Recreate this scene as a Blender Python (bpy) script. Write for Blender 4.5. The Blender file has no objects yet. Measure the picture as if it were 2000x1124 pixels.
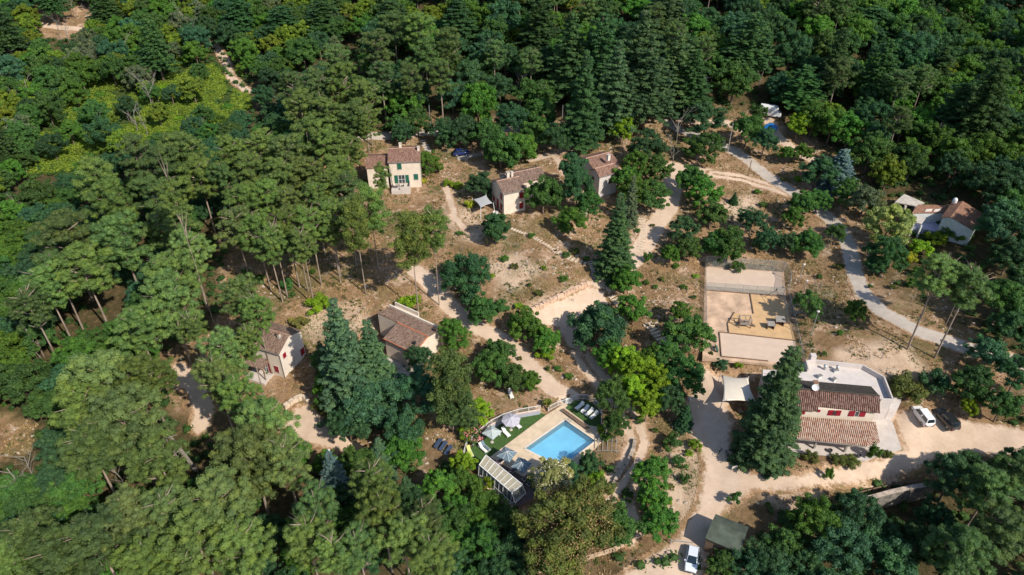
import bpy, bmesh, math, random
import numpy as np
from mathutils import Vector, Matrix
# ------------------------------------------------------------------ camera, light, exposure
scene = bpy.context.scene
CAM_H = 87.0; FPX = 1400.0; PITCH = math.atan(FPX/1900.0)
cam_d = bpy.data.cameras.new('camera'); cam = bpy.data.objects.new('camera', cam_d)
scene.collection.objects.link(cam); scene.camera = cam
cam.location = (0, 0, CAM_H); cam.rotation_euler = (math.pi/2-PITCH, 0, 0)
cam_d.sensor_width = 36; cam_d.lens = 36*FPX/2000.0; cam_d.clip_start = 1; cam_d.clip_end = 3000
SUN_AZ = math.radians(-45); SUN_EL = math.radians(42)      # direction towards the sun, angle from +X
sd = Vector((math.cos(SUN_AZ)*math.cos(SUN_EL), math.sin(SUN_AZ)*math.cos(SUN_EL), math.sin(SUN_EL)))
w = bpy.data.worlds.new('World'); scene.world = w; w.use_nodes = True
nt = w.node_tree; bg = nt.nodes['Background']; bg.inputs[1].default_value = 0.13
sky = nt.nodes.new('ShaderNodeTexSky'); sky.sky_type = 'NISHITA'; sky.sun_disc = False
sky.sun_elevation = SUN_EL; sky.sun_rotation = math.atan2(sd.x, sd.y); sky.altitude = 400
sky.air_density = 1.0; sky.dust_density = 1.0; sky.ozone_density = 1.5
nt.links.new(sky.outputs[0], bg.inputs[0])
sl = bpy.data.lights.new('sun', 'SUN'); sl.energy = 4.4; sl.angle = math.radians(0.5); sl.color = (1.0, 0.93, 0.82)
so = bpy.data.objects.new('sun', sl); scene.collection.objects.link(so)
so.rotation_euler = sd.to_track_quat('Z', 'Y').to_euler(); so.location = (60, -60, 140)
scene.view_settings.view_transform = 'Standard'; scene.view_settings.look = 'None'
scene.view_settings.exposure = 0.38; scene.view_settings.gamma = 1
scene.render.engine = 'CYCLES'
scene.cycles.use_denoising = True
scene.cycles.max_bounces = 5; scene.cycles.diffuse_bounces = 3; scene.cycles.glossy_bounces = 2
scene.cycles.transmission_bounces = 3; scene.cycles.transparent_max_bounces = 8
scene.cycles.caustics_reflective = False; scene.cycles.caustics_refractive = False

rng = np.random.default_rng(7); random.seed(7)
C = scene.collection
# ------------------------------------------------------------------ terrain height
def rays(u, v):
    u = np.atleast_1d(np.asarray(u, float)); v = np.atleast_1d(np.asarray(v, float))
    a = (u-1000)/FPX; b = -(v-562)/FPX
    s, c = math.sin(PITCH), math.cos(PITCH)
    return np.stack([a, b*s+c, b*c-s], -1)
def on_plane(u, v, z):
    r = rays(u, v); t = (np.asarray(z)-CAM_H)/r[:, 2]
    return np.stack([t*r[:, 0], t*r[:, 1]], -1)
def pxy(u, v, z):
    p = on_plane(u, v, z)[0]; return Vector((p[0], p[1], z))
def proj(p):
    s, c = math.sin(PITCH), math.cos(PITCH)
    x, y, z = p[0], p[1], p[2]-CAM_H
    d = y*c - z*s; up = y*s + z*c
    return 1000+FPX*x/d, 562-FPX*up/d, d
CTRL = [(1090,860,0),(950,880,0),(1010,985,-1.2),(1190,830,0.3),(1240,900,0.0),(1250,1000,-1.2),(1100,1060,-2.5),(1380,880,0.2),
 (1400,950,-0.2),(1300,1080,-1.6),(1400,1050,-1),(1600,960,0.2),(1900,1010,-3.2),(1850,830,1.2),(1650,890,.6),
 (1990,860,1.6),(1600,690,4.2),(1750,700,4.6),(1460,700,3.4),(1450,560,3.6),(1550,520,4.2),(1300,700,2.4),(1300,600,4.0),(1380,450,6.2),
 (1250,500,5.4),(1200,600,3.4),(1100,630,2.8),(1075,588,5.2),(1000,550,6.2),(1000,650,2.4),(1050,740,1.1),(900,600,3.6),(950,500,7),
 (1000,430,8),(1150,480,6.4),(1170,380,8.5),(850,400,7.9),(760,372,8),(900,310,9),(1100,280,10.5),(1300,350,8.6),(1420,300,8.8),
 (1550,380,7.2),(1650,480,6),(1700,600,5),(1900,690,4.6),(1850,490,7.6),(1780,400,9),(1950,440,9.8),(1600,290,10.6),(750,500,6),
 (650,550,5.2),(600,620,4),(556,740,2.4),(630,840,1),(700,880,.2),(780,700,2.6),(450,620,4),(400,480,7),(200,600,5),(200,750,3),
 (0,850,2),(380,920,-1),(200,1100,-3),(600,1100,-4),(800,1050,-3),(850,900,-.6),(0,500,8.5),(600,260,11),
 (1700,1040,-4.2),(1500,1110,-2.6),(1800,1100,-5),(1990,1110,-4),(20,1110,-3.5)]
cu = np.array(CTRL, float)
cxy = on_plane(cu[:, 0], cu[:, 1], cu[:, 2]); cz = cu[:, 2]
far = [(x, y, z + (6*math.sin(x*.021+1) if y > 200 else 1.2*math.sin(x*.03))) for y, z in ((178, 12), (225, 21.5), (245, 26), (290, 36), (360, 51), (470, 74)) for x in (-330, -230, -150, -75, 0, 75, 150, 230, 330)]
far += [(x, y, z) for x, y, z in ((-200, 120, 10), (-260, 60, 6), (200, 120, 9), (240, 60, 3), (-120, 30, -2), (0, 20, -7), (120, 20, -8), (0, -30, -12), (-200, -30, -6), (200, -30, -10))]
cxy = np.vstack([cxy, np.array([(a, b) for a, b, _ in far])]); cz = np.concatenate([cz, [c for *_, c in far]])
def tps_fit(P, z, lam=6.0):
    n = len(P); d = np.linalg.norm(P[:, None]-P[None], axis=2)
    K = np.where(d > 0, d*d*np.log(d+1e-9), 0) + lam*np.eye(n)
    A = np.zeros((n+3, n+3)); A[:n, :n] = K; A[:n, n] = 1; A[:n, n+1:] = P; A[n, :n] = 1; A[n+1:, :n] = P.T
    return np.linalg.solve(A, np.concatenate([z, [0, 0, 0]]))
TW = tps_fit(cxy, cz)
def tps_eval(X, Y):
    sh = X.shape; X = X.ravel(); Y = Y.ravel(); out = np.empty(len(X)); n = len(cxy)
    for i in range(0, len(X), 20000):
        d2 = (X[i:i+20000, None]-cxy[None, :, 0])**2 + (Y[i:i+20000, None]-cxy[None, :, 1])**2
        K = .5*d2*np.log(d2+1e-9)
        out[i:i+20000] = K@TW[:n] + TW[n] + TW[n+1]*X[i:i+20000] + TW[n+2]*Y[i:i+20000]
    return out.reshape(sh)
gx = np.concatenate([np.arange(-340, -150, 6.), np.arange(-150, -100, 2.), np.arange(-100, 112, 1.), np.arange(112, 160, 2.), np.arange(160, 345, 6.)])
gy = np.concatenate([np.arange(-40, 36, 5.), np.arange(36, 180, 1.), np.arange(180, 250, 2.), np.arange(250, 480, 8.)])
GX, GY = np.meshgrid(gx, gy)
def vnoise(X, Y, sc, seed):
    r = np.random.default_rng(seed); T = r.random((64, 64))
    x = np.asarray(X)/sc; y = np.asarray(Y)/sc
    xi = np.floor(x).astype(int); yi = np.floor(y).astype(int); fx = x-xi; fy = y-yi
    fx = fx*fx*(3-2*fx); fy = fy*fy*(3-2*fy); g = lambda a, b: T[a % 64, b % 64]
    return (g(xi, yi)*(1-fx)+g(xi+1, yi)*fx)*(1-fy)+(g(xi, yi+1)*(1-fx)+g(xi+1, yi+1)*fx)*fy
def in_poly(X, Y, poly):
    X = np.asarray(X); Y = np.asarray(Y); ins = np.zeros(X.shape, bool); n = len(poly)
    for i in range(n):
        x0, y0 = poly[i][0], poly[i][1]; x1, y1 = poly[(i+1) % n][0], poly[(i+1) % n][1]
        c = ((y0 > Y) != (y1 > Y)) & (X < (x1-x0)*(Y-y0)/(y1-y0+1e-12)+x0)
        ins ^= c
    return ins
def line_dist(X, Y, pts, closed=False):
    X = np.asarray(X); Y = np.asarray(Y); best = np.full(X.shape, 1e9); n = len(pts)
    for i in range(n if closed else n-1):
        ax, ay = pts[i][0], pts[i][1]; bx, by = pts[(i+1) % n][0], pts[(i+1) % n][1]
        dx, dy = bx-ax, by-ay; t = np.clip(((X-ax)*dx+(Y-ay)*dy)/(dx*dx+dy*dy+1e-12), 0, 1)
        best = np.minimum(best, np.hypot(X-ax-t*dx, Y-ay-t*dy))
    return best
GZ = tps_eval(GX, GY)
GZ += (vnoise(GX, GY, 7, 1)-.5)*.5 + (vnoise(GX, GY, 2.6, 2)-.5)*.22
def plane_poly(pp, z): return [tuple(q) for q in on_plane([a for a, b in pp], [b for a, b in pp], z)]
def pad(pp, z, blend):
    global GZ
    P = plane_poly(pp, z); d = line_dist(GX, GY, P, True); ins = in_poly(GX, GY, P)
    wgt = np.where(ins, 1, np.clip(1-d/blend, 0, 1)); wgt = wgt*wgt*(3-2*wgt)
    GZ = GZ*(1-wgt)+z*wgt
pad([(960,829),(1055,801),(1108,783),(1112,772),(1060,764),(1000,770),(960,800)], .9, 1.5)
pad([(909,893),(931,864),(961,842),(1005,818),(1055,809),(1104,792),(1122,781),(1151,781),(1178,812),(1182,858),(1100,930),(1010,990),(925,912)], -.1, 1.2)
pad([(1372,518),(1530,528),(1562,714),(1395,704),(1372,640)], 3.55, 2.0)
pad([(1400,735),(1545,760),(1740,800),(1765,880),(1700,896),(1540,880),(1440,800)], .75, 3)
pad([(700,376),(830,362),(835,330),(700,320)], 7.9, 2.5)
pad([(950,412),(985,422),(1040,412),(1075,380),(1000,360)], 7.9, 2.5)
pad([(480,725),(556,742),(600,706),(560,690),(490,690)], 2.4, 2)
pad([(735,700),(815,722),(860,690),(800,650),(740,650)], 2.4, 2)
pad([(1380,1040),(1450,1092),(1462,1060),(1400,1020)], -1.0, 2)
POOL_PX = [(1103.8,819.7),(1164.6,861.3),(1096,914),(1023.4,876.2)]
POOLW = plane_poly(POOL_PX, 0.2)
GZ = np.where(in_poly(GX, GY, POOLW) | (line_dist(GX, GY, POOLW, True) < .45), -2.3, GZ)
def hz(x, y):
    x = np.asarray(x, float); y = np.asarray(y, float)
    i = np.clip(np.searchsorted(gx, x)-1, 0, len(gx)-2); j = np.clip(np.searchsorted(gy, y)-1, 0, len(gy)-2)
    fx = np.clip((x-gx[i])/(gx[i+1]-gx[i]), 0, 1); fy = np.clip((y-gy[j])/(gy[j+1]-gy[j]), 0, 1)
    return (GZ[j, i]*(1-fx)+GZ[j, i+1]*fx)*(1-fy)+(GZ[j+1, i]*(1-fx)+GZ[j+1, i+1]*fx)*fy
def ground_at(u, v, hc=0.0):
    """world x,y where the view ray meets the terrain raised by hc (vectorised)"""
    r = rays(u, v); n = len(r)
    lo = np.full(n, 20.); hi = np.full(n, 900.)
    ts = np.linspace(30, 700, 400); X = r[:, 0:1]*ts; Y = r[:, 1:2]*ts; Z = CAM_H + r[:, 2:3]*ts
    below = Z < hz(X, Y)+np.broadcast_to(np.asarray(hc, float).reshape(-1, 1), X.shape)
    k = np.argmax(below, axis=1); k = np.where(below.any(1), np.maximum(k, 1), 399)
    lo = ts[k-1]; hi = ts[k]
    for _ in range(16):
        m = (lo+hi)/2; x = r[:, 0]*m; y = r[:, 1]*m
        b = CAM_H+r[:, 2]*m < hz(x, y)+hc; hi = np.where(b, m, hi); lo = np.where(b, lo, m)
    return np.stack([r[:, 0]*hi, r[:, 1]*hi], -1)
def G(u, v, dz=0.0):
    p = ground_at(u, v)[0]; return Vector((p[0], p[1], float(hz(p[0], p[1]))+dz))
def GP(pp): return [tuple(q) for q in ground_at([a for a, b in pp], [b for a, b in pp])]
def height_to(base, topv):
    lo, hi = .2, 45.
    for _ in range(40):
        m = (lo+hi)/2
        if proj((base[0], base[1], base[2]+m))[1] > topv: lo = m
        else: hi = m
    return lo
# ------------------------------------------------------------------ object helpers
def put(o, parent=None, label=None, cat=None, group=None, kind=None):
    C.objects.link(o)
    if parent is not None: o.parent = parent
    if label: o['label'] = label
    if cat: o['category'] = cat
    if group: o['group'] = group
    if kind: o['kind'] = kind
    return o
def thing(name, loc, label, cat, group=None, rz=0.0):
    o = bpy.data.objects.new(name, None); o.location = loc; o.rotation_euler = (0, 0, rz); o.empty_display_size = .3
    return put(o, None, label, cat, group)
def np_mesh(name, V, quads=None, tris=None, mats=(), tint=None, attrs=None, smooth=False, matidx=None):
    me = bpy.data.meshes.new(name); V = np.asarray(V, np.float32)
    me.vertices.add(len(V)); me.vertices.foreach_set('co', V.ravel())
    loops = []; starts = []; tot = []
    s = 0
    if quads is not None and len(quads):
        q = np.asarray(quads, np.int32); loops.append(q.ravel()); starts.append(np.arange(len(q))*4); tot.append(np.full(len(q), 4)); s = 4*len(q)
    if tris is not None and len(tris):
        t = np.asarray(tris, np.int32); loops.append(t.ravel()); starts.append(s+np.arange(len(t))*3); tot.append(np.full(len(t), 3))
    L = np.concatenate(loops); S = np.concatenate(starts)
    me.loops.add(len(L)); me.loops.foreach_set('vertex_index', L.astype(np.int32))
    me.polygons.add(len(S)); me.polygons.foreach_set('loop_start', S.astype(np.int32))
    me.polygons.foreach_set('loop_total', np.concatenate(tot).astype(np.int32))
    for m in mats: me.materials.append(m)
    if matidx is not None: me.polygons.foreach_set('material_index', np.asarray(matidx, np.int32))
    if tint is not None:
        a = me.attributes.new('tint', 'FLOAT', 'FACE'); a.data.foreach_set('value', np.asarray(tint, np.float32))
    for k, v in (attrs or {}).items():
        a = me.attributes.new(k, 'FLOAT', 'POINT'); a.data.foreach_set('value', np.asarray(v, np.float32))
    me.update(calc_edges=True)
    me.polygons.foreach_set('use_smooth', np.full(len(S), bool(smooth)))
    me.validate()
    return me
class MB:
    """collects boxes, bars, prisms and tubes; build() links them as one mesh object"""
    def __init__(s): s.v = []; s.f = []
    def add(s, V, F):
        o = len(s.v); s.v += [tuple(p) for p in V]; s.f += [tuple(i+o for i in f) for f in F]; return s
    def box(s, x0, x1, y0, y1, z0, z1):
        V = [(x, y, z) for z in (z0, z1) for x, y in ((x0, y0), (x1, y0), (x1, y1), (x0, y1))]
        return s.add(V, [(3, 2, 1, 0), (4, 5, 6, 7), (0, 1, 5, 4), (1, 2, 6, 5), (2, 3, 7, 6), (3, 0, 4, 7)])
    def prism(s, pts, z0, z1):
        n = len(pts); zz = lambda z, i: z[i] if isinstance(z, (list, tuple)) else z
        V = [(p[0], p[1], zz(z0, i)) for i, p in enumerate(pts)]+[(p[0], p[1], zz(z1, i)) for i, p in enumerate(pts)]
        a = sum(pts[i][0]*pts[(i+1) % n][1]-pts[(i+1) % n][0]*pts[i][1] for i in range(n))
        F = [tuple(range(n-1, -1, -1)), tuple(range(n, 2*n))]+[(i, (i+1) % n, (i+1) % n+n, i+n) for i in range(n)]
        if a < 0: F = [f[::-1] for f in F]
        return s.add(V, F)
    def hexa(s, b, t):   # bottom and top quads
        return s.add(list(b)+list(t), [(3, 2, 1, 0), (4, 5, 6, 7), (0, 1, 5, 4), (1, 2, 6, 5), (2, 3, 7, 6), (3, 0, 4, 7)])
    def bar(s, a, b, w, h=None):
        a = Vector(a); b = Vector(b); d = (b-a).normalized(); h = h or w
        sdir = d.cross(Vector((0, 0, 1)))
        if sdir.length < 1e-3: sdir = Vector((1, 0, 0))
        sdir.normalize(); up = sdir.cross(d).normalized(); sx = sdir*w/2; uu = up*h/2
        return s.hexa([a-sx-uu, a+sx-uu, a+sx+uu, a-sx+uu], [b-sx-uu, b+sx-uu, b+sx+uu, b-sx+uu])
    def tube(s, pts, rad, n=8, cap=True):
        rings = []; o = len(s.v); pts = [Vector(p) for p in pts]
        for i, p in enumerate(pts):
            d = (pts[min(i+1, len(pts)-1)]-pts[max(i-1, 0)]).normalized()
            a = d.cross(Vector((.13, .99, .05)));
            if a.length < .1: a = d.cross(Vector((1, 0, 0)))
            a.normalize(); b = d.cross(a); r = rad[i] if isinstance(rad, (list, tuple)) else rad
            s.v += [tuple(p+a*math.cos(k*2*math.pi/n)*r+b*math.sin(k*2*math.pi/n)*r) for k in range(n)]
        for i in range(len(pts)-1):
            for k in range(n):
                k2 = (k+1) % n; s.f.append((o+i*n+k, o+i*n+k2, o+(i+1)*n+k2, o+(i+1)*n+k))
        if cap:
            s.f.append(tuple(o+k for k in range(n-1, -1, -1))); s.f.append(tuple(o+(len(pts)-1)*n+k for k in range(n)))
        return s
    def lathe(s, prof, n=12, c=(0, 0, 0)):
        o = len(s.v)
        for r, z in prof: s.v += [(c[0]+r*math.cos(k*2*math.pi/n), c[1]+r*math.sin(k*2*math.pi/n), c[2]+z) for k in range(n)]
        for i in range(len(prof)-1):
            for k in range(n):
                k2 = (k+1) % n; s.f.append((o+i*n+k, o+i*n+k2, o+(i+1)*n+k2, o+(i+1)*n+k))
        s.f.append(tuple(o+k for k in range(n-1, -1, -1))); s.f.append(tuple(o+(len(prof)-1)*n+k for k in range(n)))
        return s
    def mesh(s, name, mat, smooth=False):
        me = bpy.data.meshes.new(name); me.from_pydata(s.v, [], s.f); me.materials.append(mat); me.update()
        if smooth: me.polygons.foreach_set('use_smooth', [True]*len(me.polygons))
        return me
    def build(s, name, mat, parent=None, smooth=False, bevel=0, **kw):
        o = bpy.data.objects.new(name, s.mesh(name, mat, smooth))
        if bevel:
            b = o.modifiers.new('bevel', 'BEVEL'); b.width = bevel; b.segments = 2; b.limit_method = 'ANGLE'
        return put(o, parent, **kw)
def copy_tree(root, loc, rz, label=None):
    r = root.copy(); C.objects.link(r); r.location = loc; r.rotation_euler = (0, 0, rz)
    if label: r['label'] = label
    for ch in list(root.children):
        c = ch.copy(); C.objects.link(c); c.parent = r
        for g in ch.children:
            d = g.copy(); C.objects.link(d); d.parent = c
    return r
# ------------------------------------------------------------------ materials
def new_mat(name):
    m = bpy.data.materials.new(name); m.use_nodes = True
    return m, m.node_tree, m.node_tree.nodes['Principled BSDF']
def N(nt, t, **kw):
    n = nt.nodes.new(t)
    for k, v in kw.items(): setattr(n, k, v)
    return n
def noise(nt, scale, detail=4, rough=.55, coord=None):
    n = N(nt, 'ShaderNodeTexNoise'); n.inputs['Scale'].default_value = scale; n.inputs['Detail'].default_value = detail; n.inputs['Roughness'].default_value = rough
    if coord is not None: nt.links.new(coord, n.inputs['Vector'])
    return n.outputs['Fac']
def ramp(nt, fac, stops):
    r = N(nt, 'ShaderNodeValToRGB'); nt.links.new(fac, r.inputs[0]); e = r.color_ramp.elements
    while len(e) < len(stops): e.new(.5)
    for i, (p, c) in enumerate(stops): e[i].position = p; e[i].color = (*c, 1) if len(c) == 3 else c
    return r.outputs[0]
def mixc(nt, fac, a, b, mode='MIX'):
    m = N(nt, 'ShaderNodeMix', data_type='RGBA', blend_type=mode)
    for i, s in ((0, fac), (6, a), (7, b)):
        if isinstance(s, bpy.types.NodeSocket): nt.links.new(s, m.inputs[i])
        elif i == 0: m.inputs[0].default_value = s
        else: m.inputs[i].default_value = (*s, 1)
    return m.outputs[2]
def mathn(nt, op, a, b=0.0, clamp=False):
    m = N(nt, 'ShaderNodeMath', operation=op); m.use_clamp = clamp
    for i, s in ((0, a), (1, b)):
        if isinstance(s, bpy.types.NodeSocket): nt.links.new(s, m.inputs[i])
        else: m.inputs[i].default_value = s
    return m.outputs[0]
def gcoord(nt): return N(nt, 'ShaderNodeNewGeometry').outputs['Position']
def bump(nt, bsdf, h, strength=.4, dist=.1):
    b = N(nt, 'ShaderNodeBump'); b.inputs['Strength'].default_value = strength; b.inputs['Distance'].default_value = dist
    nt.links.new(h, b.inputs['Height']); nt.links.new(b.outputs[0], bsdf.inputs['Normal'])
def plain(name, col, rough=.6, var=.12, scale=3.0, metal=0.0, spec=.4, bumps=0.0, obj=True):
    m, nt, b = new_mat(name)
    co = N(nt, 'ShaderNodeTexCoord').outputs['Object'] if obj else gcoord(nt)
    f = noise(nt, scale, 5, .6, co)
    dark = tuple(c*(1-var*1.6) for c in col); lite = tuple(min(1, c*(1+var)) for c in col)
    nt.links.new(ramp(nt, f, [(.3, dark), (.7, lite)]), b.inputs['Base Color'])
    b.inputs['Roughness'].default_value = rough; b.inputs['Metallic'].default_value = metal; b.inputs['Specular IOR Level'].default_value = spec
    if bumps: bump(nt, b, noise(nt, scale*6, 4, .6, co), bumps, .03)
    return m
def attr(nt, name):
    a = N(nt, 'ShaderNodeAttribute'); a.attribute_name = name; return a.outputs['Fac']
def soil(nt, co):
    """dry slope: tan grass, pink soil, grey stones, a little green"""
    n1 = noise(nt, .16, 6, .62, co); n2 = noise(nt, 1.1, 8, .78, co); n3 = noise(nt, .45, 6, .65, co); n4 = noise(nt, 5, 6, .8, co)
    c = ramp(nt, n1, [(.32, (.20, .122, .056)), (.5, (.32, .198, .105)), (.66, (.45, .29, .18))])
    c = mixc(nt, ramp(nt, n2, [(.47, (0, 0, 0)), (.66, (.85, .85, .85))]), c, (.12, .07, .035))
    c = mixc(nt, ramp(nt, n3, [(.56, (0, 0, 0)), (.66, (.8, .8, .8))]), c, (.13, .13, .04))
    c = mixc(nt, ramp(nt, noise(nt, .33, 8, .8, co), [(.53, (0, 0, 0)), (.60, (.95, .95, .95))]), c, (.58, .41, .285))
    c = mixc(nt, ramp(nt, n4, [(.52, (0, 0, 0)), (.66, (.7, .7, .7))]), c, (.46, .30, .17))
    c = mixc(nt, ramp(nt, noise(nt, 3.2, 6, .8, co), [(.36, (.85, .85, .85)), (.46, (0, 0, 0))]), c, (.075, .045, .025))
    return c, n2, n4
m_ground, nt, b = new_mat('dry_ground')
co = gcoord(nt); c, n2, n4 = soil(nt, co)
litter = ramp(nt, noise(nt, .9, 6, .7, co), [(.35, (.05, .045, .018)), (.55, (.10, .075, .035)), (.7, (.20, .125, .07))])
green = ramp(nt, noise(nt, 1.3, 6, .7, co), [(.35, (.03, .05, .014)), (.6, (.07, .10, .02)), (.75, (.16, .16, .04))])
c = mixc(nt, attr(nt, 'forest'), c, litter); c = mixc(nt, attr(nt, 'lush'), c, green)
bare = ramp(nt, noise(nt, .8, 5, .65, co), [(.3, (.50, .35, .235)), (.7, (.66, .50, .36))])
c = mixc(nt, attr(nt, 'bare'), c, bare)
nt.links.new(c, b.inputs['Base Color']); b.inputs['Roughness'].default_value = .95; b.inputs['Specular IOR Level'].default_value = .15
bump(nt, b, mathn(nt, 'ADD', n2, n4), .9, .25)
def road_mat(name, lo, hi, rough=.9):
    m, nt, b = new_mat(name); co = gcoord(nt)
    c, n2, n4 = soil(nt, co)
    r = ramp(nt, noise(nt, .35, 6, .65, co), [(.3, lo), (.7, hi)])
    r = mixc(nt, ramp(nt, noise(nt, 2.2, 6, .75, co), [(.5, (0, 0, 0)), (.72, (.35, .35, .35))]), r, tuple(x*.66 for x in lo))
    wv = mathn(nt, 'ADD', attr(nt, 'wear'), mathn(nt, 'MULTIPLY', mathn(nt, 'SUBTRACT', noise(nt, 1.4, 5, .7, co), .5), 1.3), True)
    wv = ramp(nt, wv, [(.3, (0, 0, 0)), (.6, (1, 1, 1))])
    nt.links.new(mixc(nt, wv, c, r), b.inputs['Base Color']); b.inputs['Roughness'].default_value = rough; b.inputs['Specular IOR Level'].default_value = .2
    bump(nt, b, noise(nt, 9, 5, .7, co), .5, .05)
    return m
m_dirt = road_mat('sandy_dirt', (.47, .345, .245), (.61, .465, .35))
m_asphalt = road_mat('old_asphalt', (.36, .31, .26), (.50, .435, .37))
m_foliage, nt, b = new_mat('foliage')
oi = N(nt, 'ShaderNodeObjectInfo'); tn = attr(nt, 'tint')
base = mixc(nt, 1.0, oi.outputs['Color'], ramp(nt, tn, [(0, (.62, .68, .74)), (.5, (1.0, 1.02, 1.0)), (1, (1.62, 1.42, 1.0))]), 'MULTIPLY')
hv = N(nt, 'ShaderNodeHueSaturation'); nt.links.new(base, hv.inputs['Color'])
nt.links.new(mathn(nt, 'ADD', mathn(nt, 'MULTIPLY', oi.outputs['Random'], .4), .8), hv.inputs['Value'])
nt.links.new(mathn(nt, 'ADD', mathn(nt, 'MULTIPLY', oi.outputs['Random'], .03), .485), hv.inputs['Hue'])
nt.links.new(hv.outputs[0], b.inputs['Base Color']); b.inputs['Roughness'].default_value = .6; b.inputs['Specular IOR Level'].default_value = .25
tr = N(nt, 'ShaderNodeBsdfTranslucent'); nt.links.new(mixc(nt, 1.0, hv.outputs[0], (1.1, 1.3, .6), 'MULTIPLY'), tr.inputs[0])
mx = N(nt, 'ShaderNodeMixShader'); mx.inputs[0].default_value = .38
nt.links.new(b.outputs[0], mx.inputs[1]); nt.links.new(tr.outputs[0], mx.inputs[2]); nt.links.new(mx.outputs[0], nt.nodes['Material Output'].inputs[0])
m_grass, nt, b = new_mat('ground_plants')
base = ramp(nt, attr(nt, 'tint'), [(0, (.04, .07, .015)), (.33, (.12, .16, .03)), (.66, (.25, .165, .065)), (1, (.42, .285, .135))])
nt.links.new(base, b.inputs['Base Color']); b.inputs['Roughness'].default_value = .8
m_bark, nt, b = new_mat('pine_bark'); co = N(nt, 'ShaderNodeTexCoord').outputs['Object']
mp = N(nt, 'ShaderNodeMapping'); mp.inputs['Scale'].default_value = (6, 6, 8); nt.links.new(co, mp.inputs[0])
nt.links.new(ramp(nt, noise(nt, 1.5, 6, .7, mp.outputs[0]), [(.3, (.09, .06, .045)), (.7, (.26, .19, .145))]), b.inputs['Base Color']); b.inputs['Roughness'].default_value = .95
m_deadwood = plain('dead_wood', (.27, .24, .20), .9, .3, 5)
m_cream = plain('cream_render', (.66, .56, .45), .85, .07, .9, bumps=.15)
m_pale = plain('pale_render', (.66, .575, .48), .85, .07, .9, bumps=.15)
m_whitewall = plain('white_render', (.56, .50, .46), .85, .07, .8)
m_bluegrey = plain('grey_render', (.55, .56, .54), .85, .08, .8)
m_concrete = plain('concrete', (.48, .43, .37), .9, .18, 1.2, bumps=.3)
m_terrace = plain('pale_concrete', (.52, .46, .41), .9, .10, .7)
m_red = plain('red_paint', (.25, .008, .02), .5, .12, 2)
m_green = plain('green_paint', (.015, .11, .07), .5, .12, 2)
m_gutter = plain('grey_gutter', (.2, .19, .18), .5, .1, 2)
m_dark = plain('dark_opening', (.03, .03, .032), .4, .2, 2)
m_glass = plain('window_glass', (.04, .05, .055), .08, .2, 1, spec=.8)
m_wood = plain('weathered_wood', (.20, .13, .085), .8, .3, 4, bumps=.3)
m_woodgrey = plain('grey_wood', (.28, .25, .22), .8, .25, 4)
m_white = plain('white_metal', (.70, .69, .67), .35, .03, 2)
m_chain = plain('galvanised_steel', (.36, .38, .38), .5, .1, 2, metal=.3)
m_black = plain('black_rubber', (.02, .02, .02), .7, .2, 3)
m_stone = plain('stone', (.42, .34, .27), .9, .3, 1.6, bumps=.6, obj=False)
m_steps = plain('step_stone', (.60, .48, .36), .9, .18, 1.6, obj=False)
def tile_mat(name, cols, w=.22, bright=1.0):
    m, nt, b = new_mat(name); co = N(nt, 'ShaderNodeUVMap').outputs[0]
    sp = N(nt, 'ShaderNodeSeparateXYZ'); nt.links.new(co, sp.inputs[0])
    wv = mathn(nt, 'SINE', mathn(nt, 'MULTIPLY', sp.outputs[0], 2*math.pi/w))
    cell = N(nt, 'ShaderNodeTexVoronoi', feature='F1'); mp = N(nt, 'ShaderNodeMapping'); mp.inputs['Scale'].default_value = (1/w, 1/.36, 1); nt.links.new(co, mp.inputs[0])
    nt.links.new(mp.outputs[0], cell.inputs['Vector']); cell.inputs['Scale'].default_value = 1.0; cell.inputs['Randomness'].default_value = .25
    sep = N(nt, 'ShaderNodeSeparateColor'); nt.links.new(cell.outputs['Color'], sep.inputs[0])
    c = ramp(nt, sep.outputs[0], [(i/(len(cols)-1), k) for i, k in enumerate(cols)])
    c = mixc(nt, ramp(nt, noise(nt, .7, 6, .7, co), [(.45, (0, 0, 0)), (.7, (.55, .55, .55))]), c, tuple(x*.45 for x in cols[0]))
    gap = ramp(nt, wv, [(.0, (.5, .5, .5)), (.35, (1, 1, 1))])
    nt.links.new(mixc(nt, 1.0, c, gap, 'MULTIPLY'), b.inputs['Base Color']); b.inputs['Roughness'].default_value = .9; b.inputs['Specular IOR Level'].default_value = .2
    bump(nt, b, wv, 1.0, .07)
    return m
m_tile_old = tile_mat('old_brown_tiles', [(.25, .155, .115), (.36, .24, .18), (.48, .34, .26), (.31, .19, .14)])
m_tile_red = tile_mat('red_brown_tiles', [(.29, .15, .105), (.40, .22, .155), (.52, .33, .25), (.33, .17, .12)])
m_tile_dark = tile_mat('dark_red_tiles', [(.15, .075, .058), (.22, .115, .088), (.32, .20, .16), (.17, .085, .065)], .3)
m_tile_new = tile_mat('mixed_terracotta_tiles', [(.42, .20, .135), (.58, .37, .26), (.64, .47, .36), (.48, .27, .19)], .3)
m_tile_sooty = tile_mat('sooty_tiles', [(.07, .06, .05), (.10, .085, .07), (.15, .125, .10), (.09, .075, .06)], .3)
m_tile_flat = tile_mat('flat_brown_tiles', [(.40, .205, .13), (.44, .235, .15), (.47, .27, .18), (.41, .215, .14)], .3)
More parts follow.
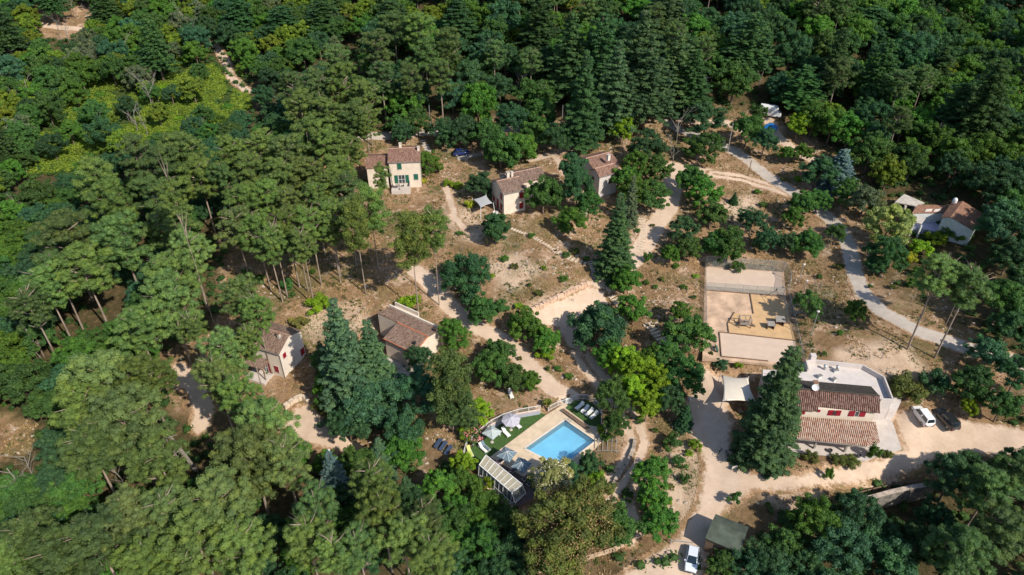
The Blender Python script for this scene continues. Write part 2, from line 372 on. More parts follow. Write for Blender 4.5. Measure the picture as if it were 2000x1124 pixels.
def sheet(name, mask, wear, bbox, mat, res=.3, off=.05, label=None, cat=None, kind='structure'):
    x = np.arange(bbox[0], bbox[2], res); y = np.arange(bbox[1], bbox[3], res)
    X, Y = np.meshgrid(x, y); cx = X[:-1, :-1]+res/2; cy = Y[:-1, :-1]+res/2
    m = mask(cx+(vnoise(cx, cy, 1.1, 31)-.5)*.5, cy+(vnoise(cx, cy, 1.1, 32)-.5)*.5)
    idx = -np.ones(X.shape, int); jj, ii = np.nonzero(m)
    for a, c in ((0, 0), (0, 1), (1, 0), (1, 1)): idx[jj+a, ii+c] = 0
    used = idx == 0; idx[used] = np.arange(used.sum()); vx = X[used]; vy = Y[used]
    q = np.stack([idx[jj, ii], idx[jj, ii+1], idx[jj+1, ii+1], idx[jj+1, ii]], -1)
    me = np_mesh(name, np.stack([vx, vy, hz(vx, vy)+off], -1), quads=q, mats=[mat], attrs={'wear': wear(vx, vy)}, smooth=True)
    return put(bpy.data.objects.new(name, me), None, label, cat, None, kind)
def bbox_of(P, r=0): return (min(p[0] for p in P)-r, min(p[1] for p in P)-r, max(p[0] for p in P)+r, max(p[1] for p in P)+r)
def ribbon(name, px, width, mat, twin=False, res=.3, off=.05, amp=1.0):
    P = GP(px); hw = width/2
    def wear(x, y):
        d = line_dist(x, y, P); wv = np.clip((hw+.5-d)/1.0, 0, 1)*(.72+.1*amp)
        if twin: wv = np.where(d < .38, .2, wv)
        return wv
    return sheet(name, lambda x, y: line_dist(x, y, P) < hw+.5, wear, bbox_of(P, hw+1.5), mat, res, off)
def area(name, px, mat, res=.3, off=.055, fade=1.2):
    P = GP(px)
    return sheet(name, lambda x, y: in_poly(x, y, P) | (line_dist(x, y, P, True) < .5), lambda x, y: np.clip((np.where(in_poly(x, y, P), 1, -1)*line_dist(x, y, P, True)+.5)/fade, 0, 1)*.85, bbox_of(P, 1.5), mat, res, off)
# ------------------------------------------------------------------ ground sheet
OPEN_PX = [(430,470),(560,400),(640,300),(830,235),(1080,225),(1130,235),(1300,225),(1420,225),(1500,215),(1620,290),(1700,380),(1790,400),(1720,480),(1760,560),(1900,640),
 (2000,730),(2000,905),(1830,935),(1700,960),(1480,1010),(1440,1060),(1340,1124),(1150,1124),(1180,1060),(1230,1000),(1180,900),(1000,1000),(850,960),(820,850),(700,900),(560,930),(480,860),(330,800),(300,700),(420,640)]
OPENW = GP(OPEN_PX)
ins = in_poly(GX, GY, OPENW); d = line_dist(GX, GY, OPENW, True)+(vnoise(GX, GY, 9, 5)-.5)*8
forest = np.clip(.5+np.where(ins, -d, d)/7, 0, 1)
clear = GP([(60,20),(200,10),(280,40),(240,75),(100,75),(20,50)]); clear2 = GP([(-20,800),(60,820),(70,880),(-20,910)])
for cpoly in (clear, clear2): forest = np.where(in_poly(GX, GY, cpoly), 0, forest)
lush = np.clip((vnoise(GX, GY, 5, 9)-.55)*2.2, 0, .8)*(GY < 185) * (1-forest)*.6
FERN = GP([(60,210),(200,150),(330,110),(470,130),(490,210),(390,290),(400,330),(230,330),(60,340),(-20,320)])
fd = np.where(in_poly(GX, GY, FERN), 1.0, 0); lush = np.maximum(lush, fd)
BANK = [GP(q) for q in ([(1040,600),(1140,560),(1150,575),(1060,612),(1045,612)], [(1230,480),(1260,420),(1290,395),(1300,440),(1260,500),(1235,520)], [(1640,690),(1740,670),(1800,720),(1700,745),(1640,715)],
  [(960,520),(1010,500),(1050,530),(1000,560)], [(870,405),(930,415),(935,470),(890,460)], [(1320,890),(1350,880),(1362,980),(1340,1020),(1300,1010)], [(1405,400),(1470,385),(1480,400),(1430,430)], [(1195,960),(1240,900),(1260,930),(1220,1000)],
  [(1030,255),(1130,240),(1150,290),(1080,300)], [(600,600),(700,600),(720,640),(660,660),(600,650)], [(1560,1000),(1500,960),(1580,965)], [(1280,60),(1281,60),(1281,61)])]
bare = np.zeros(GX.shape)
for q in BANK: bare = np.maximum(bare, np.where(in_poly(GX, GY, q), 1, np.clip(1-line_dist(GX, GY, q, True)/2.0, 0, 1)))
bare = np.clip(bare*.9*(.35+vnoise(GX, GY, 3, 12)*1.1), 0, 1)
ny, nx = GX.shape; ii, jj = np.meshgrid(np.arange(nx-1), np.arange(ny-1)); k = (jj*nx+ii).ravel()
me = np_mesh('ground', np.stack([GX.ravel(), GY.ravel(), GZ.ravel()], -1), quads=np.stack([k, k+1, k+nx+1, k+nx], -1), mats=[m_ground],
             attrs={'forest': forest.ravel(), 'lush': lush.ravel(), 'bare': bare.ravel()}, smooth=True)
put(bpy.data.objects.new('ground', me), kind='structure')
# ------------------------------------------------------------------ roads, tracks, paths
ribbon('asphalt_road', [(2090,738),(2000,711),(1900,684),(1800,651),(1722,610),(1688,576),(1668,530),(1658,480),(1634,440),(1592,405),(1545,374),(1500,345),(1455,309),(1424,292),(1380,272),(1330,256),(1300,238)], 2.9, m_asphalt, res=.25, off=.07, amp=2.2)
ribbon('upper_road', [(690,268),(760,266),(850,257),(960,252),(1030,256)], 3.2, m_asphalt, off=.07, amp=2)
ribbon('sandy_track', [(1548,380),(1500,364),(1450,349),(1395,341)], 3.0, m_dirt, twin=True, off=.06)
ribbon('sandy_track', [(1395,341),(1315,328),(1313,372),(1305,410),(1280,440),(1262,475),(1240,505),(1215,530),(1170,563),(1130,592),(1100,615)], 4.2, m_dirt, off=.05)
area('sandy_turning_area', [(1030,610),(1100,585),(1150,560),(1180,570),(1190,600),(1150,612),(1128,632),(1140,690),(1110,680),(1090,640),(1045,635)], m_dirt, off=.075)
ribbon('sandy_track', [(1100,640),(1122,670),(1145,710),(1175,748),(1205,780),(1232,820),(1247,862),(1232,905),(1200,945),(1172,985),(1150,1020)], 3.3, m_dirt, twin=True, off=.06)
ribbon('sandy_path', [(1200,950),(1230,985),(1240,1020),(1232,1060)], 1.5, m_dirt, off=.055)
ribbon('sandy_path', [(812,530),(845,560),(880,600),(920,635),(975,662),(1010,690),(1045,728),(1080,760),(1112,778)], 3.4, m_dirt, off=.06)
ribbon('sandy_path', [(870,360),(882,400),(888,425),(905,445)], 1.4, m_dirt, off=.06)
ribbon('sandy_path', [(1140,262),(1115,285),(1085,300),(1040,312)], 2.6, m_dirt, off=.06)
ribbon('sandy_path', [(1460,262),(1420,240),(1330,236)], 2.2, m_dirt, off=.06)
ribbon('sandy_path', [(1500,235),(1520,270),(1560,300),(1600,322)], 2.6, m_dirt, off=.06)
ribbon('sandy_path', [(415,82),(440,118),(450,150),(485,180)], 2.2, m_dirt, off=.06)
ribbon('sandy_path', [(40,38),(120,55),(280,62),(290,68)], 2.4, m_dirt, off=.06)
ribbon('sandy_path', [(350,725),(385,760),(400,800),(392,830)], 3.0, m_dirt, off=.06)
ribbon('sandy_path', [(1080,300),(1100,330),(1150,400),(1130,440)], 1.6, m_dirt, off=.06)
area('gravel_drive', [(545,852),(575,800),(612,785),(636,828),(680,850),(730,885),(705,892),(640,876)], m_dirt, off=.07)
area('sandy_drive', [(1190,1140),(1255,1095),(1320,1052),(1362,985),(1374,905),(1348,850),(1340,785),(1362,745),(1375,718),(1440,735),(1425,800),(1430,905),(1470,925),(1560,928),(1650,905),(1725,893),(1768,872),(1752,840),(1745,806),(1790,798),(1870,815),(2060,850),(2060,905),(1900,886),(1838,893),(1780,925),(1700,945),(1620,950),(1540,962),(1470,960),(1420,995),(1395,1030),(1382,1070),(1372,1140)], m_dirt, res=.3, off=.065, fade=1.6)
# ------------------------------------------------------------------ buildings
def Wp(u, v, z): return pxy(u, v, z)
def roof(name, panels, mat, parent, th=.14, label=None):
    V = []; F = []; UV = []
    for P in panels:
        P = [Vector(p) for p in P]; e = (P[1]-P[0]).normalized(); nn = (P[1]-P[0]).cross(P[-1]-P[0]).normalized()
        if nn.z < 0: P = P[::-1]; nn = -nn
        e = (P[1]-P[0]).normalized() if abs((P[1]-P[0]).z) < abs((P[2]-P[1]).z) else (P[2]-P[1]).normalized()
        f = nn.cross(e); o = len(V); n = len(P)
        V += [tuple(p) for p in P]+[tuple(p-Vector((0, 0, th))) for p in P]
        fs = [tuple(range(o, o+n)), tuple(range(o+2*n-1, o+n-1, -1))]+[(o+n+i, o+n+(i+1) % n, o+(i+1) % n, o+i) for i in range(n)]
        F += fs
        for fa in fs:
            for vi in fa: q = Vector(V[vi])-P[0]; UV.append((q.dot(e), q.dot(f)))
    me = bpy.data.meshes.new(name); me.from_pydata(V, [], F); me.materials.append(mat)
    uv = me.uv_layers.new(name='uv')
    for i, t in enumerate(UV): uv.data[i].uv = t
    return put(bpy.data.objects.new(name, me), parent, label)
def obox(mb, P, t, n, t0, t1, n0, n1, z0, z1):
    P = Vector(P); t = Vector(t).normalized(); n = Vector(n).normalized(); Z = Vector((0, 0, 1))
    q = lambda a, b, z: P+t*a+n*b+Z*z
    return mb.hexa([q(t0, n0, z0), q(t1, n0, z0), q(t1, n1, z0), q(t0, n1, z0)], [q(t0, n0, z1), q(t1, n0, z1), q(t1, n1, z1), q(t0, n1, z1)])
def opening(parent, P, t, n, w, h, shut='closed', mat=m_red, kind='window'):
    """P bottom centre on the wall face, t along wall, n outward"""
    mb = MB()
    for a, b_ in ((-w/2-.07, -w/2), (w/2, w/2+.07)): obox(mb, P, t, n, a, b_, -.02, .06, 0, h)
    obox(mb, P, t, n, -w/2-.07, w/2+.07, -.02, .06, h, h+.08); obox(mb, P, t, n, -w/2-.12, w/2+.12, -.02, .12, -.08, 0)
    fr = mb.build(kind, m_terrace, parent)
    mb = MB(); obox(mb, P, t, n, -w/2, w/2, -.02, .02, 0, h); mb.build('pane', m_glass, fr)
    if shut != 'closed':
        mb = MB()
        for a in (-w/2+.04, 0, w/2-.04): obox(mb, P, t, n, a-.035, a+.035, .021, .05, 0, h)
        obox(mb, P, t, n, -w/2, w/2, .021, .045, h*.45, h*.45+.06); mb.build('casement', m_white, fr)
    for s in (-1, 1):
        mb = MB()
        if shut == 'closed': obox(mb, P, t, n, (0.005 if s > 0 else -w/2), (w/2 if s > 0 else -.005), .062, .10, 0, h)
        else:
            x0 = w/2+.09; x1 = x0+w/2*1.05; obox(mb, P, t, n, *( (x0, x1) if s > 0 else (-x1, -x0)), .03, .075, 0, h)
        for z in (h*.2, h*.8): obox(mb, P, t, n, *(((.02, w/2-.02) if s > 0 else (-w/2+.02, -.02)) if shut == 'closed' else ((x0+.02, x1-.02) if s > 0 else (-x1+.02, -x0-.02))), .095 if shut == 'closed' else .07, .12 if shut == 'closed' else .095, z, z+.07)
        mb.build('shutter', mat, fr)
def chimney(parent, x, y, z0, z1, w=.5, mat=m_pale):
    mb = MB(); mb.box(x-w/2, x+w/2, y-w/2, y+w/2, z0, z1)
    c = mb.build('chimney', mat, parent)
    mb = MB(); mb.box(x-w/2-.06, x+w/2+.06, y-w/2-.06, y+w/2+.06, z1+.12, z1+.2)
    for a in (-1, 1):
        for b_ in (-1, 1): mb.box(x+a*w*.38-.04, x+a*w*.38+.04, y+b_*w*.38-.04, y+b_*w*.38+.04, z1, z1+.12)
    mb.build('cap', m_tile_flat if mat is not m_pale else m_concrete, c)
class House:
    def __init__(s, name, label, a, b, c, zg, ze, cat='house', left_c=True, existing=None, yaw=None):
        A = pxy(*a, ze); B = pxy(*b, ze); s.yaw = math.atan2(B.y-A.y, B.x-A.x); s.L = (B-A).length
        s.ze = ze-zg; s.zg = zg
        R = Matrix.Rotation(-s.yaw, 3, 'Z'); s.org = Vector((A.x, A.y, zg)); s.R = R
        if isinstance(c, (int, float)): s.W = c
        else: q = R@(pxy(*c, ze)-A); s.W = q.y
        s.t = existing or thing(name, s.org, label, cat, rz=s.yaw)
        s.base = existing is not None
    def body(s, wallmat, roofmat, rise=1.3, ridge=.5, oh=.22, x0=None, x1=None, ridge_y=False, th=.14):
        x0 = oh if x0 is None else x0; x1 = s.L-oh if x1 is None else x1; y0, y1 = oh, s.W-oh; ze = s.ze-.1
        mb = MB(); zr = s.ze+rise; L, W = s.L, s.W
        ry = W*ridge; zrw = zr-.16
        g = lambda x: [(x, y0, -1.2), (x, y1, -1.2), (x, y1, ze+.0), (x, ry, zrw), (x, y0, ze)]
        n = 5; V = g(x0)+g(x1)
        mb.add(V, [tuple(range(n))[::-1], tuple(range(n, 2*n))]+[(i, (i+1) % n, (i+1) % n+n, i+n) for i in range(n)])
        wl = mb.build('wall', wallmat, s.t)
        roof('roof', [[(0, 0, s.ze), (L, 0, s.ze), (L, ry-.004, zr), (0, ry-.004, zr)], [(L, W, s.ze), (0, W, s.ze), (0, ry+.004, zr), (L, ry+.004, zr)]], roofmat, s.t, th)
        mb = MB(); mb.tube([(0, ry, zr+.02), (L, ry, zr+.02)], .11, 6); mb.build('ridge_tiles', roofmat_ridge, s.t)
        mb = MB(); mb.tube([(0, -.07, s.ze-.1), (L, -.07, s.ze-.1)], .07, 6); mb.tube([(L-.1, -.05, s.ze-.15), (L-.1, .12, s.ze-.5), (L-.1, .14, 0)], .045, 6)
        mb.build('gutter', m_gutter, s.t)
        return s
roofmat_ridge = plain('ridge_tile', (.42, .26, .19), .9, .25, 3)
# green shuttered house
H1 = House('house', 'two storey pale house with green shutters and red-brown tiled roof', (757,318), (821.5,315.5), 8.2, 7.9, 14.5)
H1.body(m_cream, m_tile_red, rise=1.45, ridge=.5)
opening(H1.t, (2.5, .22, H1.ze-1.85), (1,0,0), (0,-1,0), .95, 1.4, mat=m_green)
opening(H1.t, (2.75, .22, 1.25), (1,0,0), (0,-1,0), 1.5, 2.0, 'open', m_green, 'door')
opening(H1.t, (6.0, .22, 2.0), (1,0,0), (0,-1,0), .95, 1.4, mat=m_green)
chimney(H1.t, 2.8, H1.W*.56, H1.ze+1.0, H1.ze+2.3, .55); chimney(H1.t, 6.9, H1.W*.4, H1.ze+.9, H1.ze+1.9, .5)
H1b = House('house', None, (714,329.5), (755.5,328.5), 7.2, 7.9, 13.2, existing=H1.t)
q = Matrix.Rotation(-H1.yaw, 3, 'Z')@(H1b.org-H1.org)
sub = [q.x, q.x+H1b.L-.03, q.y+.05]; ze1 = H1b.ze
mb = MB(); g = lambda x: [(x, sub[2]+.2, -1.2), (x, sub[2]+7, -1.2), (x, sub[2]+7, ze1-.1), (x, sub[2]+3.6, ze1+1.1), (x, sub[2]+.2, ze1-.1)]
mb.add(g(sub[0]+.2)+g(sub[1]), [(4,3,2,1,0), (5,6,7,8,9)]+[(i, (i+1) % 5, (i+1) % 5+5, i+5) for i in range(5)]); mb.build('wing_wall', m_cream, H1.t)
roof('wing_roof', [[(sub[0], sub[2], ze1), (sub[1], sub[2], ze1), (sub[1], sub[2]+3.6, ze1+1.3), (sub[0], sub[2]+3.6, ze1+1.3)], [(sub[1], sub[2]+7.2, ze1), (sub[0], sub[2]+7.2, ze1), (sub[0], sub[2]+3.61, ze1+1.3), (sub[1], sub[2]+3.61, ze1+1.3)]], m_tile_red, H1.t)
for zz, hh in ((ze1-2.0, 1.5), (.9, 1.35)): opening(H1.t, (sub[0]+3.6, sub[2]+.2, zz), (1,0,0), (0,-1,0), .85, hh, mat=m_green)
mb = MB(); mb.box(.4, 4.6, -2.6, .2, -1, .9); mb.build('terrace', m_terrace, H1.t)
mb = MB(); mb.box(2.4, 4.6, -2.6, -2.5, .9, 1.75); mb.box(4.5, 4.6, -2.5, .2, .9, 1.75); mb.build('parapet', m_terrace, H1.t)
mb = MB(); mb.tube([(.55, -.05, 5.2), (.55, .1, 0)], .04, 6); mb.build('downpipe', m_gutter, H1.t)
# red shuttered house
H2 = House('house', 'tall cream house with red shutters and a grey shade sail at its gable', (983,380), (1028.5,370), (951.6,353.5), 7.9, 13.1)
H2.body(m_cream, m_tile_old, rise=1.35, ridge=.52)
opening(H2.t, (H2.L*.79, .22, 3.2), (1,0,0), (0,-1,0), .9, 1.4); opening(H2.t, (H2.L*.79, .22, .7), (1,0,0), (0,-1,0), .9, 1.4)
for y, z, h, k in ((1.5, 3.2, 1.4, 'window'), (1.5, .6, 1.5, 'window'), (3.4, .1, 2.2, 'door'), (5.4, .9, 1.1, 'window')):
    opening(H2.t, (.22, y, z), (0,1,0), (-1,0,0), .9, h, kind=k)
def block(H, name, x0, x1, y0, y1, ze, rise, wallm, roofm, ridge_frac=.5, zb=-1.2):
    mb = MB(); ry = y0+(y1-y0)*ridge_frac; oh = .2
    g = lambda x: [(x, y0+oh, zb), (x, y1-oh, zb), (x, y1-oh, ze-.1), (x, ry, ze+rise-.16), (x, y0+oh, ze-.1)]
    mb.add(g(x0+oh)+g(x1-oh), [(4,3,2,1,0), (5,6,7,8,9)]+[(i, (i+1) % 5, (i+1) % 5+5, i+5) for i in range(5)]); mb.build('wing_wall', wallm, H.t)
    roof('wing_roof', [[(x0, y0, ze), (x1, y0, ze), (x1, ry, ze+rise), (x0, ry, ze+rise)], [(x1, y1, ze), (x0, y1, ze), (x0, ry+.01, ze+rise), (x1, ry+.01, ze+rise)]], roofm, H.t)
    mb = MB(); mb.tube([(x0, ry, ze+rise+.02), (x1, ry, ze+rise+.02)], .1, 6); mb.build('ridge_tiles', roofmat_ridge, H.t)
block(H2, 'wing', H2.L*.55, H2.L+6.6, 3.6, 9.6, H2.ze-.35, 1.2, m_cream, m_tile_old)
chimney(H2.t, H2.L*.62, H2.W*.75, H2.ze+.6, H2.ze+1.9, .6); chimney(H2.t, H2.L*.80, H2.W*.75, H2.ze+.6, H2.ze+1.8, .45)
# house behind trees
H3 = House('house', 'pale house with red tiled roof half hidden behind a tall fir', (1171,346.5), (1209,336), (1152,332), 8.3, 13.8)
H3.body(m_whitewall, m_tile_red, rise=1.2, ridge=.5)
block(H3, 'wing', .8, H3.L+2.5, H3.W-.6, H3.W+6.2, H3.ze+.1, 1.3, m_whitewall, m_tile_red)
opening(H3.t, (H3.L*.6, .22, 3.1), (1,0,0), (0,-1,0), .9, 1.3, mat=m_dark); opening(H3.t, (.22, 2.6, 3.0), (0,1,0), (-1,0,0), .9, 1.4, mat=m_dark)
chimney(H3.t, H3.L*.9, H3.W*.9, H3.ze+1.4, H3.ze+2.6, .6)
# lower left house with red shutters, gable towards the right
H4 = House('house', 'small cream house with red shutters under overhanging pines', (480,673), (544.7,692.2), 7.2, 2.4, 8.0)
q = H4.R@(pxy(598.3, 648, 8.0)-Vector((H4.org.x, H4.org.y, 8.0))); H4.W = q.y
H4.body(m_pale, m_tile_old, rise=1.5, ridge=.5)
opening(H4.t, (H4.L-.22, H4.W*.2, 3.7), (0,1,0), (1,0,0), .75, 1.0); opening(H4.t, (H4.L-.22, H4.W*.86, .8), (0,1,0), (1,0,0), 1.0, 1.4)
opening(H4.t, (H4.L-1.5, .22, .9), (1,0,0), (0,-1,0), .8, 1.35); opening(H4.t, (H4.L-3.9, .22, .2), (1,0,0), (0,-1,0), 1.1, 2.1, 'open', m_red, 'door'); opening(H4.t, (H4.L-6.3, .22, .9), (1,0,0), (0,-1,0), .8, 1.35)
roof('porch_roof', [[(H4.L-6.6, -1.7, 2.7), (H4.L-2.6, -1.7, 2.7), (H4.L-2.6, .2, 3.3), (H4.L-6.6, .2, 3.3)]], m_tile_old, H4.t)
for x in (H4.L-6.4, H4.L-2.8): mb = MB(); mb.box(x-.07, x+.07, -1.6, -1.46, 0, 2.56); mb.build('porch_post', m_wood, H4.t)
mb = MB(); mb.box(H4.L-6.6, H4.L-2.4, -2.4, .2, -.9, .15); mb.build('terrace', m_terrace, H4.t)
chimney(H4.t, H4.L-1.5, H4.W*.38, H4.ze+.8, H4.ze+1.9, .45, m_concrete)
# centre house, broad old tile roof
H5 = House('house', 'low house with broad sun-bleached tile roof beside two tall firs', (748,662), (808.4,691), 5.6, 2.4, 6.6)
q = H5.R@(pxy(838, 660, 7.4)-Vector((H5.org.x, H5.org.y, 7.4))); yr = q.y
q = H5.R@(pxy(863, 644.5, 6.9)-Vector((H5.org.x, H5.org.y, 6.9))); yb = q.y
L5 = H5.L
mb = MB(); g = lambda x: [(x, .25, -1), (x, yb-.1, -1), (x, yb-.1, H5.ze-.15), (x, yr, H5.ze+.75), (x, .25, H5.ze-.15)]
V5 = [(x, yy, zz) for x in (-4.6, .2) for yy, zz in ((yr, -1), (yb-.1, -1), (yb-.1, H5.ze-.15), (yr, H5.ze+.75))]; mb.add(V5, [(3,2,1,0), (4,5,6,7)]+[(i, (i+1) % 4, (i+1) % 4+4, i+4) for i in range(4)])
mb.add(g(.2)+g(L5-.25), [(4,3,2,1,0), (5,6,7,8,9)]+[(i, (i+1) % 5, (i+1) % 5+5, i+5) for i in range(5)]); mb.build('wall', m_cream, H5.t)
roof('roof', [[(0, 0, H5.ze), (L5, 0, H5.ze), (L5, yr, H5.ze+.95), (0, yr, H5.ze+.95)], [(L5, yb, H5.ze+.15), (-4.8, yb, H5.ze+.15), (-4.8, yr+.01, H5.ze+.95), (L5, yr+.01, H5.ze+.95)]], m_tile_old, H5.t)
mb = MB(); mb.box(-5.0, L5+.3, yb, yb+.28, -1, H5.ze+.55); mb.box(-5.0, .6, yb+.28, yb+1.5, -.5, H5.ze-.6); mb.box(-5.0, .6, yb+1.5, yb+1.7, -.5, H5.ze+.2); mb.build('parapet', m_pale, H5.t)
mb = MB(); mb.tube([(0, yr, H5.ze+.98), (L5, yr, H5.ze+.98)], .11, 6); mb.tube([(L5-.05, 0, H5.ze+.02), (L5-.05, yr, H5.ze+.97)], .1, 6); mb.tube([(0, .03, H5.ze+.02), (L5, .03, H5.ze+.02)], .08, 6); mb.build('ridge_tiles', plain('orange_tile', (.50, .17, .08), .9, .25, 3), H5.t)
opening(H5.t, (L5-.25, 2.1, 1.2), (0,1,0), (1,0,0), .8, 1.1, mat=m_dark)
mb = MB(); mb.lathe([(.18, 0), (.18, .5), (.3, .52), (.3, .6)], 10, (L5-1.1, 1.6, H5.ze+.3)); mb.build('vent_pipe', m_dark, H5.t)
mb = MB(); mb.box(.1, L5-.3, -3.2, .25, -.8, .12); mb.build('terrace', m_concrete, H5.t)
# restaurant with terrace roof
zt = 4.75; O6 = Wp(1620, 860, .75); O6.z = .75
T6 = thing('restaurant_building', O6, 'long two storey building with mixed terracotta veranda roof and white flat terrace', 'building')
lc = lambda u, v, z: tuple(Wp(u, v, z)-O6)
zr, zf = 6.75, 5.45
roof('roof', [[lc(1490,796.5,zf), lc(1598,803.5,zf), lc(1598.5,761.5,zr), lc(1490,752.5,zr)], [lc(1598.8,793.5,zf+.22), lc(1719,806.7,zf+.22), lc(1718,773.6,zr), lc(1599,761.6,zr)]], m_tile_dark, T6)
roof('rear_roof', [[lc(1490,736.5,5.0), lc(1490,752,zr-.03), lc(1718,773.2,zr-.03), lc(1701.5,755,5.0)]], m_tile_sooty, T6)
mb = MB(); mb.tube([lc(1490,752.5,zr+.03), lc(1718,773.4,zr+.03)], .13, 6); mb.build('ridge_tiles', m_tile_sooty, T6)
mb = MB(); fw = [Wp(1490,797,zf), Wp(1716,806,zf), Wp(1716,773,zf), Wp(1490,752,zf)]
ins_ = lambda p, q, r: p+(q-p).normalized()*.3+(r-p).normalized()*.3
fwl = [ins_(fw[0], fw[1], fw[3])-O6, ins_(fw[1], fw[0], fw[2])-O6, Vector(lc(1712,772,zf)), Vector(lc(1490,750,zf))]
mb.prism([(p.x, p.y) for p in fwl], -.75+.75-1, zf-.75-.1); mb.build('wall', m_cream, T6)
vt = [lc(1490,809,4.05), lc(1710,824.5,4.05), lc(1718.5,864,3.35), lc(1693.5,871,3.35), lc(1490,849.5,3.35)]
roof('veranda_roof', [[vt[4], vt[3], vt[1], vt[0]], [vt[3], vt[2], vt[1]]], m_tile_new, T6)
mb = MB()
for u, v in ((1500,868.5), (1545,872), (1589.5,876), (1649,882.5), (1700,889)):
    mb.box(*[Wp(u, v, .9).x-O6.x+s for s in (-.14, .14)], *[Wp(u, v, .9).y-O6.y+s for s in (-.14, .14)], .1, 2.62)
for i, part in enumerate([mb]): pass
posts = mb
for kx in range(5):
    pm = MB(); pm.v = posts.v[kx*8:kx*8+8]; pm.f = [(3,2,1,0),(4,5,6,7),(0,1,5,4),(1,2,6,5),(2,3,7,6),(3,0,4,7)]; pm.build('post', m_woodgrey, T6)
mb = MB(); mb.bar(lc(1492,851,3.15), lc(1692,872.5,3.15), .16, .2); mb.build('beam', m_woodgrey, T6)
mb = MB(); mb.prism([lc(*q)[:2] for q in ((1480,878,.9),(1606,889,.9),(1690,900,.9),(1711,893,.9),(1761.6,877.5,.9),(1739,812,.9),(1480,812,.9))], -.9, .13); mb.build('floor_slab', m_terrace, T6)
TP = [(1490,752),(1490,722),(1577,727),(1573,712),(1592,711),(1683,721),(1724,744),(1741,788),(1718,787),(1703,757),(1549,742)]
TPl = [lc(u, v, zt) for u, v in TP]
mb = MB(); mb.prism([p[:2] for p in TPl], -1.5, zt-.75); mb.build('terrace', m_whitewall, T6)
mb = MB()
for i, j in ((2, 3), (3, 4), (4, 5), (5, 6), (6, 7), (7, 8)):
    a, b_ = Vector(TPl[i]), Vector(TPl[j]); a.z = b_.z = zt-.75+.45; mb.bar(a, b_, .22, .9)
mb.build('parapet', m_whitewall, T6)
mb = MB(); p = lc(1584,709,zt); mb.box(p[0]-.4, p[0]+.5, p[1]-.3, p[1]+.5, 2, zt+1.0); mb.build('pillar', m_whitewall, T6)
wx = lambda u, v, z: Vector(lc(u, v, z))
e1 = fwl[0]; e2 = fwl[1]; tdir = (e2-e1); Lf = tdir.length; tdir.normalize(); nd = Vector((tdir.y, -tdir.x, 0))
def leaf(fr_, w, h=1.15, z=3.36, tilt=0.0):
    P = e1+tdir*Lf*fr_+nd*.003; mb = MB(); P.z = 0
    obox(mb, (P.x, P.y, 0), tdir, nd, -w/2, w/2, .0, .06, z, z+h)
    for k in (.2, .75): obox(mb, (P.x, P.y, 0), tdir, nd, -w/2+.04, w/2-.04, .055, .085, z+h*k, z+h*k+.07)
    return mb.build('shutter', m_red, T6)
leaf(.345, 1.0); leaf(.605, .95); leaf(.665, .95); leaf(.79, .95); leaf(.885, .95); leaf(.49, .5, .5, 4.0)
for fr_ in (.635, .8375):
    P = e1+tdir*Lf*fr_+nd*.003; P.z = 0; mb = MB(); obox(mb, P, tdir, nd, -.34, .34, 0, .05, 3.36, 4.5); f_ = mb.build('window', m_whitewall, T6); mb = MB(); obox(mb, P, tdir, nd, -.26, .26, .051, .06, 3.42, 4.42); mb.build('pane', m_glass, f_)
chb = wx(1590,757,zr); chimney(T6, chb.x, chb.y, 5.2, 7.0, .7, m_cream)
mb = MB(); c0 = wx(1593,757,zr+.6); dn = Vector((-.3, -.8, .5)).normalized(); ax = dn.cross(Vector((0, 0, 1))).normalized(); ay = dn.cross(ax)
V = [tuple(c0)]; n = 14
for r_, dd in ((.3, .03), (.55, .12)): V += [tuple(c0+dn*dd+ax*math.cos(t*2*math.pi/n)*r_+ay*math.sin(t*2*math.pi/n)*r_) for t in range(n)]
F = [(0, 1+(t+1) % n, 1+t) for t in range(n)]+[(1+t, 1+(t+1) % n, 1+n+(t+1) % n, 1+n+t) for t in range(n)]
mb.add(V, F); mb.bar(c0-Vector((0, 0, .8)), c0, .06); mb.bar(c0, c0+dn*.5, .03); mb.build('satellite_dish', m_white, T6)
p1 = wx(1736,772,3.2); mb = MB(); mb.prism([lc(*q)[:2] for q in ((1738,771,3.2),(1761,782,3.2),(1754,798,3.2),(1737,799,3.2))], -1.5, 2.5); mb.build('annex', m_whitewall, T6)
for (u, v, hh) in ((1610,722,.8),(1634,724,.9)):
    p = wx(u, v, zt); mb = MB(); mb.lathe([(.22, 0), (.22, hh), (.34, hh+.05), (.1, hh+.25)], 10, (p.x, p.y, zt-.75)); mb.build('vent_cowl', m_chain, T6)
# stairs from the court level to the terrace
st = thing('staircase', G(1540, 716), 'flight of pale steps beside the white flat roof terrace', 'stairs')
sa = Wp(1579,716,4.4)-st.location; sb = Wp(1536,713,3.9)-st.location
for i in range(8):
    f = i/7; c = sa.lerp(sb, f); mb = MB(); mb.box(c.x-.16, c.x+.16, c.y-.9, c.y+.9, c.z-.6, c.z-.0); mb.build('step', m_whitewall, st)
